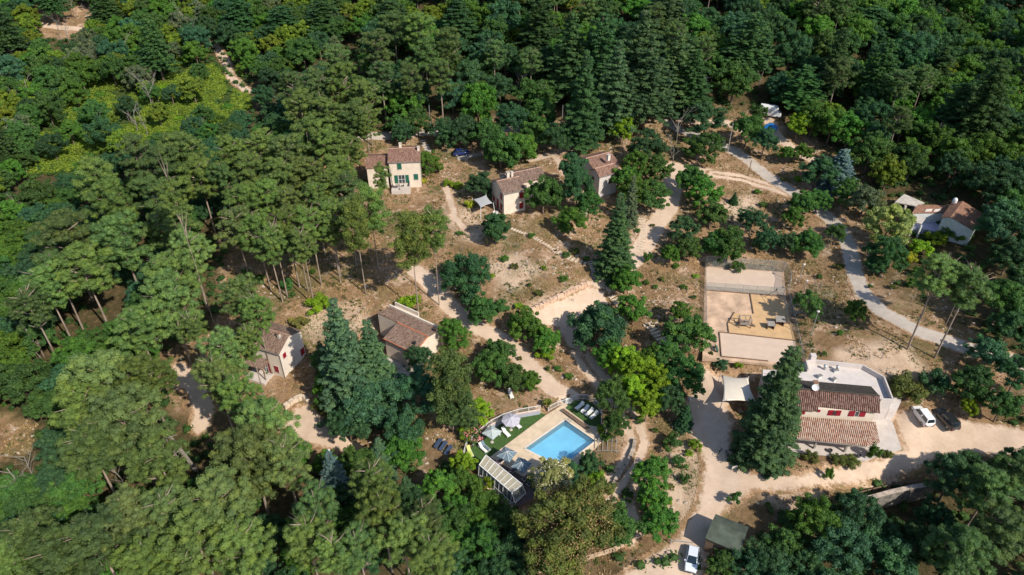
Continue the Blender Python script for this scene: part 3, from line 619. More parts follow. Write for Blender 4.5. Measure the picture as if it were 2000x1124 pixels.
# grey-blue house on the right
z7 = 8.0; O7 = Wp(1880, 480, z7)
T7 = thing('house', O7, 'two storey grey house with flat brown tiled roof above the road', 'house'); l7 = lambda u, v, z: tuple(Wp(u, v, z)-O7)
ra, rb = l7(1857,424,13.7), l7(1880.5,393,13.7); ea, eb = l7(1902,451,12.0), l7(1923,419,12.0)
la, lb = l7(1839,424.5,12.9), l7(1858,397,12.9)
roof('roof', [[ea, eb, rb, ra], [la, ra, rb, lb]], m_tile_flat, T7)
ct = Vector(((ra[0]+eb[0])/2, (ra[1]+eb[1])/2, 0)); sh = lambda p, z: (p[0]*.955+ct.x*.045, p[1]*.955+ct.y*.045, z)
bl, br_, bf, bk = sh(la, -2), sh(ea, -2), sh(eb, -2), sh(lb, -2)
mb = MB(); V = [sh(la,-2), sh(ea,-2), sh(eb,-2), sh(lb,-2), sh(la,12.75-8), sh(ra,13.5-8), sh(ea,11.85-8), sh(eb,11.85-8), sh(rb,13.5-8), sh(lb,12.75-8)]
mb.add(V, [(3,2,1,0), (0,1,6,5,4), (1,2,7,6), (2,3,9,8,7), (3,0,4,9), (4,5,8,9), (5,6,7,8)]); mb.build('wall', m_bluegrey, T7)
t7 = (Vector(sh(ea,0))-Vector(sh(la,0))).normalized(); n7 = Vector((t7.y, -t7.x, 0)); P = Vector(sh(la,0)).lerp(Vector(sh(ea,0)), .58)
opening(T7, (P.x, P.y, 1.9), t7, n7, .9, 1.1, mat=plain('blue_paint', (.05,.12,.4), .5))
mb = MB(); p = Vector(l7(1864,396,13.6)); mb.lathe([(.28,0),(.45,.3),(.45,.9),(.28,1.2),(.05,1.3)], 12, (p.x, p.y, p.z-.2)); mb.build('chimney_cowl', m_white, T7)
roof('annex_roof', [[l7(1781,416.5,11.4), l7(1845,416,11.4), l7(1855,401.5,12.1), l7(1793,400,12.1)]], m_tile_flat, T7)
mb = MB(); q = [l7(1783,416,11.4), l7(1845,416,11.4), l7(1855,402,11.4), l7(1794,401,11.4)]; mb.prism([p[:2] for p in q], -2, 3.2); mb.build('annex_wall', m_bluegrey, T7)
for u in (1813, 1830):
    roof('skylight', [[l7(u-7,413.8,11.62), l7(u+6,413.2,11.62), l7(u+9,408.2,11.86), l7(u-4,408.8,11.86)]], m_terrace, T7, .06)
roof('veranda_roof', [[l7(1769,429.5,10.6), l7(1800,437.5,10.6), l7(1808.5,426.5,10.9), l7(1780,419,10.9)]], m_concrete, T7)
mb = MB(); q = [l7(1777,428,10.6), l7(1845,447,10.0), l7(1848,420,10.6), l7(1790,418,10.6)]; mb.prism([p[:2] for p in q], -2, 1.0); mb.build('veranda_wall', plain('blue_shade_render', (.42,.42,.55), .8), T7)  # render tinted bluish, the shade on this wall is put into its colour
for i, (u, v) in enumerate(((1770,431),(1785,436),(1800,440))):
    p = Vector(l7(u, v, 10.5)); mb = MB(); mb.box(p.x-.15, p.x+.15, p.y-.15, p.y+.15, -1.5, 2.45); mb.build('pillar', m_bluegrey, T7)
GA = thing('garage', Wp(1775,402,8.6), 'open fronted concrete lean-to beside the grey house', 'outbuilding'); l8 = lambda u, v, z: tuple(Wp(u, v, z)-GA.location)
roof('roof', [[l8(1748,395,11), l8(1790,402.5,11), l8(1806,396.5,11.2), l8(1766,379,11.2)]], m_concrete, GA, .2)
mb = MB(); mb.prism([l8(1752,393,10.9)[:2], l8(1791,401,10.9)[:2], l8(1804,396.5,10.9)[:2], l8(1768,381,10.9)[:2]], -1, 2.15); mb.build('wall', m_dark, GA)  # solid near-black block stands in for the shaded open inside
for u, v in ((1749,397.5),(1769,402),(1789,405)):
    p = Vector(l8(u, v, 10.8)); mb = MB(); mb.box(p.x-.2, p.x+.2, p.y-.2, p.y+.2, -1, 2.15); mb.build('pillar', m_terrace, GA)
# dark roofed hut by the drive
T9 = thing('hut', Wp(1415, 1045, -1.0), 'square hut with dark green felt roof beside the drive', 'hut'); l9 = lambda u, v, z: tuple(Wp(u, v, z)-T9.location)
m_felt = plain('green_roofing_felt', (.07,.085,.062), .85, .35, .6, bumps=.4)
c1, c2, c3, c4 = l9(1397.8,1004.4,1.6), l9(1462,1029.5,1.6), l9(1445.3,1081.3,1.6), l9(1377.3,1051.2,1.6)
mid = lambda a, b, f, dz: tuple(Vector(a).lerp(Vector(b), f)+Vector((0, 0, dz)))
r1, r2 = mid(c1, c4, .4, .6), mid(c2, c3, .4, .6)
roof('roof', [[c4, c3, r2, r1], [c1, r1, r2, c2]], m_felt, T9, .12)
cc = (Vector(c1)+Vector(c3))/2; sk = lambda p, z: (p[0]*.93+cc.x*.07, p[1]*.93+cc.y*.07, z)
mb = MB(); mb.add([sk(c4,-1), sk(c3,-1), sk(c2,-1), sk(c1,-1), sk(c4,2.46), sk(c3,2.46), sk(r2,3.0), sk(c2,2.46), sk(c1,2.46), sk(r1,3.0)], [(3,2,1,0), (0,1,5,4), (1,2,7,6,5), (2,3,8,7), (3,0,4,9,8), (4,5,6,9), (9,6,7,8)])
mb.build('wall', m_wood, T9)
tt = (Vector(c3)-Vector(c4)).normalized(); P = Vector(sk(c4,0)).lerp(Vector(sk(c3,0)), .4)
mb = MB(); obox(mb, (P.x, P.y, 0), tt, (tt.y, -tt.x, 0), -.5, .5, -.02, .06, .05, 2.0); mb.build('door', m_dark, T9)
# ------------------------------------------------------------------ pool garden
DZ = .22
dk = lambda u, v, z=DZ: Wp(u, v, z)
m_paving = plain('sandstone_paving', (.60,.47,.33), .85, .12, .9, bumps=.2, obj=False)
m_turf = plain('artificial_turf', (.05,.105,.022), .95, .3, 5, obj=False, bumps=.8)
m_deckwood = plain('dark_decking', (.13,.085,.075), .7, .3, 3, obj=False)
m_poolwall = plain('pool_liner', (.015,.26,.50), .5, .12, 1)
m_poolfloor = plain('pool_floor', (.36,.66,.86), .5, .08, .5)
pw = [Vector((p[0], p[1], DZ)) for p in plane_poly(POOL_PX, DZ)]     # top, right, bottom, left
outer = [dk(1103.5,788), dk(1181,857), dk(1105,930), dk(1003,866)]
def quadstrip(mb, a, b, c, d, z0, z1): mb.prism([(p.x, p.y) for p in (a, b, c, d)], z0, z1)
m_poolstep = plain('pale_blue_step', (.55,.72,.80), .5, .05, 1)
mb = MB()
for i in range(4): quadstrip(mb, pw[i], outer[i], outer[(i+1) % 4], pw[(i+1) % 4], -1.6, DZ)
ex = [dk(1103.5,788), dk(1003,866), dk(957,893), dk(1066,811)]
mb.prism([(p.x, p.y) for p in ex], -.8, DZ-.003)
ex = [dk(1003,866), dk(1105,930), dk(1066,960), dk(957,893)]
mb.prism([(p.x, p.y) for p in ex], -1.6, DZ-.006)
mb.build('pool_deck', m_paving, kind='structure')
ex = [dk(959,894), dk(1066,958), dk(1012,990), dk(925,915)]; mb = MB(); mb.prism([(p.x, p.y) for p in ex], -1.8, DZ+.004); mb.build('pool_terrace', m_deckwood, kind='structure')
PT = thing('swimming_pool', ((pw[0]+pw[2])/2), 'rectangular blue swimming pool set in a sandstone deck', 'swimming pool'); pc = PT.location.copy()
lp = [(p-pc) for p in pw]
mb = MB()
mb.add([(p.x, p.y, -1.35) for p in lp]+[(p.x, p.y, -.01) for p in lp], [(0,4,5,1), (1,5,6,2), (2,6,7,3), (3,7,4,0)]); mb.build('basin_wall', m_poolwall, PT)
mb = MB(); mb.add([(p.x, p.y, -1.35) for p in lp], [(0,1,2,3)]); mb.build('basin_floor', m_poolfloor, PT)
m_water, nt, b = new_mat('pool_water'); nt.nodes.remove(b); o_ = nt.nodes['Material Output']
tb = N(nt, 'ShaderNodeBsdfTransparent'); tb.inputs[0].default_value = (.72,.93,.98,1)
gl = N(nt, 'ShaderNodeBsdfGlossy'); gl.inputs['Roughness'].default_value = .03
fr = N(nt, 'ShaderNodeFresnel'); fr.inputs[0].default_value = 1.33
df = N(nt, 'ShaderNodeBsdfDiffuse'); df.inputs[0].default_value = (.30,.66,.92,1)
m1 = N(nt, 'ShaderNodeMixShader'); m1.inputs[0].default_value = .20; nt.links.new(tb.outputs[0], m1.inputs[1]); nt.links.new(df.outputs[0], m1.inputs[2])
m2 = N(nt, 'ShaderNodeMixShader'); nt.links.new(fr.outputs[0], m2.inputs[0]); nt.links.new(m1.outputs[0], m2.inputs[1]); nt.links.new(gl.outputs[0], m2.inputs[2]); nt.links.new(m2.outputs[0], o_.inputs[0])
bm_ = N(nt, 'ShaderNodeBump'); bm_.inputs['Strength'].default_value = .25; bm_.inputs['Distance'].default_value = .05; nt.links.new(noise(nt, 2.2, 3, .5, gcoord(nt)), bm_.inputs['Height']); nt.links.new(bm_.outputs[0], gl.inputs['Normal'])
mb = MB(); mb.add([(p.x*.999, p.y*.999, -.16) for p in lp], [(0,1,2,3)]); mb.build('water_surface', m_water, PT)
mb = MB()
for i in range(4):
    a, b_ = lp[i], lp[(i+1) % 4]; mb.bar((a.x, a.y, .02), (b_.x, b_.y, .02), .28, .05)
mb.build('coping', m_pale, PT)
for k in range(3):
    a, b_, d_ = lp[3], lp[0], lp[2]; e = (b_-a).normalized(); f_ = (d_-a).normalized(); q = [a+e*.02+f_*.02, a+e*(.9-.3*k)+f_*.02, a+e*(.9-.3*k)+f_*1.6, a+e*.02+f_*1.6]; mb = MB(); mb.prism([(p.x, p.y) for p in q], -1.34, -.95+.28*k); mb.build('pool_step', m_poolstep, PT)
mb = MB(); a = lp[0].lerp(lp[1], .12)
for s_ in (-.25, .25):
    c_ = a+(lp[1]-lp[0]).normalized()*s_; inn = (lp[3]-lp[0]).normalized(); mb.tube([c_-inn*.3+Vector((0,0,.0)), c_-inn*.25+Vector((0,0,.6)), c_+inn*.12+Vector((0,0,.7)), c_+inn*.16+Vector((0,0,-.8))], .035, 6)
mb.build('ladder', m_chain, PT)
def flat(name, px, z, mat, th=.06, **kw):
    mb = MB(); P = [Wp(u, v, z) for u, v in px]; mb.prism([(p.x, p.y) for p in P], z-th, z); return mb.build(name, mat, **kw)
flat('lawn', [(909,893.7),(915,880),(931.6,864),(961.6,842.5),(981,826),(1005,817.5),(1055,806),(1066,810.5),(957,892),(927,912)], .12, m_turf, .5, kind='structure')
flat('lawn', [(1104.5,797),(1115,787),(1123,782.5),(1151,784),(1166,797),(1173,815),(1171,834),(1151,831)], .30, m_turf, .9, kind='structure')
# retaining wall under the railing
def wallrun(name, px, z0, z1, w, mat, label, cat, base=None):
    P = [Wp(u, v, z1) for u, v in px]; t = thing(name, (P[0].x, P[0].y, z0), label, cat); o = t.location
    mb = MB()
    for a, b_ in zip(P[:-1], P[1:]): mb.bar(Vector((a.x-o.x, a.y-o.y, (z1-z0)/2)), Vector((b_.x-o.x, b_.y-o.y, (z1-z0)/2)), w, z1-z0)
    mb.build('wall', mat, t); mb = MB()
    for a, b_ in zip(P[:-1], P[1:]): mb.bar(Vector((a.x-o.x, a.y-o.y, z1-z0+.035)), Vector((b_.x-o.x, b_.y-o.y, z1-z0+.035)), w+.08, .07)
    mb.build('coping', plain('pink_coping', (.66,.44,.34), .8, .1), t); return t
wallrun('garden_wall', [(922,862),(940,845),(961,829),(985,817),(1010,809),(1055,801)], -.4, 1.0, .25, plain('mauve_render', (.36,.37,.43), .85, .1), 'low grey retaining wall with pink coping behind the parasols', 'wall')
def railing(px, zb, label, group='white railings around the pool garden', h=1.0):
    P = [Wp(u, v, z) for (u, v), z in zip(px, zb if isinstance(zb, (list, tuple)) else [zb]*len(px))]
    t = thing('railing', P[0], label, 'railing', group); o = P[0].copy()
    tot = []; 
    for a, b_ in zip(P[:-1], P[1:]): 
        L = (b_-a).length; n = max(1, round(L/1.6)); tot += [a.lerp(b_, i/n) for i in range(n)]
    tot.append(P[-1])
    for p in tot: mb = MB(); q = p-o; mb.box(q.x-.035, q.x+.035, q.y-.035, q.y+.035, q.z-.1, q.z+h); mb.build('post', m_white, t)
    mb = MB(); mb2 = MB()
    for a, b_ in zip(tot[:-1], tot[1:]):
        a = a-o; b_ = b_-o; Z = Vector((0, 0, 1))
        mb.bar(a+Z*(h+.02), b_+Z*(h+.02), .08, .06); mb.bar(a+Z*.12, b_+Z*.12, .05, .05)
        n = max(2, int((b_-a).length/.14))
        for i in range(1, n): c = a.lerp(b_, i/n); mb2.bar(c+Z*.13, c+Z*h, .02)
    mb.build('rail', m_white, t); mb2.build('balusters', m_white, t); return t
railing([(922,862),(940,845),(961,829),(985,817),(1010,809),(1055,801)], 1.07, 'long white railing on the low wall above the parasols')
railing([(1071,803),(1090,793),(1110,788)], [.3,.3,.35], 'short white railing between the palm and the pool gate')
railing([(1114,788),(1123.5,780),(1140,779.5),(1152,782),(1167,795),(1175,811),(1174,835)], .32, 'curved white railing round the four sun loungers')
railing([(1176,836),(1184,848),(1180,860)], .25, 'short curved white railing at the corner of the pool deck nearest the track')
railing([(913,866),(906,890),(910,918)], .1, 'white railing at the far end of the lawn by the green lounger', h=.9)
railing([(938,936),(961,953),(1000,990),(1022,972)], [-.3,-.3,-.3,-.2], 'low white railing outside the glazed pool shelter', h=.8)
mb = MB(); P = [Wp(u, v, -.1) for u, v in ((930,935),(1000,994),(1004,990),(935,929))]; mb.prism([(p.x, p.y) for p in P], -2.5, -.32); mb.build('shelter_kerb', m_paving, kind='structure')
# gate post block
GPp = thing('gate', Wp(1111,789,.25), 'solid white gate panel at the top of the pool deck', 'gate'); mb = MB(); mb.box(-.5,.5,-.04,.04,.1,1.3); mb.build('panel', m_white, GPp); mb = MB(); mb.box(-.6,-.52,-.05,.05,0,1.4); mb.build('post', m_white, GPp)
# planter bench
def plank(p, q, w, h, z, name, label, cat, mat):
    a = Wp(*p, z); b_ = Wp(*q, z); t = thing(name, a, label, cat); d = b_-a
    for k, off in enumerate((-w/2, w/2)):
        n = d.normalized().cross(Vector((0, 0, 1)))*off*.55; mb = MB(); mb.bar(n+Vector((0,0,h)), d+n+Vector((0,0,h)), w*.42, .06); mb.build('seat_plank', mat, t)
    for f in (.08, .5, .92): mb = MB(); c = d*f; mb.box(c.x-.06, c.x+.06, c.y-.06, c.y+.06, -.1, h-.03); mb.build('leg', mat, t)
plank((1098,803),(1150,841), .6, .4, .22, 'bench', 'long brown wooden bench along the pool deck below the loungers', 'bench', m_wood)
flat('deck_step', [(1093,801),(1103,797),(1151,832),(1160,829),(1171,837),(1165,845),(1150,840)], .27, m_paving, .6, kind='structure')
# parasols
def parasol(loc, r, n, h, mat, label, rz=0, sq=False):
    t = thing('parasol', loc, label, 'parasol', 'parasols around the pool', rz)
    V = [(0, 0, h+.55)]; k = 4 if sq else n; ring = []
    pts = []
    for i in range(k):
        a0 = 2*math.pi*i/k; a1 = 2*math.pi*(i+1)/k; c0 = Vector((math.cos(a0), math.sin(a0), 0))*r; c1 = Vector((math.cos(a1), math.sin(a1), 0))*r
        pts += [c0, c0.lerp(c1, .5)*.97] if sq else [c0, c0.lerp(c1, .5)*.965]
    m = len(pts)
    V += [(p.x*.5, p.y*.5, h+.30-(.03 if i % 2 else 0)) for i, p in enumerate(pts)]+[(p.x, p.y, h-(.0 if i % 2 == 0 else -.03)) for i, p in enumerate(pts)]+[(p.x, p.y, h-.15) for p in pts]
    F = [(0, 1+i, 1+(i+1) % m) for i in range(m)]
    for s_ in (0, 1): F += [(1+s_*m+i, 1+(s_+1)*m+i, 1+(s_+1)*m+(i+1) % m, 1+s_*m+(i+1) % m) for i in range(m)]
    mb = MB(); mb.add(V, F); c = mb.build('canopy', mat, t)
    mb = MB()
    mb2 = MB()
    for i in range(0, m, 2 if not sq else 1): mb2.bar((0, 0, h+.565), (pts[i].x*.5, pts[i].y*.5, h+.315), .05, .025); mb2.bar((pts[i].x*.5, pts[i].y*.5, h+.315), (pts[i].x, pts[i].y, h+.02), .05, .025)
    mb2.build('seams', m_parseam, c)
    for i in range(0, m, 2): mb.bar((0, 0, h+.5), (pts[i].x*.98, pts[i].y*.98, h-.04), .03)
    mb.build('ribs', m_white, t)
    mb = MB(); mb.lathe([(.025, 0), (.025, h+.62)], 8); mb.build('pole', m_white, t)
    mb = MB(); mb.lathe([(.28, 0), (.28, .07), (.05, .12)], 12); mb.build('base', m_concrete, t); return t
m_parseam = plain('pale_seam', (.55,.56,.56), .8, .05)
m_par1 = plain('lilac_canvas', (.42,.40,.45), .9, .06); m_par2 = plain('sage_canvas', (.36,.41,.40), .9, .06); m_par3 = plain('slate_canvas', (.13,.185,.22), .9, .08)
parasol(Wp(998,840,.12), 1.55, 8, 2.3, m_par1, 'round lilac grey parasol on the lawn beside the low wall', .2)
parasol(Wp(961,864,.12), 1.55, 4, 2.3, m_par2, 'square sage green parasol over a lounger on the lawn', .12, True)
parasol(Wp(990,906,.24), 1.6, 4, 2.2, m_par3, 'square slate blue parasol between the lawn and the glazed shelter', .25, True)
parasol(Wp(1018,927,.24), 1.6, 4, 2.2, m_par3, 'square slate blue parasol nearest the cream flowering tree', .25, True)
# loungers
m_sling = plain('white_sling', (.78,.76,.72), .7, .05); m_bluecush = plain('slate_cushion', (.12,.18,.22), .8, .1); m_lime = plain('lime_sling', (.50,.55,.16), .7, .1); m_purple = plain('plum_cushion', (.13,.08,.10), .8, .15)
def lounger(loc, rz, label, mat=m_sling, group='sun loungers in the pool garden', back=.55):
    t = thing('sun_lounger', loc, label, 'sun lounger', group, rz)
    mb = MB(); mb.box(-.95,.95,-.33,-.28,.28,.33); mb.box(-.95,.95,.28,.33,.28,.33); mb.box(-.95,-.9,-.28,.28,.28,.33); mb.box(.9,.95,-.28,.28,.28,.33); mb.build('frame', m_white, t)
    mb = MB(); mb.box(-.9,.3,-.27,.27,.335,.39); mb.build('seat', mat, t)
    mb = MB(); mb.add([(.3,-.27,.34),(.3,.27,.34),(.9,.27,.34+back),(.9,-.27,.34+back),(.27,-.27,.40),(.27,.27,.40),(.87,.27,.40+back),(.87,-.27,.40+back)], [(3,2,1,0),(4,5,6,7),(0,1,5,4),(1,2,6,5),(2,3,7,6),(3,0,4,7)]); mb.build('backrest', mat, t)
    for x in (-.8,.8):
        for y in (-.3,.3): mb = MB(); mb.box(x-.03,x+.03,y-.03,y+.03,0,.279); mb.build('leg', m_white, t)
    return t
yl = lambda p, q, z=.2: math.atan2(*( (Wp(*q, z)-Wp(*p, z)).yx))
ang = yl((1124,804),(1139,792)); nm = ['leftmost', 'second from the left', 'third from the left', 'rightmost']
for i, (u, v) in enumerate(((1132,796),(1142,802.5),(1151,808),(1160,814))):
    lounger(Wp(u, v, .32), ang, 'white sun lounger, %s of the four on the small lawn' % nm[i], back=.38)
lounger(Wp(988,848,.14), yl((1000,856),(982,838)), 'white sun lounger left of the round lilac parasol', m_sling)
lounger(Wp(1009,832,.14), yl((1020,840),(1001,824)), 'white sun lounger right of the round lilac parasol', m_sling)
lounger(Wp(948,876,.14), yl((960,886),(938,866)), 'white sun lounger with slate cushion under the square sage parasol', m_bluecush)
lounger(Wp(944,878.5,.14), yl((956,888),(934,868)), 'empty white sun lounger at the lawn edge nearest the glazed shelter')
lounger(Wp(918,886,.14), yl((923,895),(913,874)), 'lime green sun lounger alone at the far end of the lawn', m_lime)
for (u, v), lb in zip(((975,905),(1004,921),(1030,934),(1040,944)), ('plum sun lounger against the end of the glazed shelter', 'plum sun lounger between the two slate parasols', 'plum sun lounger beside the slate parasol nearest the trees', 'plum sun lounger in the shade of the cream flowering tree')):
    lounger(Wp(u, v, .24), yl((u, v),(u-20, v+13)), lb, m_purple, back=.3)
lounger(G(997.5, 773), yl((998,778),(994,768), 1), 'white plastic lounger standing alone on the brown bank above the pool wall')
tb_ = thing('side_table', Wp(974.5,851.5,.12), 'small white square table between two parasols', 'table'); mb = MB(); mb.box(-.25,.25,-.25,.25,.4,.44); mb.build('table_top', m_white, tb_)
for x in (-.2,.2):
    for y in (-.2,.2): mb = MB(); mb.box(x-.02,x+.02,y-.02,y+.02,0,.4); mb.build('leg', m_white, tb_)
# glazed telescopic shelter
z0 = -.1; A_ = Wp(936,909,2.1); B_ = Wp(999.5,962.7,2.1); Cc = Wp(949,889.8,2.45); D_ = Wp(1019.8,947,2.45)
SH = thing('pool_shelter', Vector((A_.x, A_.y, z0)), 'glazed telescopic shelter with white frames and tan roof panels', 'shelter'); o = SH.location
m_panel, nt, b = new_mat('ribbed_polycarbonate'); co = N(nt, 'ShaderNodeTexCoord').outputs['Object']
nt.links.new(ramp(nt, noise(nt, 2, 4, .6, co), [(.3, (.33,.29,.20)), (.7, (.44,.40,.31))]), b.inputs['Base Color']); b.inputs['Roughness'].default_value = .3
m_clear, nt, b = new_mat('clear_panel'); tb = N(nt, 'ShaderNodeBsdfTransparent'); tb.inputs[0].default_value = (.72,.78,.76,1); mx = N(nt, 'ShaderNodeMixShader'); mx.inputs[0].default_value = .3; b.inputs['Base Color'].default_value = (.45,.5,.48,1); b.inputs['Roughness'].default_value = .08
nt.links.new(tb.outputs[0], mx.inputs[1]); nt.links.new(b.outputs[0], mx.inputs[2]); nt.links.new(mx.outputs[0], nt.nodes['Material Output'].inputs[0])
a, b_, c, d_ = [p-o for p in (A_, B_, Cc, D_)]; out = (a-c); out.z = 0; out.normalize(); E_ = Vector((0, 0, 1))
nseg = 8
def lerp(p, q, f): return p+(q-p)*f
for i in range(nseg):
    f0, f1 = i/nseg+.006, (i+1)/nseg-.006
    q = [lerp(a, b_, f0), lerp(a, b_, f1), lerp(c, d_, f1), lerp(c, d_, f0)]; mb = MB(); mb.hexa([p-E_*.03 for p in q], [p+E_*.0 for p in q]); mb.build('roof_panel', m_panel, SH)
for i in range(nseg+1):
    p, q = lerp(a, b_, i/nseg), lerp(c, d_, i/nseg); ft = p+out*.35; ft.z = 0
    mb = MB(); w_ = .12 if i % 2 == 0 else .06; mb.bar(p+E_*.03, q+E_*.03, w_, .08); mb.bar(p, ft, w_, .06)
    g_ = q-out*.25; g_.z = .2; mb.bar(q, g_, w_*.7, .06); mb.build('arch', m_white, SH)
mb = MB(); mb.bar(a+E_*.05, b_+E_*.05, .12, .1); mb.build('eave_beam', m_white, SH)
mb = MB(); mb.bar(c+E_*.05, d_+E_*.05, .12, .1); mb.build('ridge_beam', m_white, SH)
mb = MB(); q0 = a+out*.34; q1 = b_+out*.34; q0.z = q1.z = .05; mb.add([tuple(a), tuple(b_), tuple(q1), tuple(q0)], [(0,1,2,3)]); mb.build('side_glazing', m_clear, SH)
mb = MB(); mb.bar(q0, q1, .1, .08); mb.build('bottom_rail', m_white, SH)
e0 = Wp(1006,983,.6)-o; e1 = Wp(1027,963,.6)-o
mb = MB(); mb.add([tuple(b_), tuple(d_), tuple(e1), tuple(e0)], [(0,1,2,3)]); mb.build('end_glazing', m_clear, SH)
mb = MB(); mb.bar(b_, e0, .12, .08); mb.bar(d_, e1, .12, .08); mb.bar(e0, e1, .1, .08)
for p in (e0, e1): q = p.copy(); q.z = -.2; mb.bar(p, q, .08)
mb.build('end_frame', m_white, SH)
# slatted box by the track corner
tb_ = thing('timber_trellis', G(1184, 876), 'weathered timber pergola frame beside the track below the pool corner', 'pergola')
for i in range(5):
    mb = MB(); mb.bar((-1.5+i*.7, -1.3, .8), (-1.1+i*.7, 1.2, 1.0), .1, .07); mb.build('slat', m_woodgrey, tb_)
for x, y in ((-1.6,-1.1),(1.5,-1.1),(-1.2,1.0),(1.8,1.0)): mb = MB(); mb.box(x-.05,x+.05,y-.05,y+.05,-.6,.78); mb.build('post', m_woodgrey, tb_)
for y in (-1.1, 1.0): mb = MB(); mb.bar((-1.9, y, .74), (2.0, y, .74), .08); mb.build('beam', m_woodgrey, tb_)
# stone kerb wall by the track
def stonewall(px, w, h, label, name='stone_wall', mat=m_stone, cat='stone wall', zoff=0):
    P = GP(px); t = thing(name, (P[0][0], P[0][1], float(hz(*P[0]))+zoff), label, cat); o = t.location; mb = MB(); r = random.Random(len(px)*7+int(px[0][0]))
    for (x0, y0), (x1, y1) in zip(P[:-1], P[1:]):
        L = math.hypot(x1-x0, y1-y0); n = max(1, int(L/.7))
        for i in range(n):
            f = (i+.5)/n; x = x0+(x1-x0)*f; y = y0+(y1-y0)*f; g = float(hz(x, y))+zoff-o.z; a = math.atan2(y1-y0, x1-x0); hh = h*r.uniform(.8, 1.1); k = 0.; 
            while k < hh:
                s_ = min(.45, hh-k+.1); dx, dy = math.cos(a)*L/n*.47, math.sin(a)*L/n*.47; ww = w/2*r.uniform(.85,1.1); px_, py_ = -math.sin(a)*ww, math.cos(a)*ww
                cx, cy = x-o.x, y-o.y; b4 = [(cx-dx-px_, cy-dy-py_), (cx+dx-px_, cy+dy-py_), (cx+dx+px_, cy+dy+py_), (cx-dx+px_, cy-dy+py_)]
                j = lambda: r.uniform(-.05,.05)
                mb.hexa([(p[0]+j(), p[1]+j(), g+k-.15) for p in b4], [(p[0]+j(), p[1]+j(), g+k+s_-.02) for p in b4]); k += s_
    mb.build('stones', mat, t); return t
stonewall([(1196,950),(1210,930),(1226,905),(1237,880),(1240,862)], .5, .6, 'curving low stone wall between the pool and the two-wheeled track')
stonewall([(1038,612),(1060,600),(1100,580),(1150,556)], .6, .9, 'pink stone face of the bank above the sandy turning area', mat=plain('pink_rock', (.58,.40,.28), .95, .25, 1.0, obj=False, bumps=.7))
stonewall([(556,800),(575,785),(592,778),(604,790)], .7, .9, 'pale dry stone wall by the gravel drive', mat=m_steps)
stonewall([(1050,1118),(1200,1075),(1240,1052),(1290,1025),(1320,1005)], .5, .35, 'low crumbling earth bank edge along the lower drive', mat=plain('earth_bank', (.50,.36,.24), .95, .2, 1.0, obj=False))
# ------------------------------------------------------------------ boules courts and playground
CZ = 3.55
m_court = plain('pale_sand_court', (.55,.42,.32), .95, .05, .6, obj=False); m_court2 = plain('orange_sand', (.54,.35,.18), .95, .1, .8, obj=False); m_court3 = plain('pink_soil', (.54,.37,.25), .95, .25, .5, obj=False, bumps=.4)
flat('play_yard', [(1377,520),(1531,531),(1535,580),(1560,716),(1405,703),(1372,702)], CZ+.03, m_court3, .5, kind='structure')
flat('boules_court', [(1379,523),(1526,533),(1530,577),(1381,566)], CZ+.045, m_court, kind='structure')
flat('play_sand', [(1465.7,576),(1530,581),(1553,665.5),(1423.6,650.5),(1420.7,633),(1434.4,611.6),(1471.6,613.5)], CZ+.05, m_court2, kind='structure')
flat('boules_court', [(1405,650),(1553,666.6),(1558.5,711.6),(1409,696)], CZ+.06, m_court, kind='structure')
def border(px, label, h=.22):
    P = [Wp(u, v, CZ+.05) for u, v in px]; t = thing('timber_edging', P[0], label, 'edging', 'timber edgings of the courts'); mb = MB()
    for a, b_ in zip(P[:-1], P[1:]): mb.bar(a-P[0]+Vector((0,0,.06)), b_-P[0]+Vector((0,0,.06)), .14, h)
    mb.build('boards', m_wood, t)
border([(1379.6,567.5),(1465,574.5),(1530,579)], 'dark timber edging between the upper court and the play yard')
border([(1465,575),(1471.5,613.5)], 'short dark timber edging between the soil and the orange sand')
border([(1434.4,611),(1421,633),(1423.6,651)], 'bent dark timber edging left of the wooden play house')
border([(1405,649.5),(1552,666)], 'long dark timber edging along the top of the lower court')
border([(1405,650),(1409,697),(1500,706)], 'dark timber edging at the left end of the lower court')
m_net, nt, b = new_mat('chain_link'); b.inputs['Base Color'].default_value = (.22,.27,.26,1); tb = N(nt, 'ShaderNodeBsdfTransparent'); mx = N(nt, 'ShaderNodeMixShader'); mx.inputs[0].default_value = .22
nt.links.new(tb.outputs[0], mx.inputs[1]); nt.links.new(b.outputs[0], mx.inputs[2]); nt.links.new(mx.outputs[0], nt.nodes['Material Output'].inputs[0])
def chain_fence(px, h, label, z=CZ, step=3.0):
    P = [Wp(u, v, z) for u, v in px] if z is not None else [G(u, v) for u, v in px]; t = thing('wire_fence', P[0], label, 'fence', 'wire fences around the courts'); o = P[0]; pts = []
    for a, b_ in zip(P[:-1], P[1:]): n = max(1, round((b_-a).length/step)); pts += [a.lerp(b_, i/n) for i in range(n)]
    pts.append(P[-1]); Z = Vector((0, 0, 1))
    for p in pts: mb = MB(); q = p-o; mb.tube([q-Z*.2, q+Z*h], .04, 6); mb.build('post', m_chain, t)
    mb = MB(); mb2 = MB()
    for a, b_ in zip(pts[:-1], pts[1:]): a = a-o; b_ = b_-o; mb.bar(a+Z*h, b_+Z*h, .04); mb2.hexa([a, b_, b_+Vector((.012,.012,0)), a+Vector((.012,.012,0))], [a+Z*h, b_+Z*h, b_+Z*h+Vector((.012,.012,0)), a+Z*h+Vector((.012,.012,0))])
    mb.build('top_rail', m_chain, t); mb2.build('mesh', m_net, t)
chain_fence([(1377,521),(1450,526.5),(1529,532)], 2.6, 'tall wire fence along the far side of the upper court')
chain_fence([(1530,533),(1541,556),(1537,580)], 2.6, 'tall bowed wire fence at the right end of the upper court')
chain_fence([(1380,567),(1450,572.5),(1530,578.5)], 1.9, 'wire fence on the near side of the upper court')
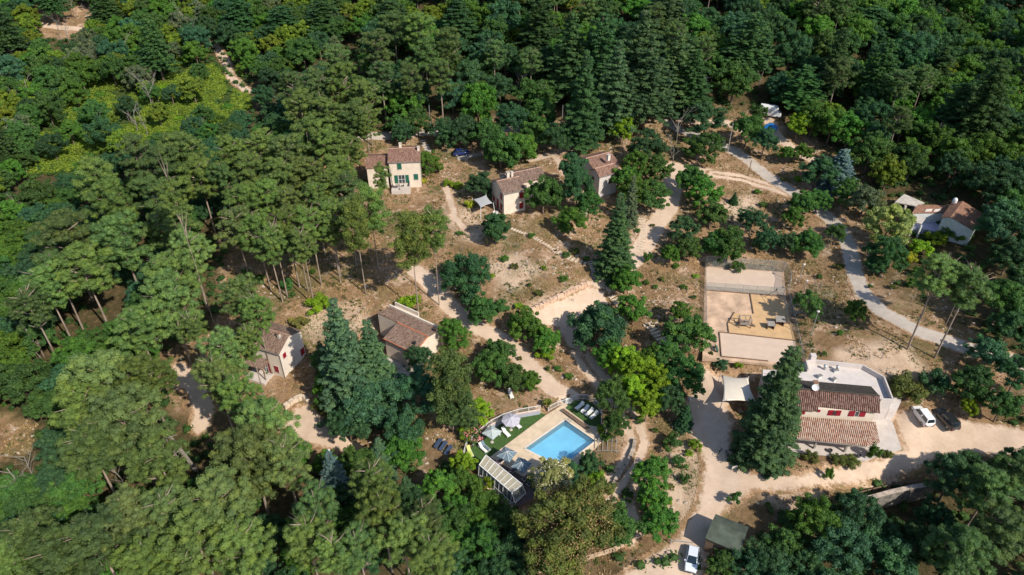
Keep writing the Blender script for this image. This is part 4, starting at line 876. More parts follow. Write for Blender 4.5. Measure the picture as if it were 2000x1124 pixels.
chain_fence([(1377,522),(1378.5,610),(1379,660)], 1.3, 'low wire fence along the left side of the play yard')
chain_fence([(1540,582),(1556,650),(1570,716)], 1.1, 'low wire fence along the right side of the lower court')
ph = thing('play_house', Wp(1453,636,CZ+.06), 'open wooden play house frame on the orange sand', 'play house', rz=-.1)
for x in (-1.0, 1.0):
    for y in (-.7, .7): mb = MB(); mb.box(x-.07,x+.07,y-.07,y+.07,0,1.7); mb.build('post', m_wood, ph)
for i, y in enumerate((-.7, .7)): mb = MB(); mb.box(-1.1,1.1,y-.06,y+.06,1.70,1.82); mb.build('beam', m_woodgrey, ph)
for x in (-1.0, 0, 1.0): mb = MB(); mb.box(x-.06,x+.06,-.64,.64,1.705,1.8); mb.build('cross_beam', m_woodgrey, ph)
mb = MB(); mb.box(-.92,.92,-.62,.62,.55,.63); mb.build('platform', m_wood, ph)
mb = MB(); [mb.box(-.92,.92,-.76,-.71,z,z+.14) for z in (.7,.9,1.1)]; mb.build('side_boards', m_woodgrey, ph)
mb = MB(); mb.add([(1.07,-.3,.6),(1.07,.3,.6),(2.0,.3,.03),(2.0,-.3,.03),(1.07,-.3,.66),(1.07,.3,.66),(2.0,.3,.09),(2.0,-.3,.09)], [(3,2,1,0),(4,5,6,7),(0,1,5,4),(1,2,6,5),(2,3,7,6),(3,0,4,7)]); mb.build('ramp', m_wood, ph)
for (u, v, s_, lb) in ((1504,641,.85,'smaller weathered play hut with sloping roof on the orange sand'),(1521,634,1.05,'larger weathered play hut with flat roof on the orange sand')):
    t = thing('play_hut', Wp(u, v, CZ+.06), lb, 'play hut', 'play huts in tree shade', -.1); mb = MB()
    mb.box(-.7*s_,.7*s_,.5*s_,.56*s_,0,1.1*s_); mb.box(-.7*s_,-.64*s_,-.55*s_,.5*s_,0,1.1*s_); mb.box(.64*s_,.7*s_,-.55*s_,.5*s_,0,1.1*s_); mb.build('wall', m_wood, t)
    mb = MB(); mb.add([(-.8*s_,-.7*s_,1.05*s_),(.8*s_,-.7*s_,1.05*s_),(.8*s_,.65*s_,1.3*s_),(-.8*s_,.65*s_,1.3*s_),(-.8*s_,-.7*s_,1.12*s_),(.8*s_,-.7*s_,1.12*s_),(.8*s_,.65*s_,1.37*s_),(-.8*s_,.65*s_,1.37*s_)], [(3,2,1,0),(4,5,6,7),(0,1,5,4),(1,2,6,5),(2,3,7,6),(3,0,4,7)]); mb.build('roof', m_woodgrey, t)
sw = thing('climbing_frame', Wp(1511,588,CZ+.06), 'thin tripod climbing frame on the orange sand', 'climbing frame')
for x, y in ((-1.6,-.9),(.9,-1.4),(1.5,1.2),(-1.2,1.4)): mb = MB(); mb.tube([(x, y, 0), (0, 0, 2.6)], .045, 6); mb.build('leg', m_wood, sw)
mb = MB(); mb.lathe([(.12, 2.5),(.12,2.85),(.03,2.95)], 8); mb.build('cap', m_dark, sw)
for (u, v, l_) in ((1396,665,'upper of two small green benches left of the lower court'),(1399,684,'lower of two small green benches left of the lower court')):
    t = thing('bench', Wp(u, v, CZ+.04), l_, 'bench', 'green benches', 1.5); mm = plain('bench_green', (.05,.13,.09), .6)
    mb = MB(); mb.box(-.75,.75,-.2,.2,.42,.47); mb.build('seat', mm, t); mb = MB(); mb.box(-.75,.75,.2,.25,.5,.85); mb.build('backrest', mm, t)
    for x in (-.6,.6): mb = MB(); mb.box(x-.04,x+.04,-.18,.24,0,.415); mb.build('leg', m_dark, t)
# ------------------------------------------------------------------ shade sails
def sail(name, px, hs, ground, mat, label, twist=0):
    P = [Wp(u, v, ground+h) for (u, v), h in zip(px, hs)]; ctr = sum(P, Vector())/4; t = thing(name, (ctr.x, ctr.y, ground), label, 'shade sail'); o = t.location; n = 14; V = []; F = []
    for j in range(n+1):
        for i in range(n+1):
            a = i/n; b_ = j/n; p = P[0]*(1-a)*(1-b_)+P[1]*a*(1-b_)+P[2]*a*b_+P[3]*(1-a)*b_
            k = 1-.12*(math.sin(a*math.pi)*(1 if b_ in (0, 1) else abs(2*b_-1)**3)+math.sin(b_*math.pi)*(1 if a in (0, 1) else abs(2*a-1)**3))
            V.append(tuple(ctr+(p-ctr)*k-o))
    F = [(j*(n+1)+i, j*(n+1)+i+1, (j+1)*(n+1)+i+1, (j+1)*(n+1)+i) for j in range(n) for i in range(n)]
    me = bpy.data.meshes.new('canopy'); me.from_pydata(V, [], F); me.materials.append(mat); me.polygons.foreach_set('use_smooth', [True]*len(F)); co_ = put(bpy.data.objects.new('canopy', me), t)
    sm = co_.modifiers.new('thick', 'SOLIDIFY'); sm.thickness = .02
    for p in P:
        q = p-o; e = (q-(ctr-o)); e.z = 0; e.normalize(); mb = MB(); mb.tube([(q.x+e.x*.5, q.y+e.y*.5, -.2), (q.x+e.x*.15, q.y+e.y*.15, q.z+.1)], .06, 8); mb.build('mast', m_white, t)
m_sail = plain('cream_sailcloth', (.64,.57,.47), .85, .04, .7); m_sail2 = plain('grey_sailcloth', (.40,.40,.40), .85, .06, .7)
sail('shade_sail', [(1409,733),(1461,738),(1478,787),(1411.5,784)], [2.3,3.9,2.4,3.7], .75, m_sail, 'cream twisted shade sail beside the tall fir at the terrace')
sail('shade_sail', [(924,389.5),(949,381),(962,397),(939,406)], [2.2,2.6,2.3,2.7], 7.9, m_sail2, 'grey shade sail at the gable of the red shuttered house')
# ------------------------------------------------------------------ vehicles
def paint(name, col, rough=.25):
    m, nt, b = new_mat(name); b.inputs['Base Color'].default_value = (*col, 1); b.inputs['Roughness'].default_value = rough; b.inputs['Coat Weight'].default_value = .5; b.inputs['Coat Roughness'].default_value = .08
    return m
def car(loc, rz, label, cat, mat, prof, L, W, glass, name='parked_car', group=None, plate=True):
    """prof: (x, z_belt or roof outline) of the upper body from rear (x=0) to front (x=L); glass: (x0,x1,x2,x3) cabin: rear base, rear roof, front roof, windscreen base; z belt; z roof"""
    t = thing(name, loc, label, cat, group, rz); zb, zr = glass[4], glass[5]
    # body lower
    secs = []
    for x, z, hw in prof:
        secs.append([(x-L/2, -hw, .28), (x-L/2, -hw*1.02, .55), (x-L/2, -hw*.97, z-.08), (x-L/2, -hw*.86, z), (x-L/2, hw*.86, z), (x-L/2, hw*.97, z-.08), (x-L/2, hw*1.02, .55), (x-L/2, hw, .28)])
    V = [p for s_ in secs for p in s_]; n = len(secs); F = [(i*8+k, i*8+(k+1) % 8, (i+1)*8+(k+1) % 8, (i+1)*8+k)[::-1] for i in range(n-1) for k in range(8)]+[tuple(range(8)), tuple((n-1)*8+k for k in range(7, -1, -1))]
    mb = MB(); mb.add(V, F); body = mb.build('body', mat, t, smooth=False, bevel=.03)
    x0, x1, x2, x3 = [q-L/2 for q in glass[:4]]; hw = W/2*.86; hr = W/2*.72
    b4 = [(x0,-hw,zb-.02),(x3,-hw,zb-.02),(x3,hw,zb-.02),(x0,hw,zb-.02)]; t4 = [(x1,-hr,zr),(x2,-hr,zr),(x2,hr,zr),(x1,hr,zr)]
    mb = MB(); mb.hexa(b4, t4); mb.build('cabin', mat, t, bevel=.04)
    f = lambda P, Q, s_: Vector(P)*(1-s_)+Vector(Q)*s_
    def pane(nm, a, b_, c, d_, off, m=m_carglass, ins=.1):
        q = [Vector(p) for p in (a, b_, c, d_)]; ce = sum(q, Vector())/4; n_ = (q[1]-q[0]).cross(q[3]-q[0]).normalized()
        if n_.dot(Vector(off)) < 0: n_ = -n_
        q = [ce+(p-ce)*(1-ins)+n_*.012 for p in q]; mb = MB(); mb.hexa([p-n_*.01 for p in q], [p+n_*.004 for p in q]); return mb.build(nm, m, t)
    pane('windscreen', b4[1], b4[2], t4[2], t4[1], (1,0,.5)); pane('rear_window', b4[3], b4[0], t4[0], t4[3], (-1,0,.5), ins=.18)
    for sgn, (A1, A2, B2, B1) in ((-1, (b4[0], b4[1], t4[1], t4[0])), (1, (b4[2], b4[3], t4[3], t4[2]))):
        m0, m1 = f(A1, A2, .48), f(B1, B2, .48); m2, m3 = f(A1, A2, .52), f(B1, B2, .52)
        pane('side_window', A1, m0, m1, B1, (0,sgn,.1), ins=.14); pane('side_window', m2, A2, B2, m3, (0,sgn,.1), ins=.14)
    for x in (L*.19-L/2, L*.80-L/2):
        for s_ in (-1, 1):
            mb = MB(); o_ = Vector((x, s_*(W/2-.10), .32)); V = []; F = []; k = 16
            for yy, r_ in ((-.1,.29),(-.09,.32),(.09,.32),(.1,.29)): V += [(o_.x+math.cos(i*2*math.pi/k)*r_, o_.y+yy, o_.z+math.sin(i*2*math.pi/k)*r_) for i in range(k)]
            for j in range(3): F += [(j*k+i, j*k+(i+1) % k, (j+1)*k+(i+1) % k, (j+1)*k+i) for i in range(k)]
            F += [tuple(range(k)), tuple(range(4*k-1, 3*k-1, -1))]; mb.add(V, F); wh = mb.build('wheel', m_black, t)
            mb = MB(); V = [(o_.x+math.cos(i*2*math.pi/k)*.19, o_.y+s_*.105, o_.z+math.sin(i*2*math.pi/k)*.19) for i in range(k)]+[(o_.x, o_.y+s_*.12, o_.z)]; mb.add(V, [(i, (i+1) % k, k) for i in range(k)]); mb.build('rim', m_chain, wh)
    zl = prof[-1][1]; zrr = prof[0][1]
    for s_ in (-1, 1):
        y = s_*(prof[-1][2]-.2); mb = MB(); mb.box(L/2-.06, L/2+.015, y-.17, y+.17, zl-.22, zl-.08); mb.build('headlight', m_lamp, t)
        y = s_*(prof[0][2]-.1); mb = MB(); mb.box(-L/2-.02, -L/2+.05, y-.09, y+.09, zrr-.38, zrr-.1); mb.build('tail_light', m_red, t)
        mb = MB(); mb.box(x3-.35, x3-.2, s_*(W/2*.95)-.02 if s_ > 0 else -(W/2*.95)-.18, s_*(W/2*.95)+.18 if s_ > 0 else -(W/2*.95)+.02, zb+.02, zb+.16); mb.build('mirror', mat, t)
    mb = MB(); mb.box(-L/2-.035, -L/2+.1, -W/2*.85, W/2*.85, .3, .5); mb.build('rear_bumper', m_bumper, t); mb = MB(); mb.box(L/2-.1, L/2+.04, -W/2*.82, W/2*.82, .28, .46); mb.build('front_bumper', m_bumper, t)
    if plate: mb = MB(); mb.box(-L/2-.05, -L/2-.036, -.26, .26, .36, .46); mb.build('number_plate', m_white, t)
    return t
m_carglass = paint('car_glass', (.012,.022,.03), .05); m_lamp = paint('lamp_lens', (.6,.6,.58), .1); m_bumper = paint('dark_plastic', (.05,.05,.055), .5)
p_white = paint('white_paint', (.80,.79,.76)); p_black = paint('black_paint', (.018,.02,.022)); p_silver = paint('silver_paint', (.62,.66,.72), .2); p_navy = paint('navy_paint', (.012,.025,.11), .2)
hatch = lambda L, W: [(0,.78,W/2*.9),(.12,.92,W/2*.97),(L*.5,.95,W/2),(L*.72,.93,W/2),(L*.9,.82,W/2*.95),(L,.66,W/2*.85)]
head = lambda a, b_, z: math.atan2(Wp(*b_, z).y-Wp(*a, z).y, Wp(*b_, z).x-Wp(*a, z).x)
car(G(1799,818,.08), head((1811,829),(1786,796), 1.3), 'white panel van with a boxy rear parked on the sand by the terrace', 'van', p_white, [(0,.9,.8),(.1,1.15,.84),(2.9,1.1,.86),(3.2,1.0,.86),(4.0,.9,.8),(4.25,.7,.7)], 4.25, 1.74, (.04,.2,2.6,3.25,1.05,1.78), 'parked_van')
car(G(1845,824,.08), head((1861,834),(1828,800), 1.4), 'black estate car parked beside the white van', 'car', p_black, [(0,.85,.84),(.1,1.05,.9),(2.6,1.05,.92),(3.4,1.0,.92),(4.3,.9,.86),(4.55,.7,.76)], 4.55, 1.84, (.08,.3,2.5,3.3,1.0,1.72))
car(G(1350,1097,.07), head((1353,1068),(1346,1120), -1.0), 'silver white hatchback parked on the lower drive beside the hut', 'car', p_silver, hatch(4.0,1.72), 4.0, 1.72, (.15,.6,2.1,3.05,.92,1.47))
car(G(901,303,.07), head((886,302),(918,299), 9.3), 'dark blue hatchback parked behind the green shuttered house', 'car', p_navy, hatch(4.0,1.72), 4.0, 1.72, (.15,.7,2.1,3.05,.92,1.45))
flat_px = [(893,307),(941,300),(945,304),(897,313)]
sheet('parking_slab', lambda x, y, P=GP(flat_px): in_poly(x, y, P), lambda x, y: x*0+1, bbox_of(GP(flat_px), 1), m_asphalt, .25, .09)
rl = thing('low_fence', G(894,313), 'thin grey rail fence in front of the blue hatchback', 'fence'); a = G(894,313)-rl.location; b_ = G(945,303)-rl.location
for f in (0,.33,.66,1): p = a.lerp(b_, f); mb = MB(); mb.box(p.x-.05,p.x+.05,p.y-.05,p.y+.05,p.z-.1,p.z+.9); mb.build('post', m_chain, rl)
for zz in (.45,.85): mb = MB(); mb.bar(a+Vector((0,0,zz)), b_+Vector((0,0,zz)), .05); mb.build('rail', m_chain, rl)
# camper van and covered trailer in the upper clearing
cv = thing('camper_van', G(1502,228), 'white camper van half hidden by trees in the upper clearing', 'camper van', rz=-.35)
mb = MB(); mb.prism([(-2.6,.5),(-2.6,2.9),(1.2,2.9),(1.9,2.5),(2.0,1.7),(2.8,1.3),(2.9,.5)], -1.0, 1.0); V = [(p[0], p[2], p[1]) for p in mb.v]; mb.v = V; mb.f = [f[::-1] for f in mb.f]; mb.build('body', p_white, cv, bevel=.08)
mb = MB(); mb.box(-1.6,-.6,-1.03,-1.0,1.5,2.2); mb.build('side_window', m_carglass, cv); mb = MB(); mb.add([(1.93,-.8,2.35),(1.93,.8,2.35),(2.03,.85,1.75),(2.03,-.85,1.75)], [(0,1,2,3)]); mb.build('windscreen', m_carglass, cv)
mb = MB(); mb.box(-.2,.5,-1.03,-1.0,.7,2.3); mb.build('door', m_whitewall, cv)
for x in (-1.6,1.9):
    for y in (-.9,.9): mb = MB(); mb.tube([(x,y-.12,.38),(x,y+.12,.38)], .38, 14); mb.build('wheel', m_black, cv)
tt_ = thing('covered_trailer', G(1505,254), 'small trailer under a bright blue cover by the trees', 'trailer', rz=-.5)
mb = MB(); n = 8; V = []; F = []
for i in range(9):
    x = -1.5+i*3/8; hh = 1.0*math.sin(math.pi*(i+1.5)/11)+.35
    V += [(x, 1.0*math.cos(math.pi*k/n), .35+hh*math.sin(math.pi*k/n)) for k in range(n+1)]
F = [(i*9+k, i*9+k+1, (i+1)*9+k+1, (i+1)*9+k) for i in range(8) for k in range(8)]+[tuple(range(9))[::-1], tuple(72+k for k in range(9))]
mb.add(V, F); mb.build('cover', plain('blue_tarpaulin', (.02,.19,.50), .4, .15, 2), tt_); mb = MB(); mb.tube([(0,-1,.3),(0,1,.3)], .3, 12); mb.build('axle', m_black, tt_)
# ------------------------------------------------------------------ poles
def pole(base, top, label, r=.11, lamp=False, arm=False, mat=None, name='utility_pole', group='poles along the road'):
    b0 = G(*base); h = height_to(b0, top[1]); t = thing(name, b0, label, 'pole' if not lamp else 'street lamp', group)
    mb = MB(); mb.tube([(0,0,-.3),(0,0,h)], [r, r*.7], 8); mb.build('pole', mat or m_woodgrey, t)
    if arm:
        mb = MB(); mb.box(-.9,.9,-.06,.06,h-.5,h-.38); mb.box(-.6,.6,-.06,.06,h-1.2,h-1.1); mb.build('crossarm', m_woodgrey, t)
        for x in (-.8,0,.8): mb = MB(); mb.lathe([(.05,h-.38),(.09,h-.3),(.05,h-.12)], 8, (x,0,0)); mb.build('insulator', m_concrete, t)
    if lamp: mb = MB(); mb.lathe([(.04,h),(.24,h+.05),(.26,h+.22),(.06,h+.36)], 12); mb.build('lamp_head', m_whitewall, t)
pole((1373,199),(1378,149), 'tall wooden utility pole with crossarms at the edge of the upper wood', .16, arm=True)
pole((1421,297),(1428,241), 'pale leaning utility pole beside the bend of the asphalt road', .15)
pole((1098,238),(1098,206), 'thin steel pole in the trees behind the houses', .09, mat=m_chain)
pole((841,251),(841,206), 'thin steel pole behind the green shuttered house', .09, mat=m_chain)
pole((1461,345),(1463,314), 'short dark wooden pole in the grass between road and track', .13, mat=m_wood)
pole((863,292),(863,272), 'short wooden post left of the dark blue car', .1, mat=m_wood)
for bb, tt, l_ in (((1560,553),(1565,518),'white lamp post nearest the corner of the upper court'), ((1568,576),(1572,550),'shorter white lamp post beside the small round trees'), ((1583,656),(1590,610),'white lamp post right of the lower court'), ((1686,526),(1698,489),'white lamp post on the right verge of the asphalt road')):
    pole(bb, tt, l_, .07, lamp=True, mat=m_chain, name='street_lamp', group='lamp posts by the courts and road')
for u, v, l_ in ((878,565,'thin metal post at the upper end of the sandy path'),(1002,640,'thin metal post among the lime shrubs'),(1238,915,'thin dark post beside the two-wheeled track')):
    pole((u, v+8), (u, v-16), l_, .05, mat=m_chain, name='marker_post', group='thin posts')
gb = thing('globe_lamp', G(643,888), 'white globe lamp beside the gravel drive', 'garden lamp'); mb = MB(); mb.lathe([(.05,0),(.05,.5)], 8); mb.build('post', m_chain, gb); mb = MB(); mb.lathe([(.08,.5),(.26,.62),(.33,.82),(.26,1.02),(.08,1.12)], 12); mb.build('globe', m_white, gb, smooth=True)
# barrier and benches near the hut
bg_ = thing('barrier_gate', G(1309,1063), 'thin grey barrier across the lower drive beside the silver hatchback', 'barrier'); b_ = G(1352,1068)-bg_.location
mb = MB(); mb.tube([(0,0,-.2),(0,0,1.0)], .08, 8); mb.build('post', m_chain, bg_); mb = MB(); mb.bar((0,0,.9), b_+Vector((0,0,.9)), .09); mb.build('boom', m_chain, bg_)
bq = thing('wooden_barrier', G(1180,562), 'grey wooden pole lying across the top of the turning area', 'pole'); b_ = G(1168,575)-bq.location
mb = MB(); mb.bar((-2.0,2.2,.5),(2.2,-2.6,.5),.12); mb.build('boom', m_woodgrey, bq); mb = MB(); mb.box(-2.1,-1.9,2.1,2.3,-.2,.6); mb.build('post', m_woodgrey, bq)
# steps
def stairs(px, n, w, label, ang=0.0, mat=m_steps, h=.16):
    t = thing('stone_steps', G(*px[0]), label, 'steps', 'stone steps on the slope'); o = t.location; P = [G(*p) for p in px]; tot = [0]
    for a, b_ in zip(P[:-1], P[1:]): tot.append(tot[-1]+(b_-a).length)
    for i in range(n):
        s_ = tot[-1]*i/(n-1); k = max(j for j in range(len(P)-1) if tot[j] <= s_+1e-6); f = (s_-tot[k])/(tot[k+1]-tot[k]); p = P[k].lerp(P[k+1], f); d = (P[k+1]-P[k]); a = math.atan2(d.y, d.x)+math.pi/2+random.uniform(-.12,.12)
        z = float(hz(p.x, p.y)); dx = Vector((math.cos(a), math.sin(a), 0))*w/2*random.uniform(.85,1.1); dy = Vector((-math.sin(a), math.cos(a), 0))*tot[-1]/n*.36; c = Vector((p.x, p.y, z))-o
        q = [c-dx-dy, c+dx-dy, c+dx+dy, c-dx+dy]; mb = MB(); mb.hexa([p_-Vector((0,0,.25)) for p_ in q], [p_+Vector((0,0,h)) for p_ in q]); mb.build('step', mat, t)
stairs([(1157,512),(1163,525),(1166,548)], 10, 2.3, 'wide pale stone steps below the tall fir')
stairs([(1253,428),(1256,455),(1252,488)], 13, 1.7, 'long straight flight of pale stone steps beside the upper sandy track')
stairs([(1266,634),(1280,650),(1296,668)], 7, 1.9, 'diagonal pale stone steps below the boules courts')
stairs([(1196,580),(1215,600),(1232,612)], 7, 1.8, 'pale stone steps in tree shade right of the turning area')
stairs([(1000,447),(1020,455),(1040,463),(1056,472),(1072,481),(1085,490)], 18, .9, 'stepping stones curving down from the red shuttered house', h=.05)
stairs([(1085,490),(1100,498),(1120,508),(1142,515)], 9, 1.5, 'broad flagstones leading to the head of the wide steps', h=.05)
stairs([(826,275),(836,296)], 6, 1.6, 'pale concrete steps behind the green shuttered house', mat=m_terrace, h=.1)
# retaining wall and rail fence at lower right
def railfence(px, label):
    P = [G(*p) for p in px]; t = thing('rail_fence', P[0], label, 'fence'); o = P[0]
    for a, b_ in zip(P[:-1], P[1:]):
        n = max(1, round((b_-a).length/2))
        for i in range(n+1): c = a.lerp(b_, i/n)-o; c.z = float(hz(c.x+o.x, c.y+o.y))-o.z; mb = MB(); mb.box(c.x-.07,c.x+.07,c.y-.07,c.y+.07,c.z-.2,c.z+.9); mb.build('post', m_wood, t)
        for zz in (.4,.8): mb = MB(); mb.bar(a-o+Vector((0,0,zz)), b_-o+Vector((0,0,zz)), .12); mb.build('rail', m_wood, t)
railfence([(1665,972),(1700,962),(1740,953),(1790,946)], 'low wooden rail fence above the stone retaining wall')
RW = [Wp(u, v, .2) for u, v in ((1650,985),(1690,976),(1740,962),(1790,951),(1826,946))]
t = thing('retaining_wall', Vector((RW[0].x, RW[0].y, -4)), 'shaded stone retaining wall below the sandy parking area', 'stone wall'); o = t.location; mb = MB()
for a, b_ in zip(RW[:-1], RW[1:]):
    n = max(1, int((b_-a).length/.9))
    for i in range(n):
        for kz in range(7):
            f0 = i/n; c0 = a.lerp(b_, f0)-o; c1 = a.lerp(b_, (i+1)/n)-o; j = lambda: random.uniform(-.08,.08); z0_ = kz*.6-.1
            dd = (c1-c0).normalized(); nn = Vector((dd.y, -dd.x, 0)); q = [c0+nn*(.3+j()), c1+nn*(.3+j())-dd*.05, c1-nn*.6-dd*.05, c0-nn*.6]
            mb.hexa([Vector((p.x, p.y, z0_)) for p in q], [Vector((p.x, p.y, z0_+.57)) for p in q])
mb.build('stones', plain('shade_darkened_stone', (.20,.18,.155), .95, .3, 1.2, obj=False, bumps=.6), t)  # stone colour darkened to carry the shade this wall lies in
mb = MB()
for a, b_ in zip(RW[:-1], RW[1:]): mb.bar(Vector(a-o)+Vector((0,0,.14)), Vector(b_-o)+Vector((0,0,.14)), .7, .12)
mb.build('coping', m_stone, t)
# potted things, terrace furniture, small details
def chair(loc, rz, label, mat=m_white, group=None):
    t = thing('garden_chair', loc, label, 'chair', group, rz); mb = MB(); mb.box(-.25,.25,-.25,.25,.42,.46); mb.build('seat', mat, t); mb = MB(); mb.box(-.25,.25,.22,.26,.46,.92); mb.build('backrest', mat, t)
    for x in (-.22,.22):
        for y in (-.22,.22): mb = MB(); mb.box(x-.02,x+.02,y-.02,y+.02,0,.42); mb.build('leg', mat, t)
    return t
chair(G(966,421,.02), .5, 'left one of two white chairs by the gable of the red shuttered house'); chair(G(970,421,.02), -.4, 'right one of two white chairs by the gable of the red shuttered house')
chair(Vector((H1.org.x+.9, H1.org.y-1.2, 8.8)), 1.2, 'dark chair left of the table on the terrace of the green shuttered house', m_bumper); chair(Vector((H1.org.x+3.0, H1.org.y-1.0, 8.8)), -1.2, 'dark chair right of the table on the terrace of the green shuttered house', m_bumper)
t = thing('terrace_table', Vector((H1.org.x+1.95, H1.org.y-1.3, 8.8)), 'dark table between two chairs on the green shuttered house terrace', 'table'); mb = MB(); mb.box(-.5,.5,-.4,.4,.7,.75); mb.build('table_top', m_woodgrey, t)
for x in (-.42,.42):
    for y in (-.32,.32): mb = MB(); mb.box(x-.03,x+.03,y-.03,y+.03,0,.7); mb.build('leg', m_bumper, t)
chair(G(1346,784,.07), 2.2, 'white chair at the edge of the trees beside the drive'); 
for u, v, l_ in ((856,871,'leftmost of the three dark solar panels on the brown ground by the pool lawn'),(866,876,'middle one of the three dark solar panels by the pool lawn'),(876,884,'rightmost and bluest of the three dark solar panels by the pool lawn')):
    t = thing('solar_panel', G(u, v), l_, 'solar panel', 'solar panels near the pool', -.55); mb = MB(); mb.add([(-.33,-.85,.35),(.33,-.85,.35),(.33,.85,.8),(-.33,.85,.8),(-.33,-.85,.42),(.33,-.85,.42),(.33,.85,.87),(-.33,.85,.87)], [(3,2,1,0),(4,5,6,7),(0,1,5,4),(1,2,6,5),(2,3,7,6),(3,0,4,7)]); mb.build('panel', paint('solar_glass', (.05,.07,.12), .15), t)
    for x, y, z in ((-.3,-.75,.37),(.3,-.75,.37),(.3,.75,.77),(-.3,.75,.77)): mb = MB(); mb.box(x-.03,x+.03,y-.03,y+.03,-.2,z); mb.build('leg', m_chain, t)
for u, v, l_ in ((1404,888,'black cargo bicycle left of the tall fir in the drive shade'),(1420,893,'black bicycle leaning at the foot of the tall fir')):
    t = thing('bicycle', G(u, v, .07), l_, 'bicycle', 'bicycles in the shade', random.uniform(0,2))
    for x in (-.5,.5):
        mb = MB(); k = 16; 
        pts = [(x+.33*math.cos(i*2*math.pi/k), 0, .34+.33*math.sin(i*2*math.pi/k)) for i in range(k+1)]; mb.tube(pts, .035, 5, False); mb.build('wheel', m_black, t)
    mb = MB(); mb.bar((-.5,0,.34),(-.1,0,.85),.05); mb.bar((-.1,0,.85),(.42,0,.8),.05); mb.bar((.42,0,.85),(.5,0,.34),.05); mb.bar((-.05,0,.3),(.42,0,.8),.05); mb.bar((-.05,0,.3),(-.1,0,.85),.05); mb.bar((-.5,0,.34),(-.05,0,.3),.04); mb.build('frame', m_bumper, t)
    mb = MB(); mb.box(-.22,.02,-.07,.07,.88,.94); mb.build('saddle', m_black, t); mb = MB(); mb.bar((.40,-.28,1.0),(.40,.28,1.0),.05); mb.bar((.42,0,.8),(.40,0,1.0),.05); mb.build('handlebar', m_bumper, t)
t = thing('signboard', G(1434,918), 'small pale sign panel on the ground at the drive junction', 'sign', rz=.3); mb = MB(); mb.box(-.5,.5,-.03,.03,.25,.85); mb.build('board', m_whitewall, t)
for x in (-.4,.4): mb = MB(); mb.box(x-.03,x+.03,.031,.09,-.1,.8); mb.build('post', m_woodgrey, t)
PC = thing('paddling_pool', G(1855,522,.1), 'round turquoise paddling pool under the leaning pine', 'paddling pool'); mb = MB(); mb.lathe([(1.7,0),(1.8,.35),(1.7,.7),(1.55,.7),(1.55,.1)], 24); mb.build('rim', plain('turquoise_vinyl', (.01,.38,.60), .35, .08), PC); mb = MB(); mb.lathe([(1.54,.45),(1.54,.5)], 24); mb.build('water_surface', plain('turquoise_water', (.02,.50,.75), .1, .05), PC)
for (u, v, l_) in ((1606,712,None),):
    pass
for (u, v, l_) in ((1628,729,'pair of pale cushions'),): pass
for k, (u, v, l_) in enumerate(((1632,727,'grey box on the white roof terrace nearest the parapet'),(1600,738,'grey box at the left edge of the roof terrace'),(1628,744,'low grey box by the sooty roof edge of the terrace'))):
    t = thing('terrace_box', Wp(u, v, zt+.0), l_, 'box', 'boxes on the roof terrace', .3*k); mb = MB(); mb.box(-.35,.35,-.25,.25,.0,.5); mb.build('box', m_bluegrey, t); mb = MB(); mb.box(-.38,.38,-.28,.28,.502,.56); mb.build('lid', m_gutter, t)
for u, v, l_ in ((1620,884,'dark pot at the front edge of the veranda'),(1676,894,'dark barrel at the right end of the veranda front')):
    t = thing('flower_pot', G(u, v, .05), l_, 'pot', 'dark pots along the veranda'); mb = MB(); mb.lathe([(.22,0),(.34,.5),(.36,.55),(.30,.56),(.28,.4)], 12); mb.build('pot', m_bumper, t)
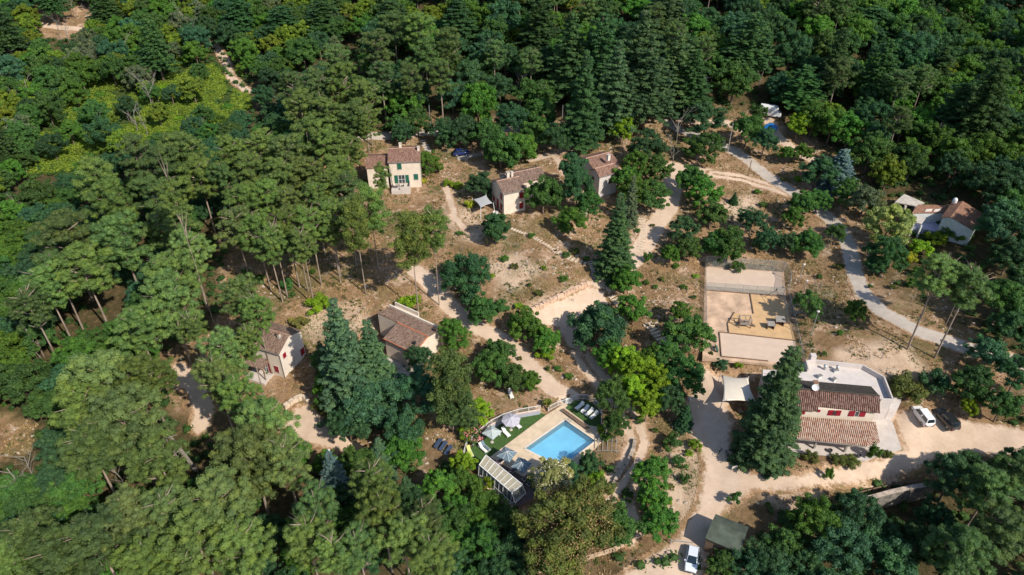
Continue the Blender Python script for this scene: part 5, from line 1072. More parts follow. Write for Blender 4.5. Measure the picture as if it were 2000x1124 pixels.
# person on the steps
def person(loc, rz, label, top, legs, skin=(.45,.27,.19), hair=(.05,.03,.02)):
    t = thing('person', loc, label, 'person', None, rz)
    joints = {'pel':(0,0,.92,.15),'sp':(0,.03,1.15,.14),'ch':(0,.06,1.36,.17),'nk':(0,.09,1.50,.06),'hd':(0,.13,1.60,.09),'ht':(0,.13,1.72,.085),
      'ls':(-.19,.06,1.40,.065),'le':(-.30,.10,1.15,.045),'lw':(-.30,.28,1.0,.032),'rs':(.19,.06,1.40,.065),'re':(.30,.08,1.15,.045),'rw':(.32,.24,1.02,.032),
      'lh':(-.10,0,.86,.10),'lk':(-.11,.10,.48,.062),'la':(-.11,.02,.09,.042),'lt':(-.12,.17,.04,.035),'rh':(.10,0,.86,.10),'rk':(.11,-.02,.48,.062),'ra':(.11,-.16,.09,.042),'rt':(.12,-.02,.04,.035)}
    E_ = [('pel','sp'),('sp','ch'),('ch','nk'),('nk','hd'),('hd','ht'),('ch','ls'),('ls','le'),('le','lw'),('ch','rs'),('rs','re'),('re','rw'),('pel','lh'),('lh','lk'),('lk','la'),('la','lt'),('pel','rh'),('rh','rk'),('rk','ra'),('ra','rt')]
    def skin_obj(name, keys, edges, J, mat, grow=0):
        ks = list(keys); me = bpy.data.meshes.new(name); me.from_pydata([J[k][:3] for k in ks], [(ks.index(a), ks.index(b_)) for a, b_ in edges], []); me.materials.append(mat); ob = put(bpy.data.objects.new(name, me), t)
        md = ob.modifiers.new('skin', 'SKIN'); 
        for i, k in enumerate(ks): r_ = J[k][3]+grow; me.skin_vertices[0].data[i].radius = (r_, r_)
        me.skin_vertices[0].data[0].use_root = True; s2 = ob.modifiers.new('sub', 'SUBSURF'); s2.levels = s2.render_levels = 2; return ob
    for sd_ in ('l', 'r'):
        w_ = Vector(joints[sd_+'w'][:3]); e_ = Vector(joints[sd_+'e'][:3]); d = (w_-e_).normalized(); sx = 1 if sd_ == 'r' else -1
        for i in range(5):
            off = Vector(((i-1.5)*.019, 0, 0)) if i < 4 else Vector((-sx*.04, 0, 0)); ln = (.15,.165,.16,.14,.09)[i]
            joints[sd_+'f%d' % i] = tuple(w_+d*.07+off)+(.012,); joints[sd_+'g%d' % i] = tuple(w_+d*ln+off+Vector((0,0,-.02)))+(.008,); E_ += [(sd_+'w', sd_+'f%d' % i), (sd_+'f%d' % i, sd_+'g%d' % i)]
    ms = plain('skin', skin, .6, .05)
    me = bpy.data.meshes.new('body'); ks = list(joints); me.from_pydata([joints[k][:3] for k in ks], [(ks.index(a), ks.index(b_)) for a, b_ in E_], []); me.materials.append(ms); ob = put(bpy.data.objects.new('body', me), t)
    md = ob.modifiers.new('skin', 'SKIN')
    if not me.skin_vertices: me.attributes.update() if hasattr(me.attributes, 'update') else None
    try:
        for i, k in enumerate(ks): r_ = joints[k][3]; me.skin_vertices[0].data[i].radius = (r_, r_)
        me.skin_vertices[0].data[0].use_root = True
    except Exception:
        bm = bmesh.new(); bm.from_mesh(me); lay = bm.verts.layers.skin.verify()
        bm.verts.ensure_lookup_table()
        for i, k in enumerate(ks): r_ = joints[k][3]; bm.verts[i][lay].radius = (r_, r_); bm.verts[i][lay].use_root = (i == 0)
        bm.to_mesh(me); bm.free()
    s2 = ob.modifiers.new('sub', 'SUBSURF'); s2.levels = s2.render_levels = 2
    mb = MB(); mb.lathe([(.17,.0),(.175,.15),(.19,.32),(.215,.44),(.12,.53)], 14, (0,.05,.98)); mb.build('shirt', plain('shirt', top, .8), t, smooth=True)
    mb = MB(); 
    for x, kx, ax_ in ((-.10,.10,.02),(.10,-.02,-.16)): mb.tube([(x,0,.98),(x,kx*.6,.7),(x*1.1,kx,.46)], [.13,.1,.085], 10)
    mb.build('shorts', plain('shorts', legs, .8), t, smooth=True)
    mb = MB(); mb.lathe([(.10,1.60),(.115,1.68),(.10,1.77),(.04,1.81)], 12, (0,.105,0)); mb.build('hair', plain('hair', hair, .8), t, smooth=True)
person(G(1177,537), .4, 'person in a pale pink shirt walking down beside the wide stone steps', (.62,.45,.44), (.6,.58,.56))
# ------------------------------------------------------------------ plant builders
_bm = bmesh.new(); bmesh.ops.create_icosphere(_bm, subdivisions=1, radius=1); ICO_V = np.array([v.co[:] for v in _bm.verts]); ICO_F = np.array([[v.index for v in f.verts] for f in _bm.faces]); _bm.free()
def unit(a): return a/(np.linalg.norm(a, axis=-1, keepdims=True)+1e-9)
def foliage(name, cen, rad, n, size, r, jit=.5, up=.25, core=.78, asp=.55, mats=None, upb=.2, tintr=(.15,.85)):
    """many leaf sprays laid over irregular leafy cores"""
    cen = np.asarray(cen, float); rad = np.asarray(rad, float); K = len(cen)
    ct = r.uniform(*tintr, K)
    ci = np.repeat(np.arange(K), n); M = len(ci)
    d = r.normal(size=(M, 3)); d[:, 2] += upb; d = unit(d)
    pos = cen[ci]+d*rad[ci]*r.uniform(.82, 1.16, (M, 1))
    nrm = unit(unit(d/rad[ci])+r.normal(size=(M, 3))*jit+np.array([0, 0, up]))
    t = unit(np.cross(nrm, r.normal(size=(M, 3)))); b = np.cross(nrm, t); s = size*r.uniform(.55, 1.35, (M, 1))
    V = np.stack([pos+t*s, pos+b*s*asp, pos-t*s, pos-b*s*asp], 1).reshape(-1, 3)
    q = np.arange(M*4).reshape(M, 4); tint = np.clip(ct[ci]+r.uniform(-.16, .16, M), 0, 1)
    cv = (ICO_V[None]*(1+r.uniform(-.25, .12, (K, len(ICO_V), 1)))*rad[:, None]*core+cen[:, None]).reshape(-1, 3)
    cf = (ICO_F[None]+(np.arange(K)*len(ICO_V))[:, None, None]).reshape(-1, 3)+len(V)
    ctint = np.repeat(ct*.8, len(ICO_F))  # cores tinted darker, shade inside the clumps put into the colour
    return np_mesh(name, np.vstack([V, cv]), quads=q, tris=cf, mats=mats or [m_foliage], tint=np.concatenate([tint, ctint]))
def crown_pts(r, nb, nc, zs=.8, spread=.33, lo=-.35, inner=.6):
    cs = []
    for i in range(nb):
        a = i*2.4+r.uniform(-.4, .4); z = lo+(1-lo)*((i+.5)/nb); rr = math.sqrt(max(0, 1-z*z))*r.uniform(inner, .84)
        b0 = np.array([math.cos(a)*rr, math.sin(a)*rr, z*zs*.85])
        b0 = b0*r.uniform(.78, 1.22); k = r.normal(size=(nc, 3))*spread*.58; k[:, 2] *= .6; cs.append(b0+k)
    c = np.vstack(cs); n = np.linalg.norm(c/np.array([1, 1, zs]), axis=1, keepdims=True); return np.where(n > 1.15, c/n*1.15, c)
def mk_pine(s):
    """upright dome of separate flattened boughs with dark gaps between them"""
    r = np.random.default_rng(s); cs = []; rs = []
    nb = 22
    for i in range(nb):
        f = (i+.5)/nb; z = -.78+1.66*f; prof = math.sqrt(max(.05, 1-((z+.15)/1.12)**2)) if z > -.15 else .75+.35*(z+.78)
        a = i*2.4+r.uniform(-.5, .5); rad_ = prof*r.uniform(.45, .80) if i % 4 else prof*r.uniform(.05, .3)
        c0 = np.array([math.cos(a)*rad_, math.sin(a)*rad_, z]); w_ = r.uniform(.22, .38)*(1.12-.35*f)
        for k in range(11):
            q = r.normal(size=2); q = q/np.linalg.norm(q)*w_*math.sqrt(r.random())*1.25
            cs.append(c0+np.array([q[0], q[1], r.normal()*.035-.25*(q[0]**2+q[1]**2)])); e = r.uniform(.08, .145); rs.append((e, e, e*.68))
    return foliage('crown', np.array(cs), np.array(rs), 84, .027, r, .65, .45, .80, .42)
def mk_thinpine(s):
    r = np.random.default_rng(s); c = crown_pts(r, 22, 7, 1.75, .36, -.95, .45); k = len(c); a = r.uniform(.13, .24, k)
    return foliage('crown', c, np.stack([a, a, a*.8], 1), 110, .050, r, .7, .35, .55, .40)
def mk_broad(s):
    r = np.random.default_rng(s); c = crown_pts(r, 14, 9, .9, .36, -.5, .5); k = len(c); a = r.uniform(.08, .20, k)
    return foliage('crown', c, np.stack([a, a, a*.8], 1), 110, .047, r, .75, .3, .76, .6)
def mk_oak(s):
    r = np.random.default_rng(s); c = crown_pts(r, 14, 11, .85, .30, -.5, .6); k = len(c); a = r.uniform(.10, .17, k)
    return foliage('crown', c, np.stack([a, a, a*.85], 1), 84, .034, r, .85, .25, .76, .55)
def mk_shrub(s):
    r = np.random.default_rng(s); c = crown_pts(r, 7, 4, .75, .34, -.3, .5); k = len(c); a = r.uniform(.2, .34, k)
    return foliage('crown', c, np.stack([a, a, a*.8], 1), 90, .08, r, .8, .3, .7, .5)
def mk_fir(s, rad=.24, droop=.35, dens=1.0, levels=24, irregular=.26, leaf=.017, taper=.68, z0=.03):
    r = np.random.default_rng(s); cs = []; rs = []
    for i in range(levels):
        f = i/levels; z = z0+(1-z0)*f; R = rad*(1-f)**taper+.012; nb = max(4, int(2*math.pi*R/.055*dens))
        for k in range(nb):
            a = 2*math.pi*(k+r.uniform(-.3, .3))/nb+i*.7; L = R*r.uniform(1-irregular*1.6, 1+irregular)
            m = max(1, int(L/.05))
            for j in range(m):
                q = (j+.7)/m; w_ = .026+.016*(1-f); cs.append((math.cos(a)*L*q, math.sin(a)*L*q, z-droop*L*q*q+.02*(q > .8)+r.uniform(-.006, .006))); rs.append((w_, w_, .011))
    c = np.array(cs); return foliage('crown', c, np.array(rs), 20 if len(c) > 700 else 30, leaf*.74, r, .65, .5, .9, .45)
def trunk_mesh(s, limbs=8, r0=.05, top=1.25, lo=.72, bark=None, lean=.05, spread=.6):
    r = random.Random(s); mb = MB(); p = [(0, 0, -.06)]; 
    for i in range(1, 7): f = i/6*top; p.append((math.sin(f*2+s)*lean*f, math.cos(f*3+s)*lean*f, f))
    mb.tube(p, [r0*(1.25-.95*(i/6)) for i in range(7)], 8)
    for i in range(limbs):
        f = r.uniform(lo, top*.92); a = r.uniform(0, 6.28); L = r.uniform(.35, 1)*spread; b0 = Vector((math.sin(f*2+s)*lean*f, math.cos(f*3+s)*lean*f, f))
        mb.tube([b0, b0+Vector((math.cos(a)*L*.5, math.sin(a)*L*.5, .06)), b0+Vector((math.cos(a+.2)*L, math.sin(a+.2)*L, .14))], [r0*.30, r0*.18, r0*.06], 5)
    return mb.mesh('trunk', bark or m_bark, True)
m_pinebark = plain('grey_pine_bark', (.30, .23, .18), .95, .3, 4)
def dead_mesh(s):
    r = random.Random(s); mb = MB()
    def br(p, d, L, rad, dep):
        q = p+d*L*.5+Vector((r.uniform(-.06, .06), r.uniform(-.06, .06), 0))*L; e = q+(d+Vector((r.uniform(-.25, .25), r.uniform(-.25, .25), .1))).normalized()*L*.5
        mb.tube([p, q, e], [rad, rad*.75, rad*.5], 5 if dep else 7)
        if dep < 3:
            for k in range(5 if dep == 0 else 3):
                t = r.uniform(.35, 1); b0 = p.lerp(q, t*2) if t < .5 else q.lerp(e, t*2-1); dd = (d*r.uniform(.4, 1)+Vector((r.uniform(-1, 1), r.uniform(-1, 1), r.uniform(-.1, .6)))).normalized(); br(b0, dd, L*r.uniform(.4, .6), rad*.42, dep+1)
    br(Vector((0, 0, -.03)), Vector((.05, 0, 1)), 1.0, .022, 0)
    return mb.mesh('trunk', m_deadwood)
LIB = {'pine': [mk_pine(i) for i in (11, 12, 13, 14, 15)], 'thin': [mk_thinpine(i) for i in (21, 22, 23)], 'broad': [mk_broad(i) for i in (31, 32, 33, 34, 35, 36)],
       'oak': [mk_oak(i) for i in (41, 42, 43, 44)], 'shrub': [mk_shrub(i) for i in (51, 52, 53, 54)],
       'fir': [mk_fir(61, taper=.82, irregular=.32), mk_fir(62, .27, taper=.85, irregular=.3), mk_fir(63, .22, .3, irregular=.35)], 'spruce': [mk_fir(64, .36, .12, .8, 15, .3, .026)],
       'firc': [mk_fir(66, .22, .3, 1.1, 26, .34, .016, .55)],
       'dougl': [mk_fir(74, .24, .3, .75, 20, .6, .017, .55, .28), mk_fir(75, .18, .2, .9, 26, .55, .016, .75, .1), mk_fir(71, .22, .3, .8, 24, .5, .017, .62, .2), mk_fir(72, .2, .25, .8, 25, .55, .017, .5, .15), mk_fir(73, .24, .25, .75, 22, .6, .018, .5, .3)]}
TR = {'pine': [trunk_mesh(i, 18, .040, 1.28, .66, m_pinebark, .05, .80) for i in (1, 2, 3)], 'broad': [trunk_mesh(i, 7, .06, 1.0, .4, m_bark, .06, .5) for i in (4, 5, 6)], 'fir': [trunk_mesh(7, 0, .016, .97, .5, m_bark, .0)]}
DEAD = [dead_mesh(i) for i in (1, 2, 3, 4)]
COL = {'pine': (.142,.212,.054), 'pinep': (.155,.222,.068), 'pined': (.100,.162,.052), 'conif': (.082,.145,.058), 'firt': (.100,.180,.088), 'green': (.088,.190,.030), 'mid': (.070,.150,.036), 'ygreen': (.165,.235,.030), 'lime': (.200,.320,.022), 'dark': (.052,.122,.050), 'teal': (.054,.135,.064), 'yellow': (.42,.42,.035), 'olive': (.130,.155,.038), 'cream': (.30,.34,.12), 'blue': (.15,.23,.22), 'grey': (.125,.165,.085), 'orange': (.20,.17,.05), 'dk2': (.055,.120,.038)}
PHR = {('pine','pine'): ('umbrella_pine','olive green umbrella pine'), ('pine','pinep'): ('umbrella_pine','pale green umbrella pine'), ('pine','pined'): ('umbrella_pine','dark green umbrella pine'), ('thin','pine'): ('pine_tree','sparse tall pine'), ('thin','pinep'): ('pine_tree','pale sparse tall pine'), ('thin','pined'): ('pine_tree','dark sparse tall pine')}
CNAME = {'ygreen':'yellow green','green':'fresh green','mid':'mid green','lime':'lime green','dark':'dark green','teal':'blue green','yellow':'yellow','olive':'olive brown','cream':'cream flecked','blue':'silvery blue','grey':'grey green','orange':'orange tinged','dk2':'very dark green','pine':'olive green','pinep':'pale green','pined':'dark green','conif':'dark green','firt':'blue green'}
KN = {'bright_broad': ('bright_broadleaf_tree','%s chestnut tree','tree'), 'broad': ('broadleaf_tree','%s broadleaf tree','tree'), 'oak': ('oak_tree','%s oak tree','tree'), 'shrub': ('shrub','%s shrub','shrub'), 'fir': ('fir_tree','%s fir tree','tree'), 'firc': ('fir_tree','%s fir tree','tree'), 'spruce': ('spruce_tree','%s spruce','tree'), 'dougl': ('conifer_tree','tall layered %s conifer','tree'), 'pine': ('umbrella_pine','%s umbrella pine','tree'), 'thin': ('pine_tree','%s sparse tall pine','tree'), 'scrub': ('dead_shrub','grey twiggy dead shrub','shrub'), 'dead': ('dead_tree','bare grey dead tree','tree')}  # fresh green, lime and yellow green broadleaf trees split off by colour alone
TREES = []       # (kind, col, x, y, crown radius or height, centre height, u, v, label, sx)
def T(kind, col, u, v, rpx, hc=None, label=None, h=None):
    """crown centre at pixel u,v; rpx crown radius in pixels; hc metres of the crown centre above ground"""
    hc = hc if hc is not None else {'pine': 13.5, 'thin': 14, 'broad': 5, 'oak': 5, 'shrub': .9}[kind]
    p = ground_at(u, v, hc)[0]; z = float(hz(*p)); d = proj((p[0], p[1], z+hc))[2]; R = rpx*d/FPX
    TREES.append([kind, col, p[0], p[1], z, R, hc, u, v, label]); return TREES[-1]
def TF(kind, col, base, top, wpx, label=None):
    b0 = G(*base); h = height_to(b0, top[1]); d = proj(b0)[2]
    TREES.append([kind, col, b0.x, b0.y, b0.z, wpx/2*(d-h*.4)/FPX, h, (base[0]+top[0])/2, (base[1]+top[1])/2, label])
def TB(kind, col, base, c, rpx, label=None):
    """tall trunk: base pixel and crown centre pixel"""
    b0 = G(*base); h = height_to(b0, c[1]); d = proj((b0.x, b0.y, b0.z+h))[2]
    TREES.append([kind, col, b0.x, b0.y, b0.z, rpx*d/FPX, h, c[0], c[1], label])
# --- individually placed trees
for a in [('pinep',205,745,72),('pine',285,735,55),('pine',160,800,60),('pinep',250,830,75),('pined',180,875,62),('pine',310,905,60),('pinep',330,590,58),('pine',270,640,52),('pine',330,540,50),('pine',375,640,30),('pined',130,470,58),('pine',165,530,55),
          ('pined',110,530,45),('pine',90,560,45),('pine',215,400,52),('pined',235,470,55),('pine',190,350,45),('pined',320,330,52),('pine',355,300,48),('pined',300,385,45),('pine',340,440,52),('pinep',370,490,42),('pine',390,350,40),('pined',265,300,38),('pined',60,600,42),
          ('pinep',470,580,46),('pine',500,610,40),('pinep',440,690,48),('pine',486,668,30),('pinep',420,735,45),('pine',465,770,42),('pinep',520,830,62),('pinep',490,900,70),('pinep',555,900,55),('pinep',430,985,70),('pine',390,1060,75),('pinep',330,1000,55),('pine',470,1070,60),
          ('pined',190,1060,75),('pinep',250,1010,60),('pined',110,1090,70),('pined',60,1050,58),('pine',20,1090,55),('pine',290,1095,60),
          ('pined',620,990,48),('pine',600,1050,52),('pine',650,1080,45),('pine',730,940,45),('pine',745,1000,52),('pine',790,1050,55),('pined',700,1070,48),('pine',840,1080,52),('pined',830,1010,40),
          ('pine',478,400,46),('pinep',460,445,40),('pine',500,450,38),('pine',450,300,36),('pined',435,350,34),('pine',510,290,38),('pine',490,335,36),('pinep',560,300,38),('pine',545,350,38),('pine',600,340,36),('pine',520,385,38),('pine',570,400,36),('pine',615,390,36),
          ('pine',610,270,38),('pine',650,290,38),('pine',660,335,36),('pine',678,296,34),('pine',640,365,34),('pined',680,370,32),('pine',590,215,36),('pine',640,225,36),('pined',690,235,36),('pine',713,238,28),('pined',620,170,36),('pine',670,160,38),('pine',715,190,34),
          ('pined',570,170,32),('pined',655,120,34),('pine',560,445,38),('pine',605,440,36),('pine',645,425,34),('pine',590,480,32),('pine',535,465,32),('pine',680,415,28),
          ('pined',735,95,36),('pined',745,150,34),('pine',820,60,36),('pined',830,110,36),('pined',860,150,34),('pined',800,155,30),('pined',875,90,34),('pined',180,30,10)][:-1]:
    T('pine', a[0], a[1], a[2], a[3], 13.5 if a[2] > 420 else 12.5)
TB('thin','pine',(858,597),(850,445),27,'slim pine with tall bare trunk standing on the sandy slope beside the path'); TB('thin','pine',(817,612),(800,468),38,'broad crowned tall pine between the sandy path and the tile roofed house')
TB('thin','pine',(740,530),(728,410),30,'slim pine whose crown crosses the front of the green shuttered house'); TB('thin','pine',(715,575),(690,440),32,'tall leaning pine in the middle of the bare brown slope'); TB('thin','pine',(755,437),(720,345),16,'thin pine just left of the green shuttered house')
TB('pine','pine',(552,590),(520,480),36,'tall pine with reddish trunk above the lime bush'); TB('pine','pine',(602,570),(590,470),30,'tall pine right of the reddish trunk pine on the bare slope')
TB('pine','pine',(665,552),(655,450),28,'slender pine at the dark foot of the pine stand'); TB('thin','pine',(420,640),(398,380),22,'pale trunked pine at the right edge of the left pine wood')
TB('pine','pine',(1772,683),(1855,538),45,'tall pine with bare leaning trunk beside the lower bend of the asphalt road'); TB('pine','pined',(1825,700),(1915,560),44,'second tall pine behind the bare trunk pine by the asphalt road')
TB('thin','pine',(1845,640),(1880,540),16,'thinner pine between the two tall roadside pines')
TB('thin','pined',(885,845),(886,752),46,'big rounded pine between the tile roofed house and the pool'); TB('pine','pined',(905,850),(905,800),40,'lower dark pine tucked against the pool lawn')
T('pine','green',885,652,34,4.5,'dense rounded bright green stone pine at the end of the tile roof')
TF('fir','firt',(690,800),(683,578),122,'tallest blue green fir in front of the tile roofed house'); TF('fir','firt',(740,790),(722,622),100,'second blue green fir right of the tallest fir by the tile roof'); TF('fir','conif',(640,750),(632,665),42,'small dark fir squeezed between the red shuttered lower house and the tallest fir')
TF('firc','conif',(1487,890),(1527,673),104,'very tall dark fir covering the left end of the restaurant building')
TF('fir','conif',(1197,535),(1212,372),74,'tall narrow dark fir at the head of the wide stone steps'); TF('fir','grey',(1228,440),(1229,340),34,'slim grey green conifer behind the tall narrow fir')
TF('spruce','blue',(1630,368),(1648,288),66,'silvery blue spruce beside the upper clearing'); TF('fir','blue',(660,970),(655,880),66,'silvery fir in front of the gravel drive'); TF('fir','firt',(748,925),(742,855),60,'small blue green fir left of the brown pool bank')
TF('fir','conif',(800,1000),(795,930),60,'dark fir below the brown ground by the pool'); TF('fir','dark',(1335,835),(1326,790),36,'small dark fir at the edge of the shaded drive'); TF('fir','mid',(1474,262),(1466,212),28,'green conifer beside the white camper van')
TF('fir','dark',(1432,398),(1430,375),16,'tiny dark conifer in the dry grass between the tracks')
for b_, t_, w_ in (((1135,290),(1130,95),85),((1195,265),(1188,75),93),((1255,255),(1248,90),93),((1240,225),(1230,15),93),((1165,215),(1160,20),85),((1310,215),(1305,60),78),((1110,200),(1085,20),90),((1345,235),(1330,93),70),((1450,160),(1440,20),80),((1050,130),(1040,-10),90),((900,93),(890,-10),90),((770,85),(762,0),90),((560,85),(555,10),80),((1290,93),(1280,-30),78),((1820,180),(1815,90),80),((1845,280),(1840,160),85),((1690,85),(1690,10),80),((1556,222),(1548,125),70),((215,55),(215,-20),60),((480,80),(480,-10),80),((640,78),(640,-10),80)):
    TF('dougl','conif' if w_ in (93, 78) else 'dk2', b_, t_, w_)
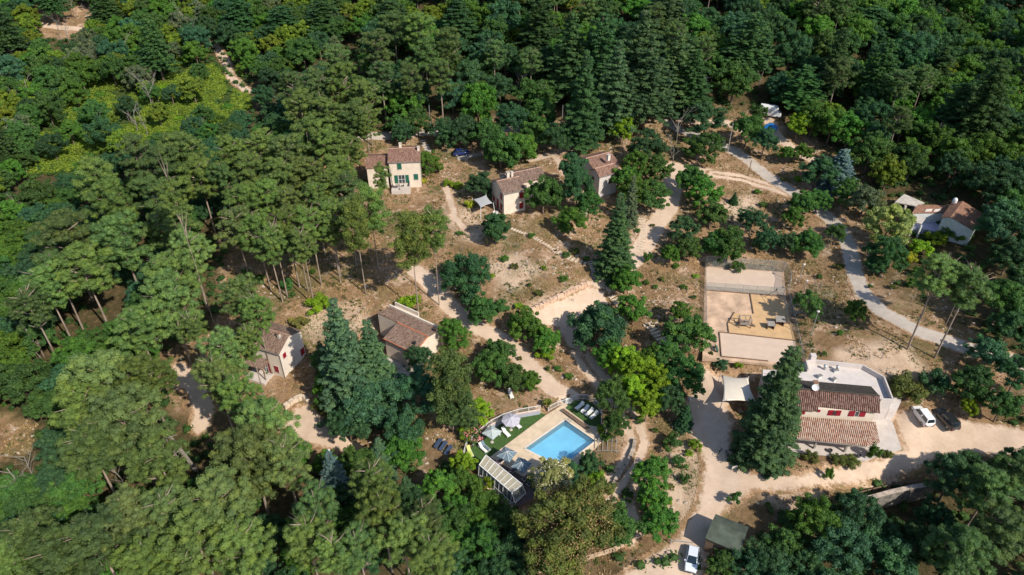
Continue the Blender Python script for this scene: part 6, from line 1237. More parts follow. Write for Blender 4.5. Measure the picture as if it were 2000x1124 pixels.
for a in [('oak','dark',910,545,46,4.0,'large round dark green tree beside the sandy path'),('broad','dark',966,447,31,3.2,'round dark green tree left of the stepping stones'),('shrub','lime',624,592,23,1.6,'bright lime green bush on the bare pink slope'),('shrub','orange',586,628,17,1.2,'orange tinged bush behind the lower red shuttered house'),
  ('broad','mid',942,608,27,2.6,'small green tree at the elbow of the sandy path'),('shrub','mid',975,600,18,1.2,'low green bush right of the small path tree'),('broad','green',1028,640,36,2.6,'fresh green bush at the left of the sandy turning area'),('broad','green',1070,668,27,2.4,'rounded fresh green bush below the sandy turning area'),('shrub','lime',1068,690,16,1.0,'low lime bush under the rounded fresh green bush'),
  ('broad','dark',1165,645,46,4.2,'large round dark green tree beside the sandy turning area'),('broad','green',1238,605,28,3.5,'green tree shading the small stone steps'),('broad','green',1222,548,26,3.2,'fresh green tree at the foot of the tall narrow fir'),('broad','mid',1345,655,42,4,'wide green tree left of the boules courts'),('broad','green',1330,610,20,3,'small green tree above the wide tree by the courts'),
  ('oak','mid',1200,775,36,4.5,'green oak tree beside the railing of the lounger lawn'),('broad','mid',1205,830,22,3,'small green tree between the pool corner and the track'),('broad','lime',1218,706,29,4,'upper left lime green tree of the middle clump'),('broad','lime',1252,722,33,4.5,'largest lime green tree in the middle clump'),('broad','lime',1284,745,30,4.5,'lime green tree at the right of the middle clump'),('broad','lime',1240,762,28,4,'lime green tree at the lower left of the middle clump'),('broad','green',1275,700,27,4,'fresh green tree at the top of the middle clump'),('broad','lime',1283,782,24,3.6,'lime green tree at the lower end of the middle clump'),('broad','green',1190,695,26,4,'fresh green tree at the left end of the middle clump'),('broad','lime',1265,790,26,4,'small lime tree hanging over the two-wheeled track'),
  ('broad','mid',1335,740,36,4.5,'green tree at the edge of the restaurant drive'),('broad','mid',1300,700,30,4.5,'green tree between the lime clump and the courts'),('oak','dark',1310,780,30,4,'dark tree shading the restaurant drive'),('shrub','lime',1358,868,12,.9,'bright small shrub at the corner of the restaurant drive'),
  ('broad','dark',1154,906,22,2.6,'dark green bush at the lower right edge of the pool'),('broad','dark',1118,935,26,3,'dark green bush below the pool corner'),('shrub','lime',1160,935,20,2,'lime green bush below the pool corner'),('broad','cream',1080,935,38,6,'cream flowering tree covering the lower corner of the pool deck'),
  ('oak','olive',1110,1030,84,9,'huge olive brown tree full of seed heads below the pool'),('oak','olive',1150,985,52,9,'upper lobe of olive brown seed laden trees below the cream tree'),('oak','olive',1085,1090,62,8,'lower olive brown seed laden tree at the bottom edge'),('broad','mid',1205,1030,40,4,'green bush right of the huge olive brown tree'),
  ('broad','green',1275,925,32,3.4,'green tree with a few orange leaves beside the two-wheeled track'),('broad','green',1275,975,28,3,'green tree below the orange leaved one on the dry bank'),('broad','green',1288,1022,33,3.2,'green tree at the foot of the dry bank by the lower drive'),('shrub','mid',1312,862,18,1.5,'green bush on the dry bank left of the restaurant drive'),('shrub','mid',1327,902,13,1,'small green bush halfway down the dry bank'),('shrub','mid',1337,935,10,.9,'smallest green bush low on the dry bank'),
  ('shrub','mid',1225,967,12,.8,'low spiky green plant between the forked tracks'),('broad','mid',1062,382,36,4.5,'large green tree against the right side of the red shuttered house'),('oak','dark',1128,370,34,5.5,'large dark tree between the red shuttered house and the half hidden house'),('broad','dark',1120,330,26,6,'dark tree top behind the large dark tree'),('broad','green',1112,434,26,3,'fresh green tree below the large dark tree'),('broad','mid',1150,400,24,4,'green tree left of the tall narrow fir'),
  ('broad','green',836,322,24,3,'green tree against the right wall of the green shuttered house'),('shrub','yellow',824,354,9,.8,'bright yellow bush at the corner of the green shuttered house'),('broad','dark',938,362,26,3,'dark green tree left of the red shuttered house'),('shrub','yellow',918,398,10,.8,'yellow bush left of the grey shade sail'),('shrub','lime',874,358,10,.7,'small lime bush on the terrace right of the green shuttered house'),('shrub','lime',893,362,10,.7,'second small lime bush on the terrace right of the green shuttered house'),
  ('broad','mid',978,300,36,4),('broad','green',1015,290,32,4),('oak','dark',900,255,34,4),('broad','mid',945,262,30,4),('broad','dark',870,260,28,4),('oak','teal',1000,235,34,5),('broad','mid',1050,262,30,4),('oak','dark',1085,268,32,4),('broad','mid',1055,225,30,5),('broad','green',790,205,30,5),('broad','mid',815,240,26,4),('broad','dark',790,260,24,3),('broad','mid',775,245,20,3),
  ('broad','lime',1215,250,24,4),('broad','green',1222,352,26,4.5,'fresh green tree leaning over the roof of the half hidden house'),('broad','green',1240,322,24,5),('oak','dark',1262,290,34,5),('broad','mid',1285,330,26,4),('broad','dark',1150,262,18,4),('oak','teal',1190,215,30,5),('broad','green',1240,375,28,4),('broad','mid',1275,385,30,4,'green tree at the top of the straight flight of steps'),('oak','teal',1378,235,34,6,'soft blue green tree over the bend of the asphalt road'),
  ('broad','mid',1375,290,32,4),('broad','mid',1345,350,28,4),('broad','green',1375,375,30,4),('oak','dark',1335,450,28,4,'dark tree beside the sandy track above the courts'),('broad','mid',1340,485,26,3),('broad','green',1310,498,18,2.6,'small fresh green tree in the bank below the sandy track'),('broad','mid',1390,420,26,3.5),('broad','mid',1425,478,36,4,'large green tree behind the upper boules court'),('oak','dark',1470,430,26,3.6),('broad','mid',1398,480,24,3.2),('shrub','green',1265,502,9,1.2,'thin young green plant on the sandy slope'),
  ('broad','mid',1462,252,29,5.0,'bushy tree hiding the white camper van'),('broad','dark',1495,275,24,5),('broad','mid',1484,222,15,4),('shrub','lime',793,592,17,1.3,'lime green bush behind the white parapet of the tile roofed house'),('shrub','lime',812,585,11,1.0,'small lime bush at the foot of the broad crowned pine'),('shrub','mid',560,555,14,1.2),('shrub','mid',505,545,12,1.0),('broad','green',1538,300,15,2.6,'left one of the two small round trees in the upper clearing'),('broad','green',1568,298,17,2.8,'right one of the two small round trees in the upper clearing'),('broad','dark',1600,338,30,4,'dark tree left of the silvery blue spruce'),('broad','grey',1690,395,34,4),('broad','cream',1735,440,38,5,'pale green flowering tree left of the grey house'),('broad','mid',1660,375,26,4),('oak','dk2',1735,500,36,4,'dark spreading tree above the lamp post on the road verge'),('oak','teal',1712,520,20,2,'blue green bush on the right verge of the asphalt road'),
  ('broad','green',1590,230,30,5),('broad','green',1625,245,32,5),('broad','green',1660,255,30,5),('broad','mid',1700,300,34,5),('broad','lime',1560,245,22,4),('shrub','lime',1800,482,19,1.6,'large lime green bush in the garden of the grey house'),('shrub','lime',1830,465,17,1.6,'lime green bush against the wall of the grey house'),('shrub','yellow',1775,503,14,1.2,'yellow green bush left of the garden of the grey house'),('shrub','green',1858,455,18,1.8,'green bush at the foot of the gable of the grey house'),('shrub','green',1791,530,10,1,'small round bush below the garden of the grey house'),('shrub','green',1783,552,11,1,'small green bush on the dry slope right of the road'),
  ('broad','mid',1573,478,28,3.2,'round green tree on the slope left of the asphalt road'),('broad','mid',1570,400,24,3.5),('broad','mid',1600,390,20,3.2),('broad','green',1550,425,20,3),('broad','mid',1635,455,18,3),('oak','mid',1580,595,27,3.4,'soft green tree between the two lamp posts by the courts'),('broad','green',1671,608,21,3,'compact round tree on the left verge of the asphalt road'),('shrub','mid',1440,520,12,1.2),('broad','teal',1500,470,26,3),('oak','dark',1540,475,20,3),
  ('shrub','olive',1768,758,34,2.2,'yellow green bush right of the white roof terrace'),('shrub','teal',1828,745,26,2.2,'blue green bush beside the yellow green one behind the parking'),('broad','lime',1893,797,17,2.6,'lime green tree beside the black car'),('broad','green',1905,775,16,2.6,'small green tree behind the lime tree at the parking'),('shrub','green',1708,882,12,1.6,'young green tree at the corner of the veranda'),('shrub','green',1620,925,8,1.6,'slim young green plant at the edge of the sandy drive'),('shrub','mid',1435,972,11,1.6,'small bushy plant at the junction of the drives'),
  ('shrub','olive',1585,892,14,.8,'olive bush left in the planting in front of the veranda'),('shrub','olive',1638,897,13,.8,'middle olive bush in front of the veranda'),('shrub','olive',1662,902,15,.8,'wide olive bush in front of the veranda'),('shrub','olive',1735,888,10,.6,'low bush at the tip of the veranda slab'),('shrub','lime',1442,712,9,.7,'small lime bush behind the cream shade sail'),('broad','dark',1410,712,13,1.2,'dark hedge like bush above the cream shade sail'),
  ('broad','lime',935,805,24,2.6,'bright lime hedge bush behind the grey garden wall'),('shrub','lime',912,842,16,1.4),('broad','mid',960,725,34,3,'green bush above the brown bank by the pool'),('broad','mid',1000,740,28,2.6),('broad','green',1035,745,20,2),('broad','mid',975,690,28,2.6),('shrub','lime',1175,838,8,1,'small round lime bush outside the pool corner'),('shrub','green',1183,855,10,1,'low green bush outside the pool corner railing'),
  ('broad','lime',905,905,22,2.6),('broad','green',905,945,30,3.4),('broad','green',940,985,34,3.6),('broad','mid',980,1020,34,3.6),('broad','mid',900,1010,34,4),('broad','dark',1000,1075,36,5),('broad','mid',940,1060,36,5),('shrub','lime',958,940,12,1.4,'yellowish small shrub leaning on the glazed pool shelter'),('broad','green',895,990,26,4),
  ('oak','teal',730,790,62,5,'soft blue green tree right of the gravel drive'),('oak','teal',790,840,44,4.5,'soft blue green tree left of the solar panels'),('oak','teal',680,830,34,4,'soft blue green tree shading the gravel drive'),('oak','teal',820,760,44,5),('oak','dark',820,700,26,4),('broad','green',790,880,34,4,'fresh green tree left of the brown pool bank'),('broad','mid',700,905,32,4),('broad','green',640,905,24,3),
  ('broad','green',590,885,20,1.6),('shrub','lime',560,895,16,1.2),('shrub','olive',628,790,18,1.2,'yellowing shrub at the top of the gravel drive'),('broad','mid',635,700,24,3),('broad','green',640,760,30,3),
  ('broad','green',1590,1010,40,5,'fresh green tree in front of the stone retaining wall'),('oak','dark',1680,1000,42,5,'dark tree leaning over the stone retaining wall'),('oak','teal',1640,1080,60,5,'broad blue green tree at the bottom right edge'),('broad','dark',1730,1090,50,5),('oak','dark',1860,930,42,6,'dark tree at the right end of the retaining wall'),('pine','pined',1930,960,52,9),('pine','pined',1960,1040,60,10),('pine','pined',1880,1080,60,10),('pine','pined',1985,930,40,9),
  ('oak','dark',1500,1095,40,4),('broad','mid',1410,1105,26,2.6,'green bush overhanging the silver hatchback'),('oak','dark',1455,1110,36,3),('broad','mid',1530,1060,34,3.5),
  ('broad','teal',1930,690,32,3.5,'blue green tree beside the right end of the asphalt road'),('broad','dark',1975,640,36,5),('broad','mid',1960,590,36,6),('oak','dark',1990,730,36,5),('broad','dk2',1900,750,34,4),('broad','mid',1960,790,30,4)]:
    kind, col, u, v, rp, hc = a[:6]; T(kind, col, u, v, rp, hc, a[6] if len(a) > 6 else None)
# small weeds and bushes one can count on the open slope
for i, (u, v) in enumerate([(1038,460),(1105,498),(1124,490),(1062,523),(1145,505),(985,505),(1034,556),(1052,573),(1012,598),(898,455),(870,445),(1245,450),(1293,545),(1360,540),(1262,552),(1335,560),(1180,600),(1005,520),(960,540),(1100,545),(1280,560),(1700,560),(1745,560),(1560,680),(1610,690),(1640,650),(1600,540),(1640,520),(1660,735),(1700,770),(1320,520),(1355,580),(1275,440),(880,640),(905,650),(1500,985),(1560,975),(1390,690),(1345,885),(1300,870),(1280,840),(1250,820),(1310,950),(1305,980),(1090,720),(1110,735),(1070,720),(640,640),(520,650),(480,530),(610,530),(570,575),(1015,700),(440,560),(1400,385),(1460,420),(1490,400),(1530,350),(1560,350),(1480,375)]):
    T('shrub', ['green','mid','olive','lime','green'][i % 5], u, v, rng.uniform(4, 9), .5)
for i, (u, v) in enumerate([(903,492),(1030,520),(1045,535),(1052,510),(1068,545),(975,500),(1010,485),(1120,590),(1360,560),(1000,655),(1660,690),(1690,705),(1720,700),(1680,725),(1650,710),(1730,730),(1590,560),(1600,568),(1620,580),(1730,520),(1750,540),(1780,590),(1320,650),(1350,600),(1300,600),(1000,575),(985,470),(1105,560),(1480,990),(1520,1000),(1570,985),(700,515),(640,540)]):
    b0 = G(u, v); TREES.append(['scrub','x',b0.x,b0.y,b0.z,rng.uniform(.7,1.3),1,u,v,None])
# --- fills: woods around the clearing
KEEP = [(765,335,64),(1000,385,52),(1185,352,40),(1503,232,34),(1374,180,22),(1440,300,34),(1500,340,40),(422,95,22),(438,125,28),(462,160,30),(482,182,22),(120,48,50),(1530,290,44),(1840,430,80),(1380,160,10),(915,300,40),(1098,240,26),(1125,262,28),(1620,320,20),(30,850,60),(380,760,46),(1330,250,22),(1820,470,60),(1090,310,30),(845,255,20),(975,253,22)]
FERNCORE = [(40,245),(190,160),(320,115),(410,100),(500,150),(470,240),(390,300),(310,350),(110,350)]
TREEG = [(t[2], t[3], t[5] if t[0] not in ('fir','firc','dougl','spruce') else t[5]*.7) for t in TREES]
def fill(poly, mix, hc0, space=.78, tries=5000, seed=1, lim=400):
    r = np.random.default_rng(seed); kinds = [m[:4] for m in mix]; pr = np.array([m[4] for m in mix]); pr = pr/pr.sum(); W_ = plane_ground(poly, hc0); bb = bbox_of(W_); n = 0
    P = np.array(TREEG)
    X = r.uniform(bb[0], bb[2], tries); Y = r.uniform(bb[1], bb[3], tries); ok = in_poly(X, Y, W_)
    pts = [tuple(t) for t in TREEG]; px = np.array([p[0] for p in pts]+[0.]*lim); py = np.array([p[1] for p in pts]+[0.]*lim); pr_ = np.array([p[2] for p in pts]+[0.]*lim); m = len(pts)
    for x, y, o_ in zip(X, Y, ok):
        if not o_ or n >= lim: continue
        k = kinds[r.choice(len(kinds), p=pr)]; R = r.uniform(k[2], k[3]); 
        if (np.hypot(px[:m]-x, py[:m]-y) < (pr_[:m]+R)*space).any(): continue
        z = float(hz(x, y)); tall = k[0] in ('fir', 'dougl'); hc = R*5.2 if tall else ({'pine': 11., 'thin': 11., 'shrub': R*.6}.get(k[0], R*1.0+1.2)); u, v, d = proj((x, y, z+(hc*.6 if tall else hc)))
        if any(math.hypot(u-a, (v-b_)) < c+R*1400/d*.55 for a, b_, c in KEEP): continue
        if seed == 1 and r.random() < .93 and in_poly(np.array([u]), np.array([v]), FERNCORE)[0]: continue
        px[m], py[m], pr_[m] = x, y, R*(.7 if tall else 1); m += 1; n += 1; TREEG.append((x, y, pr_[m-1]))
        TREES.append([k[0], k[1], x, y, z, R, hc, float(u), float(v), None])
def plane_ground(poly, hc): return [tuple(q) for q in ground_at([a for a, b in poly], [b for a, b in poly], hc)]
fill([(-60,-45),(720,-45),(730,60),(560,140),(440,215),(380,290),(60,310),(-60,430)], [('broad','green',2.0,4.2,3),('broad','ygreen',1.8,3.4,2.2),('broad','mid',2.2,4.4,2.4),('oak','dark',2.4,4.2,1.6),('oak','teal',3,4.5,1),('broad','grey',2.0,3.6,.6),('dougl','dk2',3,4,.2)], 3.0, .64, 12000, 1, 260)
fill([(-60,380),(120,400),(90,560),(200,660),(150,720),(110,800),(60,830),(-60,1010)], [('broad','green',2.4,3.8,3),('broad','mid',2.4,3.8,2),('oak','teal',2.4,3.6,1),('oak','dark',2.4,3.6,1)], 3.5, .70, 4000, 2, 60)
fill([(700,-45),(2060,-45),(2060,660),(1960,650),(1955,480),(1930,380),(1745,345),(1650,270),(1560,235),(1520,185),(1400,190),(1300,200),(1100,190),(900,215),(750,225),(720,150)], [('broad','mid',2.8,5,2.4),('broad','green',2.6,4.8,3),('oak','dark',2.6,5.4,3.4),('oak','teal',2.8,5.6,1.8),('broad','dk2',2.6,4.6,1),('broad','ygreen',2.2,3.6,.8),('dougl','dk2',3.2,4.6,.4),('pine','pined',3.2,4.8,.7)], 4.5, .60, 22000, 3, 400)
fill([(80,400),(430,230),(600,150),(730,180),(700,330),(430,470),(420,560),(260,660),(100,640)], [('oak','teal',1.8,3.2,2),('oak','dark',1.8,3.2,2),('broad','mid',1.8,3,2)], 2.5, .40, 9000, 4, 120)
fill([(-60,960),(120,880),(300,960),(560,960),(860,960),(1060,1100),(1150,1180),(-60,1180)], [('oak','dark',2,3.2,2),('broad','mid',2,3.2,2),('broad','green',2,3,1)], 2.5, .55, 3000, 5, 60)
fill([(1560,1050),(1700,1030),(1850,985),(1870,900),(2060,900),(2060,1190),(1430,1190),(1470,1110)], [('oak','dark',2.2,3.8,2),('oak','teal',2.2,3.6,1),('broad','dk2',2.2,3.6,2)], 3.5, .72, 3000, 6, 50)
fill([(180,640),(330,690),(330,800),(130,760)], [('broad','green',1.6,2.4,2),('broad','lime',1.4,2.2,1)], 2, .8, 400, 7, 8)
KEEP.append((440,122,30)); KEEP.append((455,160,30))
fill([(60,240),(200,170),(330,130),(470,150),(450,230),(380,290),(300,330),(100,330)], [('shrub','ygreen',.8,1.6,3),('shrub','green',.8,1.5,2),('shrub','lime',.7,1.4,1)], 1, .9, 1500, 8, 46)
for u, v, h in [(140,75,8),(195,90,8),(120,60,7),(300,205,10),(312,190,9),(255,110,8),(60,185,8),(370,60,9),(385,75,8),(160,130,7),(270,245,8),(15,180,10),(180,45,7),(345,35,8),(400,30,7),(235,60,7),(100,150,7),(325,110,7),(290,255,7),(75,265,6),(45,210,7),(205,255,6),(395,255,7),(20,240,6),(150,20,7),(60,960,9),(75,930,8),(85,690,7),(55,430,7),(245,950,8),(1025,180,9),(1015,210,8),(1190,190,9),(1210,240,8),(1320,270,9),(960,120,8),(1310,320,8),(1810,290,8),(1480,160,8),(550,205,6),(1615,480,4),(1050,215,8),(660,60,7)]:
    b0 = G(u, v+16); TREES.append(['dead','x',b0.x,b0.y,b0.z,h,h,u,v,None])
# --- labels
LM = [('the green shuttered house',765,335),('the red shuttered house',1000,385),('the half hidden house',1185,345),('the lower red house',550,690),('the tile roofed house',800,650),('the restaurant building',1620,790),('the grey house',1860,430),('the dark roofed hut',1420,1045),('the swimming pool',1090,865),('the boules courts',1460,610),
      ('the sandy turning area',1110,620),('the camper van',1500,225),('the silvery blue spruce',1640,325),('the gravel drive',620,840),('the yellow ferns',260,260),('the hillside track',450,140),('the bare clearing',120,45),('the utility pole',1375,170),('the black car',1845,820),('the retaining wall',1740,970),('the roadside pines',1850,600),('the forked tracks',1220,950),
      ('the bare sandy patch',30,850),('the twin felled logs',350,880),('the red brown slope gap',440,500),('the middle of the top edge',1000,20),('the upper right corner',1850,120),('the lower left corner',120,1080),('the middle of the left edge',30,520),('the lower pine stand',700,1050)]
groups = {}
for t in TREES:
    if t[9]: continue
    dd = sorted(((math.hypot(t[7]-a, t[8]-b_), n, a, b_) for n, a, b_ in LM))[0]; dx, dy = t[7]-dd[2], t[8]-dd[3]
    side = ('left of' if dx < 0 else 'right of') if abs(dx) > abs(dy) else ('beyond' if dy < 0 else 'in front of')
    ph = KN[t[0]][1] if t[0] in ('dead', 'scrub') else KN['bright_broad' if t[0] == 'broad' and t[1] in ('green', 'lime', 'ygreen') else t[0]][1] % CNAME[t[1]]
    if t[0] in ('broad', 'oak', 'pine') : ph = ('small ' if t[5] < 2.6 else 'large ' if t[5] > (5 if t[0] == 'pine' else 4.4) else '')+ph
    groups.setdefault((ph, side, dd[1]), []).append((dd[0], t))
ORD = ['nearest', 'second nearest', 'third nearest', 'fourth nearest', 'fifth nearest', 'sixth nearest']
for (ph, side, lm), L in groups.items():
    L.sort(key=lambda q: q[0])
    for i, (_, t) in enumerate(L):
        t[9] = (('%s %s %s' % (ph, side, lm)) if len(L) == 1 else ('%s %s %s %s' % (ORD[i], ph, side, lm)) if i < 6 else ('%s in the woods %s %s' % (ph, side, lm)))
GRP = {'pine': 'umbrella pines on the slope', 'thin': 'sparse tall pines', 'broad': 'broadleaf trees around the clearing', 'oak': 'dense dark trees around the clearing', 'shrub': 'bushes and shrubs', 'fir': 'fir trees', 'firc': 'fir trees', 'spruce': 'fir trees', 'dougl': 'tall conifers in the upper woods', 'dead': 'bare dead trees', 'scrub': 'dead shrubs on the slope'}
def part(name, me, parent): o = bpy.data.objects.new(name, me); C.objects.link(o); o.parent = parent; return o
m_pods = plain('seed_heads', (.26,.16,.07), .9, .25, 3); m_bloss = plain('cream_blossom', (.62,.56,.34), .9, .1, 3); m_pink = plain('pink_blossom', (.55,.20,.20), .9, .2, 3)
def spots(name, mat, s, n=900, size=.03, zs=.9):
    r = np.random.default_rng(s); d = r.normal(size=(n, 3)); d[:, 2] = abs(d[:, 2])*.9-.2; d = unit(d); k = crown_pts(r, 13, 1, .85, .01, -.2, .7); pos = d*np.array([1, 1, zs])*r.uniform(.82, 1.02, (n, 1))
    nr = unit(d+r.normal(size=(n, 3))*.4); t = unit(np.cross(nr, r.normal(size=(n, 3)))); b = np.cross(nr, t); s_ = size*r.uniform(.6, 1.4, (n, 1))
    return np_mesh(name, np.stack([pos+t*s_, pos+b*s_*.7, pos-t*s_, pos-b*s_*.7], 1).reshape(-1, 3), quads=np.arange(n*4).reshape(n, 4), mats=[mat])
sp_p = spots('seed_heads', m_pods, 3, 1700, .017); sp_b = spots('blossom', m_bloss, 4, 1500, .034)
rr = random.Random(5)
for kind, col, x, y, z, R, hc, u, v, label in TREES:
    nm, _, cat = KN['bright_broad' if kind == 'broad' and col in ('green', 'lime', 'ygreen') else kind]
    t = thing(nm, (x, y, z), label, cat, GRP[kind], rr.uniform(0, 6.28))
    if kind in ('dead', 'scrub'):
        o = part('trunk' if kind == 'dead' else 'twigs', rr.choice(DEAD), t); o.scale = (R*.62, R*.62, R*.8) if kind == 'dead' else (R*2.2, R*2.2, R); continue
    cm = rr.choice(LIB[kind]); o = part('crown', cm, t); base = COL[col]; j = rr.uniform(.88, 1.12); o.color = (base[0]*j*rr.uniform(.93, 1.07), base[1]*j, base[2]*j*rr.uniform(.9, 1.1), 1)
    if kind in ('fir', 'firc', 'spruce', 'dougl'):
        nomr = {'firc': .22, 'fir': .25, 'spruce': .36, 'dougl': .23}[kind]; H = hc; o.scale = (R/nomr, R/nomr, H); tm = part('trunk', TR['fir'][0], t); tm.scale = (H, H, H); continue
    sc = R*(1.08 if kind == 'pine' else 1.05); o.location = (0, 0, hc); o.scale = (sc*rr.uniform(.92, 1.08), sc*rr.uniform(.92, 1.08), sc*rr.uniform(.9, 1.05))
    if kind == 'shrub':
        o.scale = (sc, sc, max(sc*.8, hc*1.1)); o.location.z = hc*.8; tm = part('trunk', TR['broad'][0], t); tm.scale = (R*.5, R*.5, hc*.8); continue
    tm = part('trunk', rr.choice(TR['pine' if kind in ('pine', 'thin') else 'broad']), t); tm.scale = (R if kind == 'pine' else R*.9, R if kind == 'pine' else R*.9, hc if kind != 'broad' else max(hc, R*.9))
    if col == 'olive' and kind == 'oak': s_ = part('seed_heads', sp_p, t); s_.location = o.location; s_.scale = o.scale
    if col in ('cream',) and label.startswith('cream'): s_ = part('blossom', sp_b, t); s_.location = o.location; s_.scale = o.scale
# pink flowering shrub, palm
t = thing('oleander_shrub', G(925, 856), 'pink flowering shrub over the left end of the grey garden wall', 'shrub'); o = part('crown', LIB['shrub'][0], t); o.color = (.07,.13,.03,1); o.scale = (1.9,1.9,1.6); o.location.z = 1.0; s_ = part('blossom', spots('blossom', m_pink, 9, 420, .07), t); s_.scale = o.scale; s_.location = o.location
t = thing('palm_tree', G(1069, 802), 'small palm tree beside the white railing above the pool', 'palm'); mb = MB(); mb.lathe([(.16,-.2),(.13,.8),(.12,1.7)], 8); mb.build('trunk', m_bark, t)
V = []; F = []; r = random.Random(3)
for i in range(34):
    a = i*2.4; e = r.uniform(-.3, .9); L = r.uniform(.8, 1.15); d = Vector((math.cos(a)*math.cos(e), math.sin(a)*math.cos(e), math.sin(e))); s_ = Vector((-math.sin(a), math.cos(a), 0)); c = Vector((0, 0, 1.75)); o_ = len(V)
    m_ = c+d*L*.6; e_ = c+d*L+Vector((0, 0, -.3)); V += [tuple(c), tuple(m_+s_*.2), tuple(e_), tuple(m_-s_*.2)]; F += [(o_, o_+1, o_+2, o_+3)]
me = np_mesh('fronds', V, quads=F, mats=[m_foliage], tint=np.array([r.uniform(.3, .9) for _ in F])); o = part('fronds', me, t); o.color = (.16,.20,.04,1)
# felled logs lower left
for k, (a, b_) in enumerate((((383,918),(330,850)),((352,905),(320,848)))):
    p, q = G(*a), G(*b_); t = thing('leaning_trunk', p, ('thicker pale' if k == 0 else 'thinner grey')+' bare leaning pine trunk below the big left pines', 'tree trunk', 'bare trunks'); e = Wp(*b_, 9.5 if k == 0 else 8.5)-p
    mb = MB(); mb.tube([(0,0,-.3), tuple(e*.5), tuple(e)], [.34 if k == 0 else .22, .28 if k == 0 else .18, .2], 8); mb.build('trunk', m_deadwood, t)
    for i in range(14): f = rr.uniform(.25, .95); c = e*f; mb = MB()
    mb = MB()
    for i in range(16): c = e*rr.uniform(.25, .95); a_ = rr.uniform(0, 6.28); mb.bar(c, c+Vector((math.cos(a_), math.sin(a_), .2))*rr.uniform(.4, 1.0), .07)
    mb.build('stubs', m_deadwood, t)
# --- stuff: undergrowth, ferns, dry grass, stones
def scatter(n, bbox, test, seed):
    r = np.random.default_rng(seed); X = r.uniform(bbox[0], bbox[2], n); Y = r.uniform(bbox[1], bbox[3], n); k = test(X, Y); return X[k], Y[k], r
def sample_grid(A, x, y):
    i = np.clip(np.searchsorted(gx, x)-1, 0, len(gx)-1); j = np.clip(np.searchsorted(gy, y)-1, 0, len(gy)-1); return A[j, i]
vis = lambda X, Y: (abs(X) < 25+Y*.80)
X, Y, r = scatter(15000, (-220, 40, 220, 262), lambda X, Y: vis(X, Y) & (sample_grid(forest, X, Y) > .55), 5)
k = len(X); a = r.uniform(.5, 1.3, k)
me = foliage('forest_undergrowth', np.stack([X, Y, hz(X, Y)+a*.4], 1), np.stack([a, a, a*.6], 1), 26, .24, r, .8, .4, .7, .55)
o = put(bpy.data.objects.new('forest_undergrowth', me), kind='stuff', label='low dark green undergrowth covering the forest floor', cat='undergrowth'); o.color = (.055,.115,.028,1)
bb = bbox_of(FERN)
X, Y, r = scatter(11000, bb, lambda X, Y: in_poly(X, Y, FERN) & (line_dist(X, Y, GP([(415,82),(440,118),(450,150),(485,180)])) > 2.2) & (vnoise(X, Y, 6, 44) > .3), 6)
k = len(X); a = r.uniform(.5, 1.1, k)
me = foliage('fern_patch', np.stack([X, Y, hz(X, Y)+a*.5], 1), np.stack([a, a, a*.6], 1), 34, .22, r, .8, .4, .6, .5)
o = put(bpy.data.objects.new('fern_patch', me), kind='stuff', label='yellow green ferns and vines over the upper left hillside', cat='ferns'); o.color = (.195,.275,.035,1)
ROADS = [o for o in bpy.data.objects if o.get('kind') == 'structure' and o.name.split('.')[0] in ('asphalt_road','sandy_track','sandy_path','sandy_drive','sandy_turning_area','gravel_drive','upper_road')]
occ = np.zeros((520, 640), bool)
for o in ROADS:
    n = len(o.data.vertices); A = np.empty(n*3, np.float32); o.data.vertices.foreach_get('co', A); A = A.reshape(-1, 3)
    occ[np.clip(((A[:, 1]+40)*2).astype(int), 0, 519), np.clip(((A[:, 0]+160)*2).astype(int), 0, 639)] = True
def offroad(X, Y): return ~occ[np.clip(((Y+40)*2).astype(int), 0, 519), np.clip(((X+160)*2).astype(int), 0, 639)]
BLD = [GP(q) for q in ([(690,380),(830,380),(835,300),(700,300)], [(945,420),(1040,420),(1075,340),(950,340)], [(900,900),(930,860),(1055,795),(1105,785),(1120,778),(1155,778),(1185,810),(1185,860),(1105,935),(1010,995),(920,925)], [(1370,516),(1532,528),(1565,718),(1372,708)], [(1480,900),(1480,700),(1740,700),(1770,880),(1700,905)])]
def free(X, Y):
    m = offroad(X, Y)
    for q in BLD: m &= ~in_poly(X, Y, q)
    return m
X, Y, r = scatter(120000, (-110, 42, 130, 200), lambda X, Y: vis(X, Y) & (sample_grid(forest, X, Y) < .6) & free(X, Y) & (vnoise(X, Y, 3.5, 61) > .38), 8)
k = len(X); n = 3; ci = np.repeat(np.arange(k), n); M = k*n; p = np.stack([X[ci]+r.normal(0, .18, M), Y[ci]+r.normal(0, .18, M)], 1); z = hz(p[:, 0], p[:, 1]); h = r.uniform(.12, .42, M); a = r.uniform(0, 6.28, M); w_ = r.uniform(.05, .14, M)
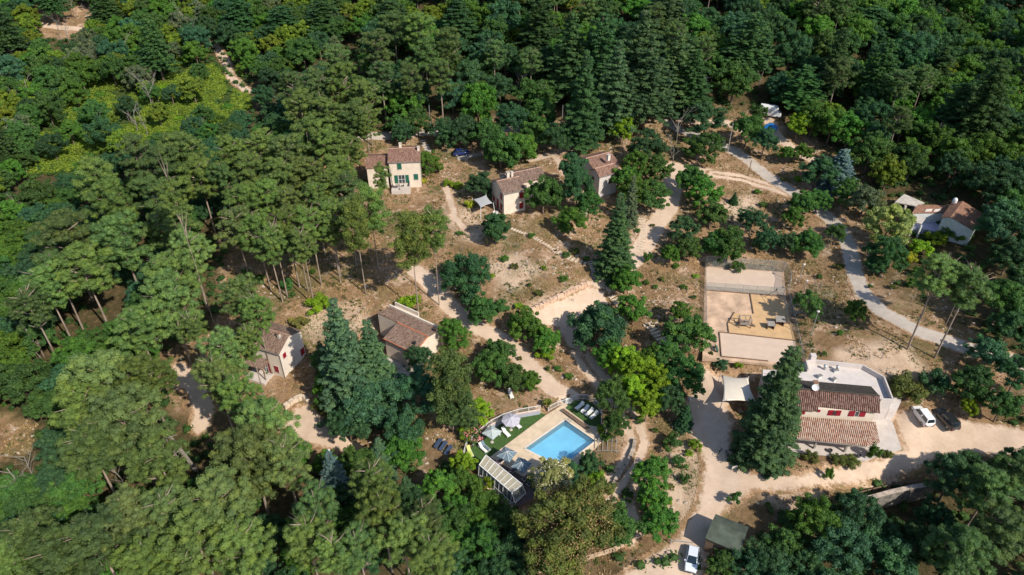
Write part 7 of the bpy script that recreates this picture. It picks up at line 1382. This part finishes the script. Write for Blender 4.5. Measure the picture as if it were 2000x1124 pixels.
V = np.stack([np.stack([p[:, 0]-np.cos(a)*w_, p[:, 1]-np.sin(a)*w_, z], 1), np.stack([p[:, 0]+np.cos(a)*w_, p[:, 1]+np.sin(a)*w_, z], 1), np.stack([p[:, 0]+r.normal(0, .15, M), p[:, 1]+r.normal(0, .15, M), z+h], 1)], 1).reshape(-1, 3)
gn = vnoise(p[:, 0], p[:, 1], 5, 71); tint = np.clip(np.where(gn > .62, r.uniform(.05, .4, M), r.uniform(.55, 1, M)), 0, 1)
me = np_mesh('dry_grass', V, tris=np.arange(M*3).reshape(M, 3), mats=[m_grass], tint=tint); put(bpy.data.objects.new('dry_grass', me), kind='stuff', label='dry tufted grass over the open sandy slopes', cat='grass')
X, Y, r = scatter(26000, (-110, 42, 130, 200), lambda X, Y: vis(X, Y) & (sample_grid(forest, X, Y) < .6) & free(X, Y) & (vnoise(X, Y, 6, 91)*.6+vnoise(X, Y, 1.8, 92)*.4 > .60), 10)
k = len(X); a = r.uniform(.14, .42, k)
me = foliage('low_scrub', np.stack([X, Y, hz(X, Y)+a*.3], 1), np.stack([a, a, a*.6], 1), 14, .13, r, .8, .4, .6, .5)
o = put(bpy.data.objects.new('low_scrub', me), kind='stuff', label='low olive green scrub and weeds on the dry slopes', cat='scrub'); o.color = (.125,.145,.045,1)
print('SCRUB', k)
X, Y, r = scatter(16000, (-110, 42, 130, 200), lambda X, Y: vis(X, Y) & (sample_grid(forest, X, Y) < .6) & free(X, Y) & (vnoise(X, Y, 5, 81) > .60), 9)
k = len(X); s_ = r.uniform(.07, .3, k)**1.0; cv = (ICO_V[None]*(1+r.uniform(-.3, .3, (k, 12 if len(ICO_V) == 12 else len(ICO_V), 1)))*np.stack([s_*r.uniform(.8, 1.5, k), s_, s_*.7], 1)[:, None]+np.stack([X, Y, hz(X, Y)+s_*.15], 1)[:, None]).reshape(-1, 3)
me = np_mesh('stones', cv, tris=(ICO_F[None]+(np.arange(k)*len(ICO_V))[:, None, None]).reshape(-1, 3), mats=[m_stone]); put(bpy.data.objects.new('stones', me), kind='stuff', label='scattered small stones on the dry slopes', cat='stones')
print('TREES', len(TREES), {kk: sum(1 for t in TREES if t[0] == kk) for kk in KN})
